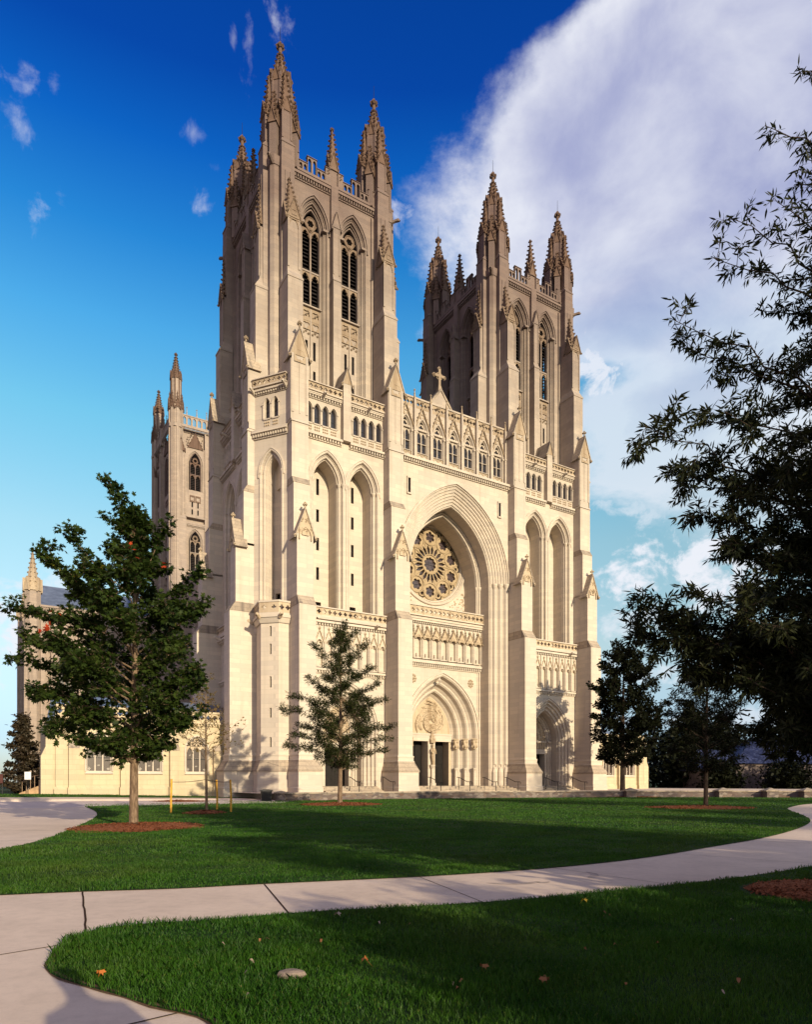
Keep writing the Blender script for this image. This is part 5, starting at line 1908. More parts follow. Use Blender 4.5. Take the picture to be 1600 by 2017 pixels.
joint((-4.41, 9.30), (-3.17, 6.75), 0.022, 0.012)
joint((-2.08, 9.99), (-1.30, 7.66), 0.022)
joint((0.22, 10.74), (0.96, 8.50), 0.012)
joint((2.55, 11.9), (3.9, 9.9), 0.012)
joint((5.6, 14.3), (7.6, 12.4), 0.012)
joint((8.9, 17.5), (11.0, 15.6), 0.012)
joint((12.2, 21.4), (14.6, 19.3), 0.012)
joint((-3.20, 6.25), (-4.3, 5.1), 0.018)
joint((-1.48, 4.42), (-2.4, 3.6), 0.018)
joint((-9.1, 17.6), (-22, 15.0), 0.02)
joint((-10.2, 20.8), (-26, 24.0), 0.02)
joint((-14.2, 31.4), (-34, 30.0), 0.025)
mb.build('path_joints')['kind'] = 'structure'
mb = MB(STAIN)
for c0, L, wd_, a in (((1.62, 10.06), 0.85, 0.16, 0.12), ((2.06, 10.15), 0.25, 0.11, 0.12), ((3.05, 11.0), 0.75, 0.13, 1.35)):
    rows = [[], []]
    for i in range(9):
        t = i / 8 - 0.5
        x = c0[0] + math.cos(a) * t * L + 0.12 * math.cos(a + 1.57) * (t * 2) ** 2
        y = c0[1] + math.sin(a) * t * L + 0.12 * math.sin(a + 1.57) * (t * 2) ** 2
        for s, r in ((-1, rows[0]), (1, rows[1])):
            r.append((x - math.sin(a) * s * wd_ / 2 * (1 - (2 * t) ** 6), y + math.cos(a) * s * wd_ / 2 * (1 - (2 * t) ** 6), 0.004))
    mb.grid(rows)
mb.build('path_stain')['kind'] = 'structure'

# terrace before the west front, with a low fieldstone wall
WALL = [(-10.3, 53.9), (-8.0, 55.2), (-1.9, 59.9), (3.8, 62.6), (9.6, 64.4), (14.5, 66.0), (19.5, 66.9), (30.0, 66.9), (39.0, 64.9), (50, 61.0)]
WALL = smooth(WALL, 4)
sheet('terrace', [(x, y + 0.2) for x, y in WALL] + [(90, 80), (50, 110), (20, 105), l2w(36, 2), l2w(0, 0), l2w(-4.9, -1.0), l2w(-4.8, -6.9), l2w(-3.0, -8.5)], 0.57, CONCRETE)
m_, gg, b_, o_ = material('fieldstone')
ob = gg.node('ShaderNodeTexCoord').outputs['Object']
mp = gg.node('ShaderNodeMapping')
mp.inputs['Scale'].default_value = (1.0, 1.0, 2.3)
gg.l.new(ob, mp.inputs[0])
vo = gg.node('ShaderNodeTexVoronoi', feature='F1')
vo.inputs['Scale'].default_value = 2.3
gg.l.new(mp.outputs[0], vo.inputs['Vector'])
ve = gg.node('ShaderNodeTexVoronoi', feature='DISTANCE_TO_EDGE')
ve.inputs['Scale'].default_value = 2.3
gg.l.new(mp.outputs[0], ve.inputs['Vector'])
hue = gg.sep(vo.outputs['Color'])
cc = gg.mix(hue[0], (0.20, 0.12, 0.085), (0.36, 0.27, 0.20))
cc = gg.mix(gg.m('MULTIPLY', hue[1], 0.6), cc, (0.16, 0.15, 0.17))
cc = gg.mix(gg.m('MULTIPLY', gg.step(hue[2], 0.8, 0.85), 0.7), cc, (0.46, 0.40, 0.33))
cc = gg.mix(1.0, cc, (0.55, 0.52, 0.54), 'MULTIPLY')
cc = gg.mix(gg.m('SUBTRACT', 1.0, gg.step(ve.outputs[0], 0.02, 0.06)), cc, (0.12, 0.10, 0.085))
gg.l.new(cc, b_.inputs['Base Color'])
b_.inputs['Roughness'].default_value = 0.9
bump(gg, b_, ve.outputs[0], 0.6, 0.05)
FIELD = m_


def wall_run(mb, pts, t, z0, z1):
    o1, o2 = [], []
    for i, p in enumerate(pts):
        a, b = Vector(pts[max(i - 1, 0)]), Vector(pts[min(i + 1, len(pts) - 1)])
        d = (b - a).normalized()
        o1.append((p[0] + d.y * t, p[1] - d.x * t))
        o2.append((p[0] - d.y * t, p[1] + d.x * t))
    P = lambda q, z: [(x, y, z) for x, y in q]
    mb.grid([P(o1, z0), P(o1, z1), P(o2, z1), P(o2, z0)])
    for k in (0, -1):
        mb.quad((*o1[k], z0), (*o2[k], z0), (*o2[k], z1), (*o1[k], z1))


tw = thing('terrace_wall', 'long low fieldstone wall with flat coping and pyramid capped piers before the cathedral', 'stone wall')
mb = MB(FIELD)
wall_run(mb, WALL, 0.25, -0.1, 0.545)
mb.build('masonry', tw)
mb = MB(ROOFSTONE)
wall_run(mb, WALL, 0.31, 0.55, 0.66)
mb.build('coping', tw)
for x, y, w in ((21.9, 66.5, 0.5), (30.9, 66.4, 0.62), (35.0, 65.5, 0.55), (38.1, 64.7, 0.55), (-9.9, 54.0, 0.36)):
    mb = MB(FIELD)
    f0 = Fr((x, y), (1, 0), (0, 1))
    mb.box(f0, -w, w, -w, w, -0.1, 0.60)
    mb.use(ROOFSTONE)
    mb.box(f0, -w - 0.12, w + 0.12, -w - 0.12, w + 0.12, 0.60, 0.70)
    mb.taper(f0, (-w - 0.08, w + 0.08, -w - 0.08, w + 0.08), 0.70, (-0.04, 0.04, -0.04, 0.04), 0.95 if w > 0.4 else 0.80)
    mb.build('pier', tw)

# handrails on the steps
for lx_, lab in ((4.66, 'short dark iron handrail in front of the left side portal, behind the young oak'), (8.22, 'slim dark handrail at the foot of the buttress between left portal and great portal'),
                 (13.55, 'dark handrail in front of the left door of the great portal'), (17.06, 'dark sloping handrail on the steps just right of the statue between the doors'),
                 (20.36, 'dark sloping handrail on the steps below the great portal\'s right-hand jamb'), (23.36, 'dark handrail beside the buttress right of the great arch'),
                 (29.02, 'long dark handrail on the steps of the right side portal'), (33.15, 'dark handrail in front of the buttress at the far right corner of the west front')):
    p = l2w(lx_, -6.6)
    t = thing('handrail', lab, 'handrail', (p[0], p[1], 0.57), TH + (math.pi / 2), 'iron handrails on the entrance steps')
    mb = MB(IRON)
    mb.tube([(-0.7, 0, 0.95), (0.0, 0, 0.95), (1.35, 0, 1.40), (1.7, 0, 1.40)], 0.035, 6)
    mb.tube([(-0.7, 0, 0.95), (-0.82, 0, 0.85), (-0.75, 0, 0.72)], 0.03, 6)
    mb.build('rail', t)
    for x, z in ((-0.45, 0.95), (1.4, 1.40)):
        mb = MB(IRON)
        mb.tube([(x, 0, 0.0), (x, 0, z)], 0.032, 6)
        mb.build('post', t)

# rubbish bin
t = thing('rubbish_bin', 'square black rubbish bin at the left end of the fieldstone wall', 'bin', (-10.95, 53.3, 0), 0.3)
mb = MB(IRON)
mb.taper(CF, (-0.36, 0.36, -0.36, 0.36), 0.0, (-0.40, 0.40, -0.40, 0.40), 0.78)
mb.build('body', t)
mb = MB(plain('bin_lid', (0.03, 0.03, 0.032), 0.4, 0.4))
mb.box(CF, -0.46, 0.46, -0.46, 0.46, 0.78, 0.86)
mb.taper(CF, (-0.44, 0.44, -0.44, 0.44), 0.86, (-0.2, 0.2, -0.2, 0.2), 0.93)
mb.build('lid', t)

# side steps, railing and signs at the left end
TAN = plain('tan_sandstone', (0.46, 0.30, 0.17), 0.9, 0.1, 0, 0.25, 2)  # plain tan base colour with mild mottling
t = thing('side_stair', 'low sandstone side stair with a ramped parapet at the left end of the wing', 'stair', (-32.4, 57.0, 0.35))
mb = MB(TAN)
f = Fr((0, 0), (1, 0), (0, 1))
mb.prism(f, [(0.0, -0.2), (2.9, -0.2), (2.9, 0.80), (1.55, 0.80), (0, 0.2)], 0, 0.4)
for i in range(6):
    mb.box(f, 0.1 + 0.27 * i, 3.2, 0.45, 2.2, -0.2, 0.1 + 0.12 * i)
for x in (1.75, 2.75):
    mb.box(f, x - 0.14, x + 0.14, 0.05, 0.35, 0.8, 1.32)
mb.build('parapet', t)
t2 = thing('stair_railing', 'thin bronze railing climbing the side stair beyond the left wing', 'railing', (-32.4, 57.0, 0.35))
BRZ = plain('bronze_rail', (0.20, 0.13, 0.08), 0.45, 0.4, 0.5)
mb = MB(BRZ)
mb.tube([(0.15, 0.2, 1.15), (1.2, 0.2, 1.68), (2.95, 0.2, 1.78)], 0.035, 6)
mb.build('rail', t2)
for x in (0.15, 0.5, 0.85, 1.2, 2.0, 2.25, 2.5, 2.95):
    mb = MB(BRZ)
    zt = 1.15 + (x - 0.15) * 0.5 if x < 1.2 else 1.7
    mb.tube([(x, 0.2, 0.2 + max(0, min(0.6, 0.4 * x))), (x, 0.2, zt)], 0.025, 5)
    mb.build('baluster', t2)
t = thing('notice_sign', 'small white notice board on a thin post beside the left stair', 'sign', (-30.9, 55.6, 0.35))
WHITE = plain('white_board', (0.75, 0.74, 0.76), 0.6, 0.3)
GREY = plain('faded_print', (0.45, 0.43, 0.47), 0.7, 0.2)
mb = MB(IRON)
mb.tube([(0, 0.05, 0), (0, 0.05, 2.0)], 0.03, 6)
mb.build('post', t)
mb = MB(WHITE)
mb.box(CF, -0.26, 0.26, 0.0, 0.03, 1.35, 1.98)
mb.use(GREY)
for i, (a, b) in enumerate(((-0.18, 0.05), (-0.18, 0.12), (-0.1, 0.16), (-0.16, 0.02), (-0.05, 0.15))):
    mb.box(CF, a, b, -0.004, 0.001, 1.83 - 0.1 * i, 1.86 - 0.1 * i)
mb.build('panel', t)
t = thing('brown_sign', 'dark brown sign board on posts at the left edge', 'sign', (-33.3, 55.5, 0.35))
BRN = plain('brown_board', (0.09, 0.035, 0.03), 0.6, 0.3, 0, 0.2, 4)
mb = MB(BRN)
mb.box(CF, -0.42, 0.42, 0, 0.05, 1.05, 1.80)
mb.build('panel', t)
mb = MB(IRON)
for x in (-0.34, 0.34):
    mb.tube([(x, 0.08, 0), (x, 0.08, 1.8)], 0.03, 5)
mb.build('post', t)

# ------------------------------------------------------------------ plants
def leaf_material(name, c0, c1, c2=None, trans=0.35, f2=0.72, spec=0.25):
    m = bpy.data.materials.new(name)
    m.use_nodes = True
    m.node_tree.nodes.clear()
    gg = G(m.node_tree)
    o = gg.node('ShaderNodeOutputMaterial')
    b = gg.node('ShaderNodeBsdfPrincipled')
    tr = gg.node('ShaderNodeBsdfTranslucent')
    mx = gg.node('ShaderNodeMixShader')
    mx.inputs[0].default_value = trans
    gg.l.new(b.outputs[0], mx.inputs[1])
    gg.l.new(tr.outputs[0], mx.inputs[2])
    gg.l.new(mx.outputs[0], o.inputs[0])
    ob = gg.node('ShaderNodeTexCoord').outputs['Object']
    n = gg.noise(ob, 1.1, 4, 0.7)
    nl = gg.noise(ob, 9.0, 2, 0.5)
    c = gg.mix(gg.step(gg.m('ADD', gg.m('MULTIPLY', n, 0.5), gg.m('MULTIPLY', nl, 0.5)), 0.36, 0.64), c0, c1)
    if c2:
        n3 = gg.noise(gg.node('ShaderNodeMapping').outputs[0], 1.0) if False else gg.noise(ob, 2.3, 3, 0.7, 2.6, 1.0)
        c = gg.mix(gg.step(n3, f2, f2 + 0.05), c, c2)
    gg.l.new(c, b.inputs['Base Color'])
    gg.l.new(c, tr.inputs['Color'])
    b.inputs['Roughness'].default_value = 0.55
    b.inputs['Specular IOR Level'].default_value = spec
    return m


def bark_material(name, c0, c1):
    m, gg, b, o = material(name)
    ob = gg.node('ShaderNodeTexCoord').outputs['Object']
    mp = gg.node('ShaderNodeMapping')
    mp.inputs['Scale'].default_value = (1, 1, 0.18)
    gg.l.new(ob, mp.inputs[0])
    n = gg.noise(mp.outputs[0], 22, 5, 0.65)
    gg.l.new(gg.mix(gg.step(n, 0.35, 0.65), c0, c1), b.inputs['Base Color'])
    b.inputs['Roughness'].default_value = 0.9
    b.inputs['Specular IOR Level'].default_value = 0.1
    bump(gg, b, n, 0.6, 0.02)
    return m


BARK = bark_material('brown_bark', (0.10, 0.065, 0.042), (0.24, 0.165, 0.11))
BARKD = bark_material('dark_bark', (0.035, 0.025, 0.02), (0.08, 0.055, 0.042))
MAPLE = leaf_material('maple_leaves', (0.012, 0.026, 0.006), (0.044, 0.066, 0.011), (0.17, 0.135, 0.012), 0.30, 0.67, 0.12)
WILLOW = leaf_material('willow_oak_leaves', (0.014, 0.021, 0.006), (0.044, 0.052, 0.014), None, 0.25, 0.72, 0.12)
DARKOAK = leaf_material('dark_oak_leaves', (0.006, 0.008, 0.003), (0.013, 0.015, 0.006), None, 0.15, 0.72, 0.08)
NEAROAK = leaf_material('near_willow_oak_leaves', (0.010, 0.015, 0.006), (0.030, 0.033, 0.010), (0.13, 0.095, 0.018), 0.25, 0.72, 0.15)
CONIFER = leaf_material('conifer_sprays', (0.022, 0.020, 0.011), (0.060, 0.038, 0.020), None, 0.15)
SPARSE = leaf_material('autumn_leaves', (0.10, 0.085, 0.020), (0.22, 0.13, 0.030), (0.30, 0.10, 0.04), 0.35)
RED = leaf_material('red_leaves', (0.42, 0.035, 0.015), (0.55, 0.08, 0.02), None, 0.4)
MULCH = plain('bark_mulch', (0.23, 0.080, 0.036), 0.95, 0.05, 0, 0.6, 30)
STAKE = plain('yellow_pine_stake', (0.62, 0.32, 0.045), 0.7, 0.2, 0, 0.25, 8)

MAPLE_T = [(0, 0), (0.10, 0.12), (0.05, 0.42), (0.30, 0.28), (0.36, 0.50), (0.62, 0.36), (0.52, 0.14), (1.0, 0.0), (0.52, -0.14), (0.62, -0.36), (0.36, -0.50), (0.30, -0.28), (0.05, -0.42), (0.10, -0.12)]
LANCE_T = [(0, 0), (0.3, 0.105), (0.62, 0.085), (1.0, 0.0), (0.62, -0.085), (0.3, -0.105)]
OAK_T = [(0, 0), (0.22, 0.10), (0.34, 0.34), (0.46, 0.16), (0.66, 0.34), (0.74, 0.12), (1.0, 0.0), (0.74, -0.12), (0.66, -0.34), (0.46, -0.16), (0.34, -0.34), (0.22, -0.10)]
OVAL_T = [(0, 0), (0.3, 0.26), (0.7, 0.22), (1, 0), (0.7, -0.22), (0.3, -0.26)]


def polys_mesh(name, V, nper, mats, mi=None):
    """V: (N, nper, 3) array of polygons"""
    N = V.shape[0]
    me = bpy.data.meshes.new(name)
    me.vertices.add(N * nper)
    me.vertices.foreach_set('co', V.reshape(-1).astype(np.float32))
    me.loops.add(N * nper)
    me.loops.foreach_set('vertex_index', np.arange(N * nper, dtype=np.int32))
    me.polygons.add(N)
    me.polygons.foreach_set('loop_start', np.arange(0, N * nper, nper, dtype=np.int32))
    me.polygons.foreach_set('loop_total', np.full(N, nper, dtype=np.int32))
    for m in mats:
        me.materials.append(m)
    if mi is not None:
        me.polygons.foreach_set('material_index', mi.astype(np.int32))
    me.update(calc_edges=True)
    me.validate()
    return me


def leaves_mesh(name, P, D, size, tmpl, mats, rng, mi=None, flat=0.5, droop=0.0, fold=0.12):
    """one polygon per leaf at P, axis along D"""
    P, D = np.asarray(P, float), np.asarray(D, float)
    N = len(P)
    D = D + rng.normal(0, 0.35, (N, 3))
    D[:, 2] -= droop
    D /= np.linalg.norm(D, axis=1, keepdims=True) + 1e-9
    up = rng.normal(0, flat, (N, 3)) + np.array([0, 0, 1.0])
    B = np.cross(D, up)
    B /= np.linalg.norm(B, axis=1, keepdims=True) + 1e-9
    Nn = np.cross(B, D)
    s = np.asarray(size) * rng.uniform(0.7, 1.2, N)
    T = np.array(tmpl)
    a, b = T[:, 0], T[:, 1]
    V = P[:, None, :] + s[:, None, None] * (a[None, :, None] * D[:, None, :] + b[None, :, None] * B[:, None, :]
                                           + (-(np.abs(b) * fold * 2 + a * a * fold))[None, :, None] * Nn[:, None, :])
    return polys_mesh(name, V, len(tmpl), mats, mi)


class Tree:
    def __init__(self, seed, bark):
        self.r = random.Random(seed)
        self.rng = np.random.default_rng(seed)
        self.wood = MB(bark)
        self.P, self.D = [], []

    def limb(self, p0, p1, r0, r1, sag=0.0, wig=0.05, n=7):
        p0, p1 = Vector(p0), Vector(p1)
        L = (p1 - p0).length
        pts = []
        for i in range(n):
            t = i / (n - 1)
            q = p0.lerp(p1, t)
            q.z += sag * L * math.sin(math.pi * t)
            if 0 < i < n - 1:
                q += Vector((self.r.uniform(-1, 1), self.r.uniform(-1, 1), self.r.uniform(-1, 1))) * wig * L * 0.5
            pts.append(q)
        self.wood.tube(pts, [r0 + (r1 - r0) * (i / (n - 1)) ** 0.8 for i in range(n)], 6 if r0 > 0.02 else 4)
        return pts

    def leafy(self, pts, per_m, spread, t0=0.0):
        """leaves alternate along a shoot"""
        L = sum((b - a).length for a, b in zip(pts, pts[1:]))
        k = max(1, int(L * per_m))
        for _ in range(k):
            t = t0 + (1 - t0) * self.r.random() ** 0.8
            x = t * (len(pts) - 1)
            i = min(int(x), len(pts) - 2)
            p = pts[i].lerp(pts[i + 1], x - i)
            d = (pts[i + 1] - pts[i]).normalized()
            o = Vector((self.r.gauss(0, 1), self.r.gauss(0, 1), self.r.gauss(0, 0.7)))
            self.P.append(tuple(p + o * spread * 0.25))
            self.D.append(tuple(d * 0.7 + o.normalized() * 0.9))

    def twigs(self, pts, n, length, per_m, spread, level=1, t0=0.2, up=0.25, rad=0.008, flat=1.0):
        for k in range(n):
            t = t0 + (1 - t0) * (k + self.r.random()) / n
            x = t * (len(pts) - 1)
            i = min(int(x), len(pts) - 2)
            p = pts[i].lerp(pts[i + 1], x - i)
            d = (pts[i + 1] - pts[i]).normalized()
            o = Vector((self.r.gauss(0, 1), self.r.gauss(0, 1), self.r.gauss(0, 0.6) * flat + up))
            v = (d * 0.75 + o.normalized()).normalized()
            l = length * (1.15 - 0.65 * t) * self.r.uniform(0.6, 1.25)
            q = self.limb(p, p + v * l, rad, rad * 0.4, 0.04, 0.10, 5)
            if level > 0:
                self.twigs(q, max(2, int(n * 0.5)), length * 0.5, per_m, spread, level - 1, 0.25, up, rad * 0.6, flat)
            self.leafy(q, per_m, spread, 0.12)

    def trunk(self, h, r, lean=(0, 0), flare=1.35, top=0.01):
        pts, rr = [], []
        n = 14
        for i in range(n):
            t = i / (n - 1)
            pts.append(Vector((lean[0] * t + 0.03 * math.sin(3.1 * t + r * 40) * h * 0.12, lean[1] * t + 0.03 * math.cos(2.7 * t) * h * 0.1 - 0.003 * h, h * t)))
            rr.append(r * (flare if i == 0 else 1) * (1 - t) ** 0.75 + top)
        self.wood.tube([Vector((pts[0].x, pts[0].y, -0.1))] + [pts[0].lerp(pts[1], 0.3)] + pts[1:], [r * flare, r * 1.08] + rr[1:], 10)
        self.tp = pts
        self.h = h
        return pts

    def at(self, z):
        x = max(0, min(0.999, z / self.h)) * (len(self.tp) - 1)
        i = int(x)
        return self.tp[i].lerp(self.tp[i + 1], x - i)

    def finish(self, root, tmpl, size, mats, droop=0.0, flat=0.5, mi=None, crown='crown'):
        self.wood.build('trunk', root)
        me = leaves_mesh(crown, self.P, self.D, size, tmpl, mats, self.rng, mi, flat, droop)
        return link(crown, me, root)


def env(z, tab):
    for (a, ra), (b, rb) in zip(tab, tab[1:]):
        if a <= z <= b:
            return ra + (rb - ra) * (z - a) / (b - a)
    return 0.0


def crown_tree(name, label, loc, h, r, tab, seed, bark, mats, tmpl, size, limbs=30, tips=(), rise=0.45, per_m=30, spread=0.25, tw=7, twl=0.32, level=1, droop=0.0,
               flat=0.5, group=None, cat='tree', lean=(0, 0), asym=(0, 0), up=0.25, tflat=1.0, mifn=None, first=None):
    root = thing(name, label, cat, loc, 0, group)
    T = Tree(seed, bark)
    T.trunk(h, r, lean)
    z0, z1 = tab[0][0], tab[-1][0]
    for k in range(limbs):
        zt = z0 + (z1 - z0) * ((k + 0.5) / limbs) ** 1.05
        a = k * 2.39996 + T.r.uniform(-0.3, 0.3)
        R = env(zt, tab) * T.r.uniform(0.72, 1.05)
        tip = Vector((math.cos(a) * R + asym[0] * R, math.sin(a) * R + asym[1] * R, zt))
        za = max((first or z0 * 0.9), zt - rise * R - 0.05)
        base = T.at(min(za, h * 0.93))
        tip += Vector((base.x * 0.5, base.y * 0.5, 0))
        L = (tip - base).length
        p = T.limb(base, tip, max(0.012, r * 0.32 * (1 - za / h) + 0.012), 0.006, 0.06)
        T.twigs(p, tw, max(0.25, L * twl), per_m, spread, level, 0.22, up, 0.009, tflat)
        T.leafy(p, per_m, spread, 0.45)
    for tx, ty, tz, zb in tips:
        base = T.at(zb)
        tip = Vector((tx, ty, tz))
        L = (tip - base).length
        p = T.limb(base, tip, 0.03, 0.005, 0.05)
        T.twigs(p, tw, L * twl * 0.52, per_m, spread * 0.8, level, 0.30, up, 0.008, tflat)
        T.leafy(p, per_m * 1.3, spread * 0.8, 0.4)
    mi = mifn(T) if mifn else None
    T.finish(root, tmpl, size, mats, droop, flat, mi)
    return T


def few_red(T):
    mi = np.zeros(len(T.P), int)
    P = np.array(T.P)
    for c in ((-2.6, -1.6, 6.9), (-1.9, -2.2, 6.35), (1.3, -1.4, 9.2)):
        d = np.linalg.norm(P - np.array(c), axis=1)
        k = np.argsort(d)[:6]
        mi[k] = 1
    return mi


crown_tree('maple_tree', 'dense dark green maple with a few red leaves in a round mulch bed, left foreground', (-8.98, 22.5, 0), 10.4, 0.138,
           [(2.35, 0.7), (2.7, 1.9), (3.3, 2.5), (4.3, 2.7), (5.5, 2.75), (7.0, 2.55), (8.0, 1.9), (8.8, 1.2), (9.6, 0.6), (10.6, 0.12)], 11, BARK, [MAPLE, RED], MAPLE_T, 0.175, 46,
           ((-0.85, 0.1, 11.45, 8.2), (-1.95, -0.4, 9.55, 6.6), (-3.4, 0.2, 9.3, 5.6), (1.15, -0.3, 9.95, 7.2), (-4.25, 0.3, 7.35, 5.2), (2.3, 0.2, 7.4, 5.2), (2.35, -0.5, 5.3, 3.6),
            (-3.5, -0.4, 5.5, 3.7), (-2.95, 0.5, 3.5, 2.9), (-3.3, -0.2, 4.6, 3.2), (-3.9, 0.5, 6.4, 4.5), (2.0, 0.6, 8.6, 6.0), (0.9, -0.8, 2.6, 2.4), (-1.0, -0.9, 2.7, 2.4),
            (0.3, 0.2, 10.3, 7.5), (-2.7, 0.4, 8.6, 5.6), (1.9, -0.4, 3.6, 2.9)), 0.45, 29, 0.34, 9, 0.34, 1, 0.35, 0.55, mifn=few_red, asym=(-0.13, 0))
crown_tree('young_oak_tree', 'slender young oak with narrow leaves in a mulch bed before the left portal', (-4.36, 45.0, 0), 11.9, 0.15,
           [(2.5, 0.8), (3.4, 2.0), (4.4, 2.0), (5.6, 2.5), (6.4, 2.3), (7.6, 1.7), (9.0, 1.2), (10.4, 0.7), (11.6, 0.2)], 23, BARK, [WILLOW], LANCE_T, 0.19, 52,
           ((-4.0, 0.1, 6.4, 4.9), (-3.5, -0.2, 3.9, 3.0), (3.5, 0.1, 5.2, 4.3), (2.2, 0.3, 9.2, 7.4), (-2.2, 0.2, 8.5, 6.6), (-1.9, -0.1, 10.6, 8.6), (3.0, -0.3, 6.9, 5.4), (0.3, 0.1, 12.1, 10),
            (1.7, 0.3, 10.7, 8.4), (3.1, 0.2, 3.6, 3.0), (-3.3, 0.4, 7.3, 5.6), (-2.8, 0.3, 5.3, 4.2), (2.6, -0.4, 8.0, 6.2), (3.3, 0.6, 4.4, 3.6), (-3.0, -0.8, 4.6, 3.6), (1.0, 0.5, 11.6, 9.4)),
           0.42, 56, 0.40, 9, 0.31, 1, 0.12, 0.8, up=0.12, tflat=0.9)
crown_tree('broad_oak_tree', 'dark oval-crowned oak standing at the right corner of the cathedral', (22.0, 69.0, 0), 14.2, 0.26,
           [(3.4, 1.7), (4.2, 3.0), (6.0, 3.2), (8.0, 3.4), (10.0, 3.2), (11.6, 3.3), (13.2, 3.0), (14.6, 2.2), (15.4, 1.2)], 31, BARKD, [DARKOAK], OAK_T, 0.34, 60,
           ((4.9, 0, 8.6, 6.4), (4.5, 0.4, 7.6, 5.6), (-3.4, 0, 11.4, 9), (2.6, 0, 4.2, 3.9), (-0.3, 0, 15.6, 13), (3.1, 0.2, 13.4, 10.5), (4.7, -0.4, 9.4, 7)), 0.55, 17, 0.42, 8, 0.30, 1, 0.1, 0.8, asym=(0.08, 0))
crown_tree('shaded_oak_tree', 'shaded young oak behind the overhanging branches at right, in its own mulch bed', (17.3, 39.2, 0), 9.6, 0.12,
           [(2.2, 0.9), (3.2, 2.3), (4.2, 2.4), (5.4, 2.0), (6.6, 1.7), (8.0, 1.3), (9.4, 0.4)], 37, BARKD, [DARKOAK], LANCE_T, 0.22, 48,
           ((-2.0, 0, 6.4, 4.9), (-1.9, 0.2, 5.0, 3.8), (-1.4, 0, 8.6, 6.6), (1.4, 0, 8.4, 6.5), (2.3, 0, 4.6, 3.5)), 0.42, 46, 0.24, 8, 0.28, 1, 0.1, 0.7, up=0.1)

# the big willow oak whose branches hang into the right of the view
root = thing('willow_oak_tree', 'tall overhanging willow oak with long narrow leaves filling the right edge', 'tree', (6.15, 9.2, 0))
T = Tree(53, BARKD)
T.trunk(11.6, 0.17)
tips = [(5.41, 9.5, 11.44), (4.63, 9, 10.28), (4.53, 8.5, 8.88), (3.93, 8.5, 8.66), (3.85, 9, 8.54), (3.07, 8.5, 7.42), (3.40, 8.8, 7.25), (3.58, 8, 6.0), (2.61, 8.2, 5.93), (3.11, 8.8, 5.70),
        (3.55, 8, 4.63), (3.95, 8.5, 4.45), (2.6, 8.2, 3.46), (3.59, 9, 3.35), (3.38, 7.5, 3.57), (4.05, 8, 2.69), (3.95, 9.2, 2.94), (4.1, 9, 3.6), (4.3, 7.6, 5.3), (4.0, 9.6, 6.7), (4.4, 9.8, 4.9), (4.6, 8.2, 3.3),
        (4.3, 9.4, 2.4), (4.8, 8.0, 7.5), (4.9, 9.6, 8.2), (4.6, 7.4, 6.2), (5.0, 7.2, 4.2), (5.2, 7.6, 2.6), (4.5, 9.9, 5.9), (4.35, 8.4, 5.0), (4.25, 8.9, 4.1), (4.6, 9.0, 7.0), (4.9, 8.6, 9.4)]
for x, y, z in ((3.0, 8.4, 3.2), (3.2, 8.9, 3.65), (2.8, 8.3, 3.42), (3.3, 8.2, 3.3), (3.9, 8.5, 3.35), (4.5, 8.3, 2.2), (4.9, 8.9, 1.9), (4.7, 7.6, 2.8), (4.3, 8.7, 2.9), (5.0, 9.6, 2.2), (4.4, 9.0, 3.3), (3.9, 8.1, 4.0), (3.6, 8.8, 5.1)):
    tips.append((x, y, z))
n_show = len(tips)
rr = random.Random(3)
for k in range(70):
    a = k * 2.39996
    z = 2.0 + 8.6 * ((k + 0.5) / 70) ** 1.2
    R = 2.3 * (1 - ((z - 4.0) / 8.0) ** 2) if z > 4.0 else 1.9 + (z - 2.0) * 0.2
    R *= rr.uniform(0.7, 1.05)
    if math.cos(a) < -0.3:
        R = min(R, 1.25 if z < 5.0 else 0.8)
    tips.append((6.15 + R * math.cos(a), 9.2 + R * math.sin(a), z))
for i, (x, y, z) in enumerate(tips):
    k_ = (0.92 if z > 4 else 0.98) if i < n_show else 1.0
    tip = Vector(((x - 6.15) * k_, (y - 9.2) * k_, z - (1 - k_) * 1.2))
    R = math.hypot(tip.x, tip.y)
    zb = max(1.9, z - 0.30 * R - 0.2)
    p = T.limb(T.at(min(zb, 11)), tip, 0.022, 0.0035, 0.03, 0.05, 9)
    q_ = 1.0 if z < 6.3 else max(0.40, 1.0 - (z - 6.3) * 0.2)
    if i < n_show:
        T.twigs(p, 10 if z > 6.3 else 12, R * (0.17 if z > 6.3 else 0.21), 70 * q_ if z > 6.3 else 88, 0.05, 1, 0.10, 0.05, 0.005, 0.8)
    else:
        T.twigs(p, 10, R * 0.25, 85 * q_, 0.07, 1, 0.2, 0.05, 0.005, 0.8)
    T.leafy(p, 62 * q_, 0.05, 0.25)
T.finish(root, LANCE_T, 0.115, [NEAROAK], 0.30, 0.9)

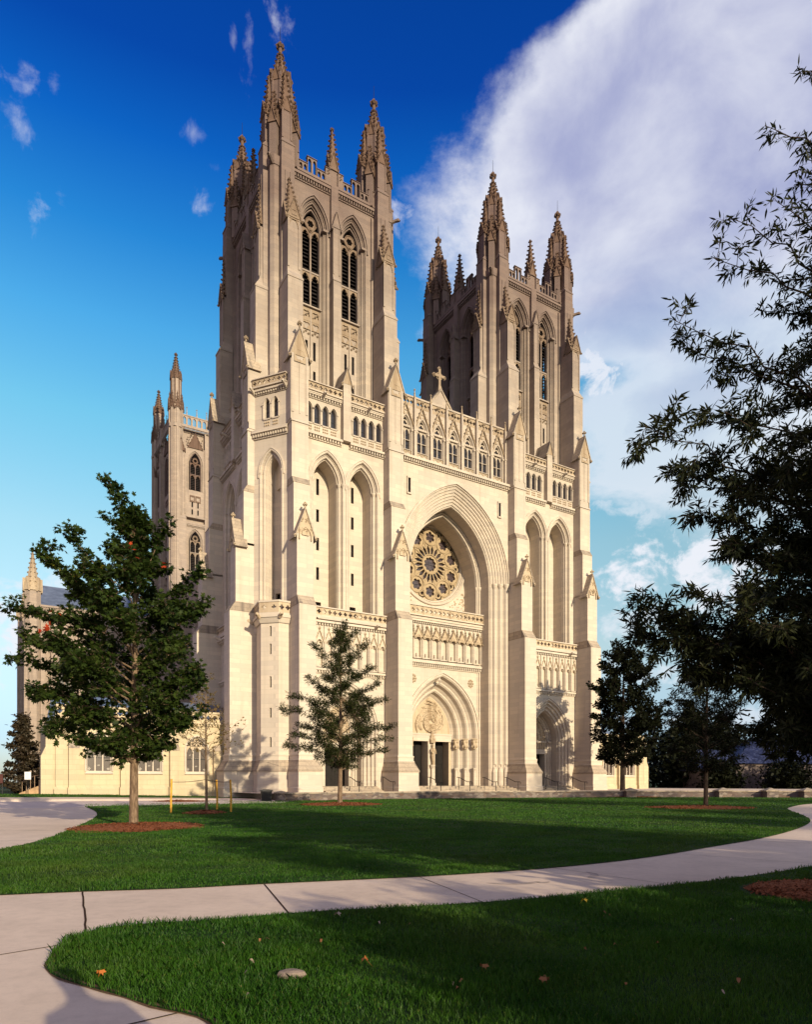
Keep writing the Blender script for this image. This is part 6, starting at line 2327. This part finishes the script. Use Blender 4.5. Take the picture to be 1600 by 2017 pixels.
# nearly bare staked sapling
root = thing('staked_sapling', 'nearly bare autumn sapling tied between three yellow stakes', 'tree', (-9.56, 32.6, 0))
T = Tree(61, BARK)
T.trunk(6.3, 0.062)
for k in range(24):
    z = 2.6 + 3.4 * k / 24
    a = k * 2.39996
    R = 1.55 * (1 - (z - 2.6) / 4.2)
    p = T.limb(T.at(z - 0.15), Vector((math.cos(a) * R, math.sin(a) * R * 0.8, z + 0.45 * R)), 0.014, 0.004, 0.05, 0.09)
    T.twigs(p, 6, R * 0.42, 5.0, 0.1, 1, 0.25, 0.2, 0.005)
    T.leafy(p, 6, 0.1, 0.4)
for tx, tz, zb in ((1.8, 4.6, 2.9), (1.9, 4.2, 2.8), (-1.7, 4.6, 3.0), (-1.4, 3.8, 2.7), (0.2, 6.7, 5.5)):
    p = T.limb(T.at(zb), Vector((tx, 0.1, tz)), 0.016, 0.004, 0.04, 0.07)
    T.twigs(p, 5, 0.5, 6, 0.08, 1, 0.4, 0.2, 0.005)
T.finish(root, OVAL_T, 0.115, [SPARSE], 0.2, 0.9, crown='leaves')
for x, y, h, lab in ((-11.26, 32.6, 1.62, 'yellow wooden stake left of the bare sapling'), (-10.05, 36.2, 1.60, 'yellow wooden stake behind the bare sapling, between it and the right-hand stake'),
                     (-8.67, 33.7, 1.60, 'yellow wooden stake right of the bare sapling')):
    mb = MB(STAKE)
    mb.tube([(0, 0, -0.2), (0.01, 0, h * 0.5), (0.03 * (1 if x < -10.5 else -1), 0, h)], [0.05, 0.05, 0.048], 8)
    mb.cone((0.03 * (1 if x < -10.5 else -1), 0), 0.048, h, 0.040, h + 0.02, 8)
    tag(mb.build('tree_stake', None, (x, y, 0)), lab, 'stake', 'stakes round the bare sapling')
for x, y, lab in ((-11.23, 32.6, 'dark guy rope from the sapling trunk to the left yellow stake'), (-10.06, 36.2, 'short dark guy rope from the sapling trunk to the stake behind it'),
                  (-8.70, 33.7, 'dark guy rope from the sapling trunk to the right yellow stake')):
    mb = MB(IRON)
    a, b = Vector((x, y, 1.50)), Vector((-9.56, 32.6, 1.62))
    mb.tube([a.lerp(b, t) - Vector((0, 0, 0.05 * math.sin(math.pi * t))) for t in [i / 6 for i in range(7)]], 0.013, 5)
    tag(mb.build('guy_rope'), lab, 'rope', 'guy ropes of the staked sapling')


def far_tree(name, label, loc, h, rad_, seed, mat, tmpl, size, n, conic=False, group=None, trunk_r=0.3, base=0.12):
    """distant tree: leaf clusters through an uneven crown on visible limbs"""
    root = thing(name, label, 'tree', loc, 0, group)
    T = Tree(seed, BARKD)
    T.trunk(h * 0.92, trunk_r)
    k = 34
    for i in range(k):
        t = (i + 0.5) / k
        z = h * (base + (0.97 - base) * t)
        a = i * 2.39996 + T.r.uniform(-0.4, 0.4)
        if conic:
            R = rad_ * (1 - t) ** 0.8 + 0.25
        else:
            R = rad_ * math.sin(math.pi * min(0.98, 0.16 + 0.84 * t)) ** 0.6
        R *= T.r.uniform(0.65, 1.1)
        tip = Vector((R * math.cos(a), R * math.sin(a), z))
        p = T.limb(T.at(max(h * base * 0.8, z - R * (0.1 if conic else 0.5))), tip, 0.06, 0.012, -0.03 if conic else 0.05)
        m = int(n / k)
        for _ in range(m):
            u = T.r.random() ** 0.7
            x = u * (len(p) - 1)
            j = min(int(x), len(p) - 2)
            q = p[j].lerp(p[j + 1], x - j)
            s = (0.10 if conic else 0.22) * rad_ * (0.5 + 0.6 * T.r.random())
            T.P.append((q.x + T.r.gauss(0, s), q.y + T.r.gauss(0, s), q.z + T.r.gauss(0, s * 0.7)))
            T.D.append((T.r.gauss(0, 1), T.r.gauss(0, 1), T.r.gauss(0, 0.5) - (0.4 if conic else 0)))
    T.finish(root, tmpl, size, [mat], 0.1, 0.9)
    return root


far_tree('conifer_tree', 'dark brownish conifer behind the stair at the left edge', (-49.5, 88, 0), 10.6, 3.0, 71, CONIFER, OVAL_T, 0.42, 8000, True, 'conifers beyond the left wing', 0.22, 0.02)
far_tree('conifer_tree', 'shorter conifer between the left-edge conifer and the wing', (-44.6, 86, 0), 8.6, 2.6, 72, CONIFER, OVAL_T, 0.42, 7000, True, 'conifers beyond the left wing', 0.2, 0.02)
far_tree('conifer_tree', 'low bushy conifer against the corner of the left wing', (-41.2, 84, 0), 7.4, 2.3, 73, CONIFER, OVAL_T, 0.40, 6000, True, 'conifers beyond the left wing', 0.2, 0.02)
for i, (x, y, h, r, lab) in enumerate(((43.5, 108, 9.6, 6.0, 'dark low tree beside the right wing, leftmost of the far tree line'), (52, 112, 11.0, 6.5, 'broad dark tree behind the low end of the blue slate roof'),
                                       (44.0, 121, 13.2, 3.6, 'thin ragged tree standing above the far tree line'), (49.5, 118, 14.2, 5.0, 'taller dark tree right of the thin ragged one'),
                                       (66, 108, 12.5, 6.0, 'dark tree behind the right end of the blue slate roof'), (74, 102, 13.0, 7.0, 'dark tree at the right edge of the far tree line'))):
    far_tree('distant_tree', lab, (x, y, 0), h, r, 80 + i, DARKOAK, OVAL_T, 0.75 if r > 4 else 0.6, 5200 if r > 4 else 1900, False, 'trees beyond the terrace at right', 0.3, 0.02 if r > 5.5 else 0.12)
for i, (x, y, h, r, lab) in enumerate(((46, 99, 4.6, 3.4, 'dark shrub at the right corner of the right wing'), (53, 94, 4.2, 3.6, 'dark rounded shrub in front of the slate roofed house, left of its door'),
                                       (60.5, 93, 4.4, 3.6, 'dark rounded shrub in front of the slate roofed house, right of its door'), (68, 92, 5.0, 4.2, 'dark shrub near the right edge behind the wall'))):
    far_tree('shrub', lab, (x, y, 0), h, r, 95 + i, DARKOAK, OVAL_T, 0.55, 3800, False, 'shrubs behind the terrace wall', 0.12, 0.02)

# stone house with blue slate roofs beyond the terrace
hs = thing('slate_house', 'low stone house with blue slate roofs in the shade beyond the wall at right', 'house', (57.0, 100, 0), 0.1)
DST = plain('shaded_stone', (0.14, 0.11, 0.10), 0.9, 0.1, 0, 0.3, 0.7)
mb = MB(DST)
mb.box(CF, -9, 9, 0, 8, 0, 4.2)
mb.box(CF, 9, 15, 1, 7, 0, 4.6)
mb.box(CF, -13.5, -9, 1.5, 7, 0, 3.2)
wl = mb.build('wall', hs)
mb = MB(SLATE)
fy = Fr((0, 4), (0, 1), (1, 0))
mb.taper(CF, (-9.5, 9.5, -0.5, 8.5), 4.2, (-4.0, 6.4, 3.9, 4.1), 8.2)
mb.prism(fy, [(-3.6, 4.6), (3.6, 4.6), (0, 8.3)], 6.0, 15.3)
mb.prism(fy, [(-3.0, 3.2), (3.4, 3.2), (0.2, 6.4)], -14.2, -6)
mb.build('roof', hs)
mb = MB(GLASS)
mb.arch_fill(CF, -3.5, 0.6, 2.2, 1.1, rad(1.1, 1.5), -0.02)
mb.build('window', hs)
mb = MB(LEAD)
mb.tube([(-4.0, 4, 8.25), (6.4, 4, 8.25)], 0.12, 6)
mb.build('ridge', hs)

# trees behind the viewpoint, out of frame: they shade the lawns and the path
for i, (x, y, h, r, bs, n, lab) in enumerate((
        (18.6, -6.0, 16.5, 3.8, 0.47, 8000, 'tall tree behind the viewpoint at right, its crown high above the ground'),
        (23.5, -7.2, 12, 3.4, 0.16, 7000, 'mid-sized tree right of the viewpoint shading the curved path'),
        (10.0, 4.4, 9.0, 2.8, 0.14, 9000, 'leafy tree just out of view at right, shading the near corner of the lawn'),
        (36.5, -9, 14, 4.2, 0.16, 6500, 'tall tree far behind the viewpoint, right of the front lawn'), (36.5, 2.5, 12, 4.6, 0.16, 6500, 'round tree to the right shading the far end of the lawn'),
        (48, -2, 24, 7.0, 0.14, 9000, 'very tall tree at the far right behind the viewpoint'), (9.0, -2.4, 7.7, 1.35, 0.66, 2600, 'small high-crowned tree close behind the viewpoint at right'),
        (7.4, -4.2, 4.6, 1.05, 0.66, 2600, 'slim waist-trunked sapling behind the viewpoint, nearest the path'), (9.0, -2.9, 4.6, 1.25, 0.62, 3000, 'second slim sapling behind the viewpoint, beside the high-crowned tree'),
        (55, 15, 24, 7.0, 0.14, 9000, 'very tall round tree beyond the curved path at right'), (63, 86, 17, 7.0, 0.1, 7000, 'tall tree beyond the right edge shading the slate roofed house'),
        (76, 84, 16, 7.5, 0.1, 7000, 'broad tree farther right of the slate roofed house'))):
    far_tree('shade_tree', lab, (x, y, 0), h, r, 110 + i, DARKOAK, OVAL_T, 0.42 if r > 2 else 0.16, n, False, 'trees out of frame at right and behind the viewpoint', 0.25 if r > 3 else 0.05, bs)
for i, (x, y, h, r, lab) in enumerate(((5.4, 0.2, 2.0, 1.25, 'low round shrub just right of the viewpoint'), (7.8, 1.4, 2.5, 1.7, 'wider low shrub right of the viewpoint, farther from the path'))):
    far_tree('shrub', lab, (x, y, 0), h, r, 130 + i, DARKOAK, OVAL_T, 0.12, 12000, False, 'shrubs beside the viewpoint', 0.05, 0.02)

# ------------------------------------------------------------------ mulch beds
def mulch_bed(label, x, y, rx, ry, seed, chips, cs=0.09):
    r = np.random.default_rng(seed)
    mb = MB(MULCH)
    n = 40
    wob = [1 + 0.06 * math.sin(3 * t + seed) + 0.04 * math.sin(7 * t + seed * 2) for t in [2 * math.pi * i / n for i in range(n)]]
    rows = []
    for q, z in ((1.0, 0.0), (0.85, 0.05), (0.5, 0.10), (0.05, 0.13)):
        rows.append([(rx * q * wob[i % n] * math.cos(2 * math.pi * i / n), ry * q * wob[i % n] * math.sin(2 * math.pi * i / n), 0.012 + z) for i in range(n + 1)])
    mb.grid(rows)
    for _ in range(chips):
        a, q = r.uniform(0, 6.283), math.sqrt(r.random()) * 1.03
        px_, py_ = rx * q * math.cos(a), ry * q * math.sin(a)
        z = 0.02 + 0.13 * (1 - q)
        d = r.uniform(0, 6.283)
        l, w = cs * r.uniform(0.5, 1.3), cs * 0.2
        t = r.uniform(-0.4, 0.5)
        u = Vector((math.cos(d), math.sin(d), t)) * l
        v = Vector((-math.sin(d), math.cos(d), 0)) * w
        c = Vector((px_, py_, z + 0.02))
        mb.quad(tuple(c - u - v), tuple(c + u - v), tuple(c + u + v), tuple(c - u + v))
    return tag(mb.build('mulch_bed', None, (x, y, 0)), label, 'mulch bed', 'mulch beds round the trees')


mulch_bed('wide ring of red-brown bark mulch round the maple', -8.8, 22.3, 2.0, 2.3, 1, 3000, 0.07)
mulch_bed('oval of red-brown mulch round the young oak before the left portal', -4.3, 45.0, 2.65, 2.8, 2, 2500, 0.10)
mulch_bed('small patch of mulch round the staked sapling', -9.6, 32.5, 0.95, 1.3, 3, 1200, 0.08)
mulch_bed('dull mulch strip far back on the lawn, left of the sapling', -17.0, 51.0, 2.2, 2.0, 4, 1200, 0.10)
mulch_bed('shaded mulch round the broad oak at the cathedral corner', 22.0, 67.6, 4.4, 1.2, 5, 1500, 0.12)
mulch_bed('shaded mulch round the young oak at right', 17.0, 39.3, 3.0, 2.2, 6, 1500, 0.10)
mulch_bed('shaded red mulch patch at the right edge of the front lawn', 6.05, 9.1, 1.35, 1.05, 7, 3200, 0.05)

# ------------------------------------------------------------------ grass
m = bpy.data.materials.new('grass_blades')
m.use_nodes = True
m.node_tree.nodes.clear()
gg = G(m.node_tree)
o = gg.node('ShaderNodeOutputMaterial')
b = gg.node('ShaderNodeBsdfPrincipled')
tr = gg.node('ShaderNodeBsdfTranslucent')
mx = gg.node('ShaderNodeMixShader')
mx.inputs[0].default_value = 0.35
gg.l.new(b.outputs[0], mx.inputs[1])
gg.l.new(tr.outputs[0], mx.inputs[2])
gg.l.new(mx.outputs[0], o.inputs[0])
ob = gg.node('ShaderNodeTexCoord').outputs['Object']
n1, n2 = gg.noise(ob, 0.7, 5, 0.6), gg.noise(ob, 28.0, 2, 0.5)
c = gg.mix(gg.step(n1, 0.33, 0.68), (0.021, 0.078, 0.006), (0.050, 0.140, 0.010))
c = gg.mix(gg.step(n2, 0.60, 0.72), c, (0.125, 0.165, 0.026))
n4 = gg.noise(ob, 0.22, 4, 0.6)
c = gg.mix(gg.m('MULTIPLY', gg.step(n4, 0.46, 0.72), 0.65), c, (0.072, 0.098, 0.016))
n5 = gg.noise(ob, 45.0, 1, 0.5)
c = gg.mix(gg.step(n5, 0.74, 0.78), c, (0.22, 0.17, 0.06))
gg.l.new(c, b.inputs['Base Color'])
gg.l.new(c, tr.inputs['Color'])
b.inputs['Roughness'].default_value = 0.5
b.inputs['Specular IOR Level'].default_value = 0.25
GRASS = m


def in_poly(X, Y, poly):
    c = np.zeros(len(X), bool)
    n = len(poly)
    j = n - 1
    for i in range(n):
        xi, yi, xj, yj = poly[i][0], poly[i][1], poly[j][0], poly[j][1]
        k = ((yi > Y) != (yj > Y)) & (X < (xj - xi) * (Y - yi) / (yj - yi + 1e-12) + xi)
        c ^= k
        j = i
    return c


BEDS = [(-8.8, 22.3, 1.9, 2.2), (-4.3, 45.0, 2.5, 2.7), (-9.6, 32.5, 0.9, 1.2), (-17.0, 51.0, 2.1, 1.9), (22.0, 67.6, 4.2, 1.1), (17.0, 39.3, 2.9, 2.1), (6.0, 9.1, 1.45, 1.15)]


def blades(polys, bands, seed, zfn=None):
    r = np.random.default_rng(seed)
    allV = []
    for y0, y1, dens, h, w in bands:
        x0, x1 = -0.66 * y1 - 2.5, 0.66 * y1 + 2.5
        n = int((x1 - x0) * (y1 - y0) * dens)
        X, Y = r.uniform(x0, x1, n), r.uniform(y0, y1, n)
        k = (np.abs(X) < 0.64 * Y + 2.2)
        X, Y = X[k], Y[k]
        k = np.zeros(len(X), bool)
        for p in polys:
            k |= in_poly(X, Y, p)
        for bx, by, rx, ry in BEDS:
            k &= ((X - bx) / rx) ** 2 + ((Y - by) / ry) ** 2 > 1
        X, Y = X[k], Y[k]
        n = len(X)
        a = r.uniform(0, 2 * np.pi, n)
        # tufts: heights vary in soft patches
        patch = 0.75 + 0.35 * np.sin(X * 2.3 + 1.7 * np.sin(Y * 1.9)) * np.sin(Y * 2.7 + 1.1 * np.sin(X * 1.3))
        H = h * r.uniform(0.55, 1.25, n) * patch
        Wd = w * r.uniform(0.7, 1.3, n)
        lean = r.uniform(0.1, 0.75, n) * H
        la = r.uniform(0, 2 * np.pi, n)
        lx, ly_ = np.cos(la) * lean, np.sin(la) * lean
        cx, cy = np.cos(a) * Wd / 2, np.sin(a) * Wd / 2
        z = np.full(n, 0.008) if zfn is None else zfn(X, Y)
        V = np.empty((n, 5, 3))
        V[:, 0] = np.stack([X - cx, Y - cy, z], 1)
        V[:, 1] = np.stack([X + cx, Y + cy, z], 1)
        V[:, 2] = np.stack([X + cx * 0.8 + lx * 0.32, Y + cy * 0.8 + ly_ * 0.32, z + H * 0.6], 1)
        V[:, 3] = np.stack([X + lx, Y + ly_, z + H], 1)
        V[:, 4] = np.stack([X - cx * 0.8 + lx * 0.32, Y - cy * 0.8 + ly_ * 0.32, z + H * 0.6], 1)
        allV.append(V)
    return polys_mesh('grass', np.concatenate(allV), 5, [GRASS])


tag(link('grass', blades([L1], [(3.3, 6.5, 4200, 0.075, 0.0050), (6.5, 10.5, 2300, 0.075, 0.0065), (10.5, 18, 700, 0.07, 0.010), (18, 40, 110, 0.07, 0.022)], 1)), 'thick green lawn grass in front of the curved path', 'grass', None, 'stuff')
tag(link('grass', blades([L2], [(8.5, 14, 1500, 0.060, 0.0075), (14, 22, 620, 0.060, 0.012), (22, 36, 220, 0.060, 0.020), (36, 68, 62, 0.065, 0.040)], 2)), 'smooth green lawn grass between path and cathedral', 'grass', None, 'stuff')
vg = [l2w(-30, 1.9), l2w(-3.2, 1.9), l2w(-3.2, -2.9), l2w(-30, -2.9)]


def verge_z(X, Y):
    dx_, dy_ = X + 11.8705, Y - 64.2342
    lx_, ly_ = math.cos(TH) * dx_ + math.sin(TH) * dy_, -math.sin(TH) * dx_ + math.cos(TH) * dy_
    zt = np.interp(lx_, [q[0] for q in A_], [q[2] for q in A_])
    return zt * (1.0 - 0.34 * (1.98 - ly_) / 4.98)


tag(link('grass', blades([vg], [(44, 66, 70, 0.07, 0.04)], 3, verge_z)), 'narrow strip of grass along the foot of the left wing', 'grass', None, 'stuff')

# fallen leaves and a flat stone on the front lawn
LEAFC = [plain('orange_leaf', (0.36, 0.11, 0.02), 0.8), plain('yellow_leaf', (0.55, 0.36, 0.03), 0.7), plain('brown_leaf', (0.20, 0.085, 0.035), 0.8), plain('pale_leaf', (0.34, 0.24, 0.19), 0.8)]
for x, y, s, mt, lab in ((-0.31, 5.40, 0.10, 0, 'curled orange fallen leaf on the lit left part of the front lawn'), (0.60, 5.25, 0.075, 2, 'brown fallen leaf lying in the shade at the middle of the front lawn'),
                         (2.12, 8.15, 0.10, 1, 'yellow fallen leaf near the path edge of the front lawn'), (-2.28, 5.08, 0.07, 0, 'small orange fallen leaf on the soil edge by the path'),
                         (-0.75, 7.3, 0.10, 3, 'pale dry fallen leaf at the upper edge of the front lawn'), (1.0, 4.9, 0.08, 2, 'reddish brown fallen leaf low in the dark middle of the front lawn')):
    r_ = random.Random(int(x * 100))
    mb = MB(LEAFC[mt])
    a = r_.uniform(0, 6.28)
    pts = [(s * (u - 0.5) * math.cos(a) - s * v * math.sin(a), s * (u - 0.5) * math.sin(a) + s * v * math.cos(a), 0.03 * math.sin(u * 5) + abs(v) * s * 0.5) for u, v in MAPLE_T]
    mb.add(pts, [tuple(range(len(pts)))])
    tag(mb.build('fallen_leaf', None, (x, y, 0.062)), lab, 'leaf', 'fallen leaves on the front lawn')
lr = random.Random(77)
for k in range(22):
    y = lr.uniform(4.6, 7.6)
    x = lr.uniform(-0.30 * y, 0.5 * y)
    s, a = lr.uniform(0.03, 0.055), lr.uniform(0, 6.28)
    if not in_poly(np.array([x]), np.array([y]), L1)[0]:
        continue
    mb = MB(LEAFC[2 if k % 3 else 3])
    pts = [(s * (u - 0.5) * math.cos(a) - s * v * math.sin(a), s * (u - 0.5) * math.sin(a) + s * v * math.cos(a), 0.012 * math.sin(u * 5) + abs(v) * s * 0.6) for u, v in OVAL_T]
    mb.add(pts, [tuple(range(len(pts)))])
    tag(mb.build('fallen_leaf', None, (x, y, 0.055)), 'tiny dry brown fallen leaf caught in the grass of the front lawn', 'leaf', 'tiny dry leaves in the front lawn')
mb = MB(plain('pale_stone', (0.20, 0.155, 0.13), 0.9, 0.1, 0, 0.3, 12))
mb.lathe((0, 0), [(0.10, 0.0), (0.115, 0.02), (0.10, 0.045), (0.055, 0.058), (0.0, 0.055)], 9)
o = mb.build('flat_stone', None, (-0.87, 5.17, 0.02))
o.scale = (1.0, 0.55, 1.0)
tag(o, 'flat pale stone lying in the grass of the front lawn', 'stone')

# the photographer beside the tripod, out of frame; only the shadow is seen
mb = MB(plain('dark_coat', (0.05, 0.05, 0.06), 0.9))
ph = bpy.data.meshes.new('person')
vs = [(0, 0, 0.95), (0, 0, 1.15), (0, 0, 1.38), (0, 0.02, 1.52), (0, 0.03, 1.60), (0, 0.04, 1.72), (0, 0.03, 1.80),
      (-0.20, 0, 1.42), (-0.27, 0.04, 1.16), (-0.16, 0.26, 1.10), (0.20, 0, 1.42), (0.27, 0.04, 1.16), (0.16, 0.26, 1.10),
      (-0.10, 0, 0.88), (-0.12, 0.02, 0.48), (-0.13, 0, 0.08), (-0.14, 0.16, 0.03), (0.10, 0, 0.88), (0.12, 0.02, 0.48), (0.13, 0, 0.08), (0.14, 0.16, 0.03)]
es = [(0, 1), (1, 2), (2, 3), (3, 4), (4, 5), (5, 6), (2, 7), (7, 8), (8, 9), (2, 10), (10, 11), (11, 12), (0, 13), (13, 14), (14, 15), (15, 16), (0, 17), (17, 18), (18, 19), (19, 20)]
rs = [.21, .20, .22, .07, .07, .105, .07, .07, .055, .04, .07, .055, .04, .10, .07, .05, .04, .10, .07, .05, .04]
ph.from_pydata(vs, es, [])
o = link('person', ph, None, (0.64, 0.42, 0.0), 0.6)
ph.materials.append(mb.mats[0])
md = o.modifiers.new('skin', 'SKIN')
for v, r in zip(ph.skin_vertices[0].data if ph.skin_vertices else [], rs):
    v.radius = (r, r)
if not ph.skin_vertices:
    bpy.context.view_layer.objects.active = o
    bpy.ops.mesh.customdata_skin_add()
    for v, r in zip(ph.skin_vertices[0].data, rs):
        v.radius = (r, r)
o.modifiers.new('subdivision', 'SUBSURF').levels = 1
tag(o, 'standing photographer in a dark coat beside the viewpoint, arms raised to the camera', 'person')
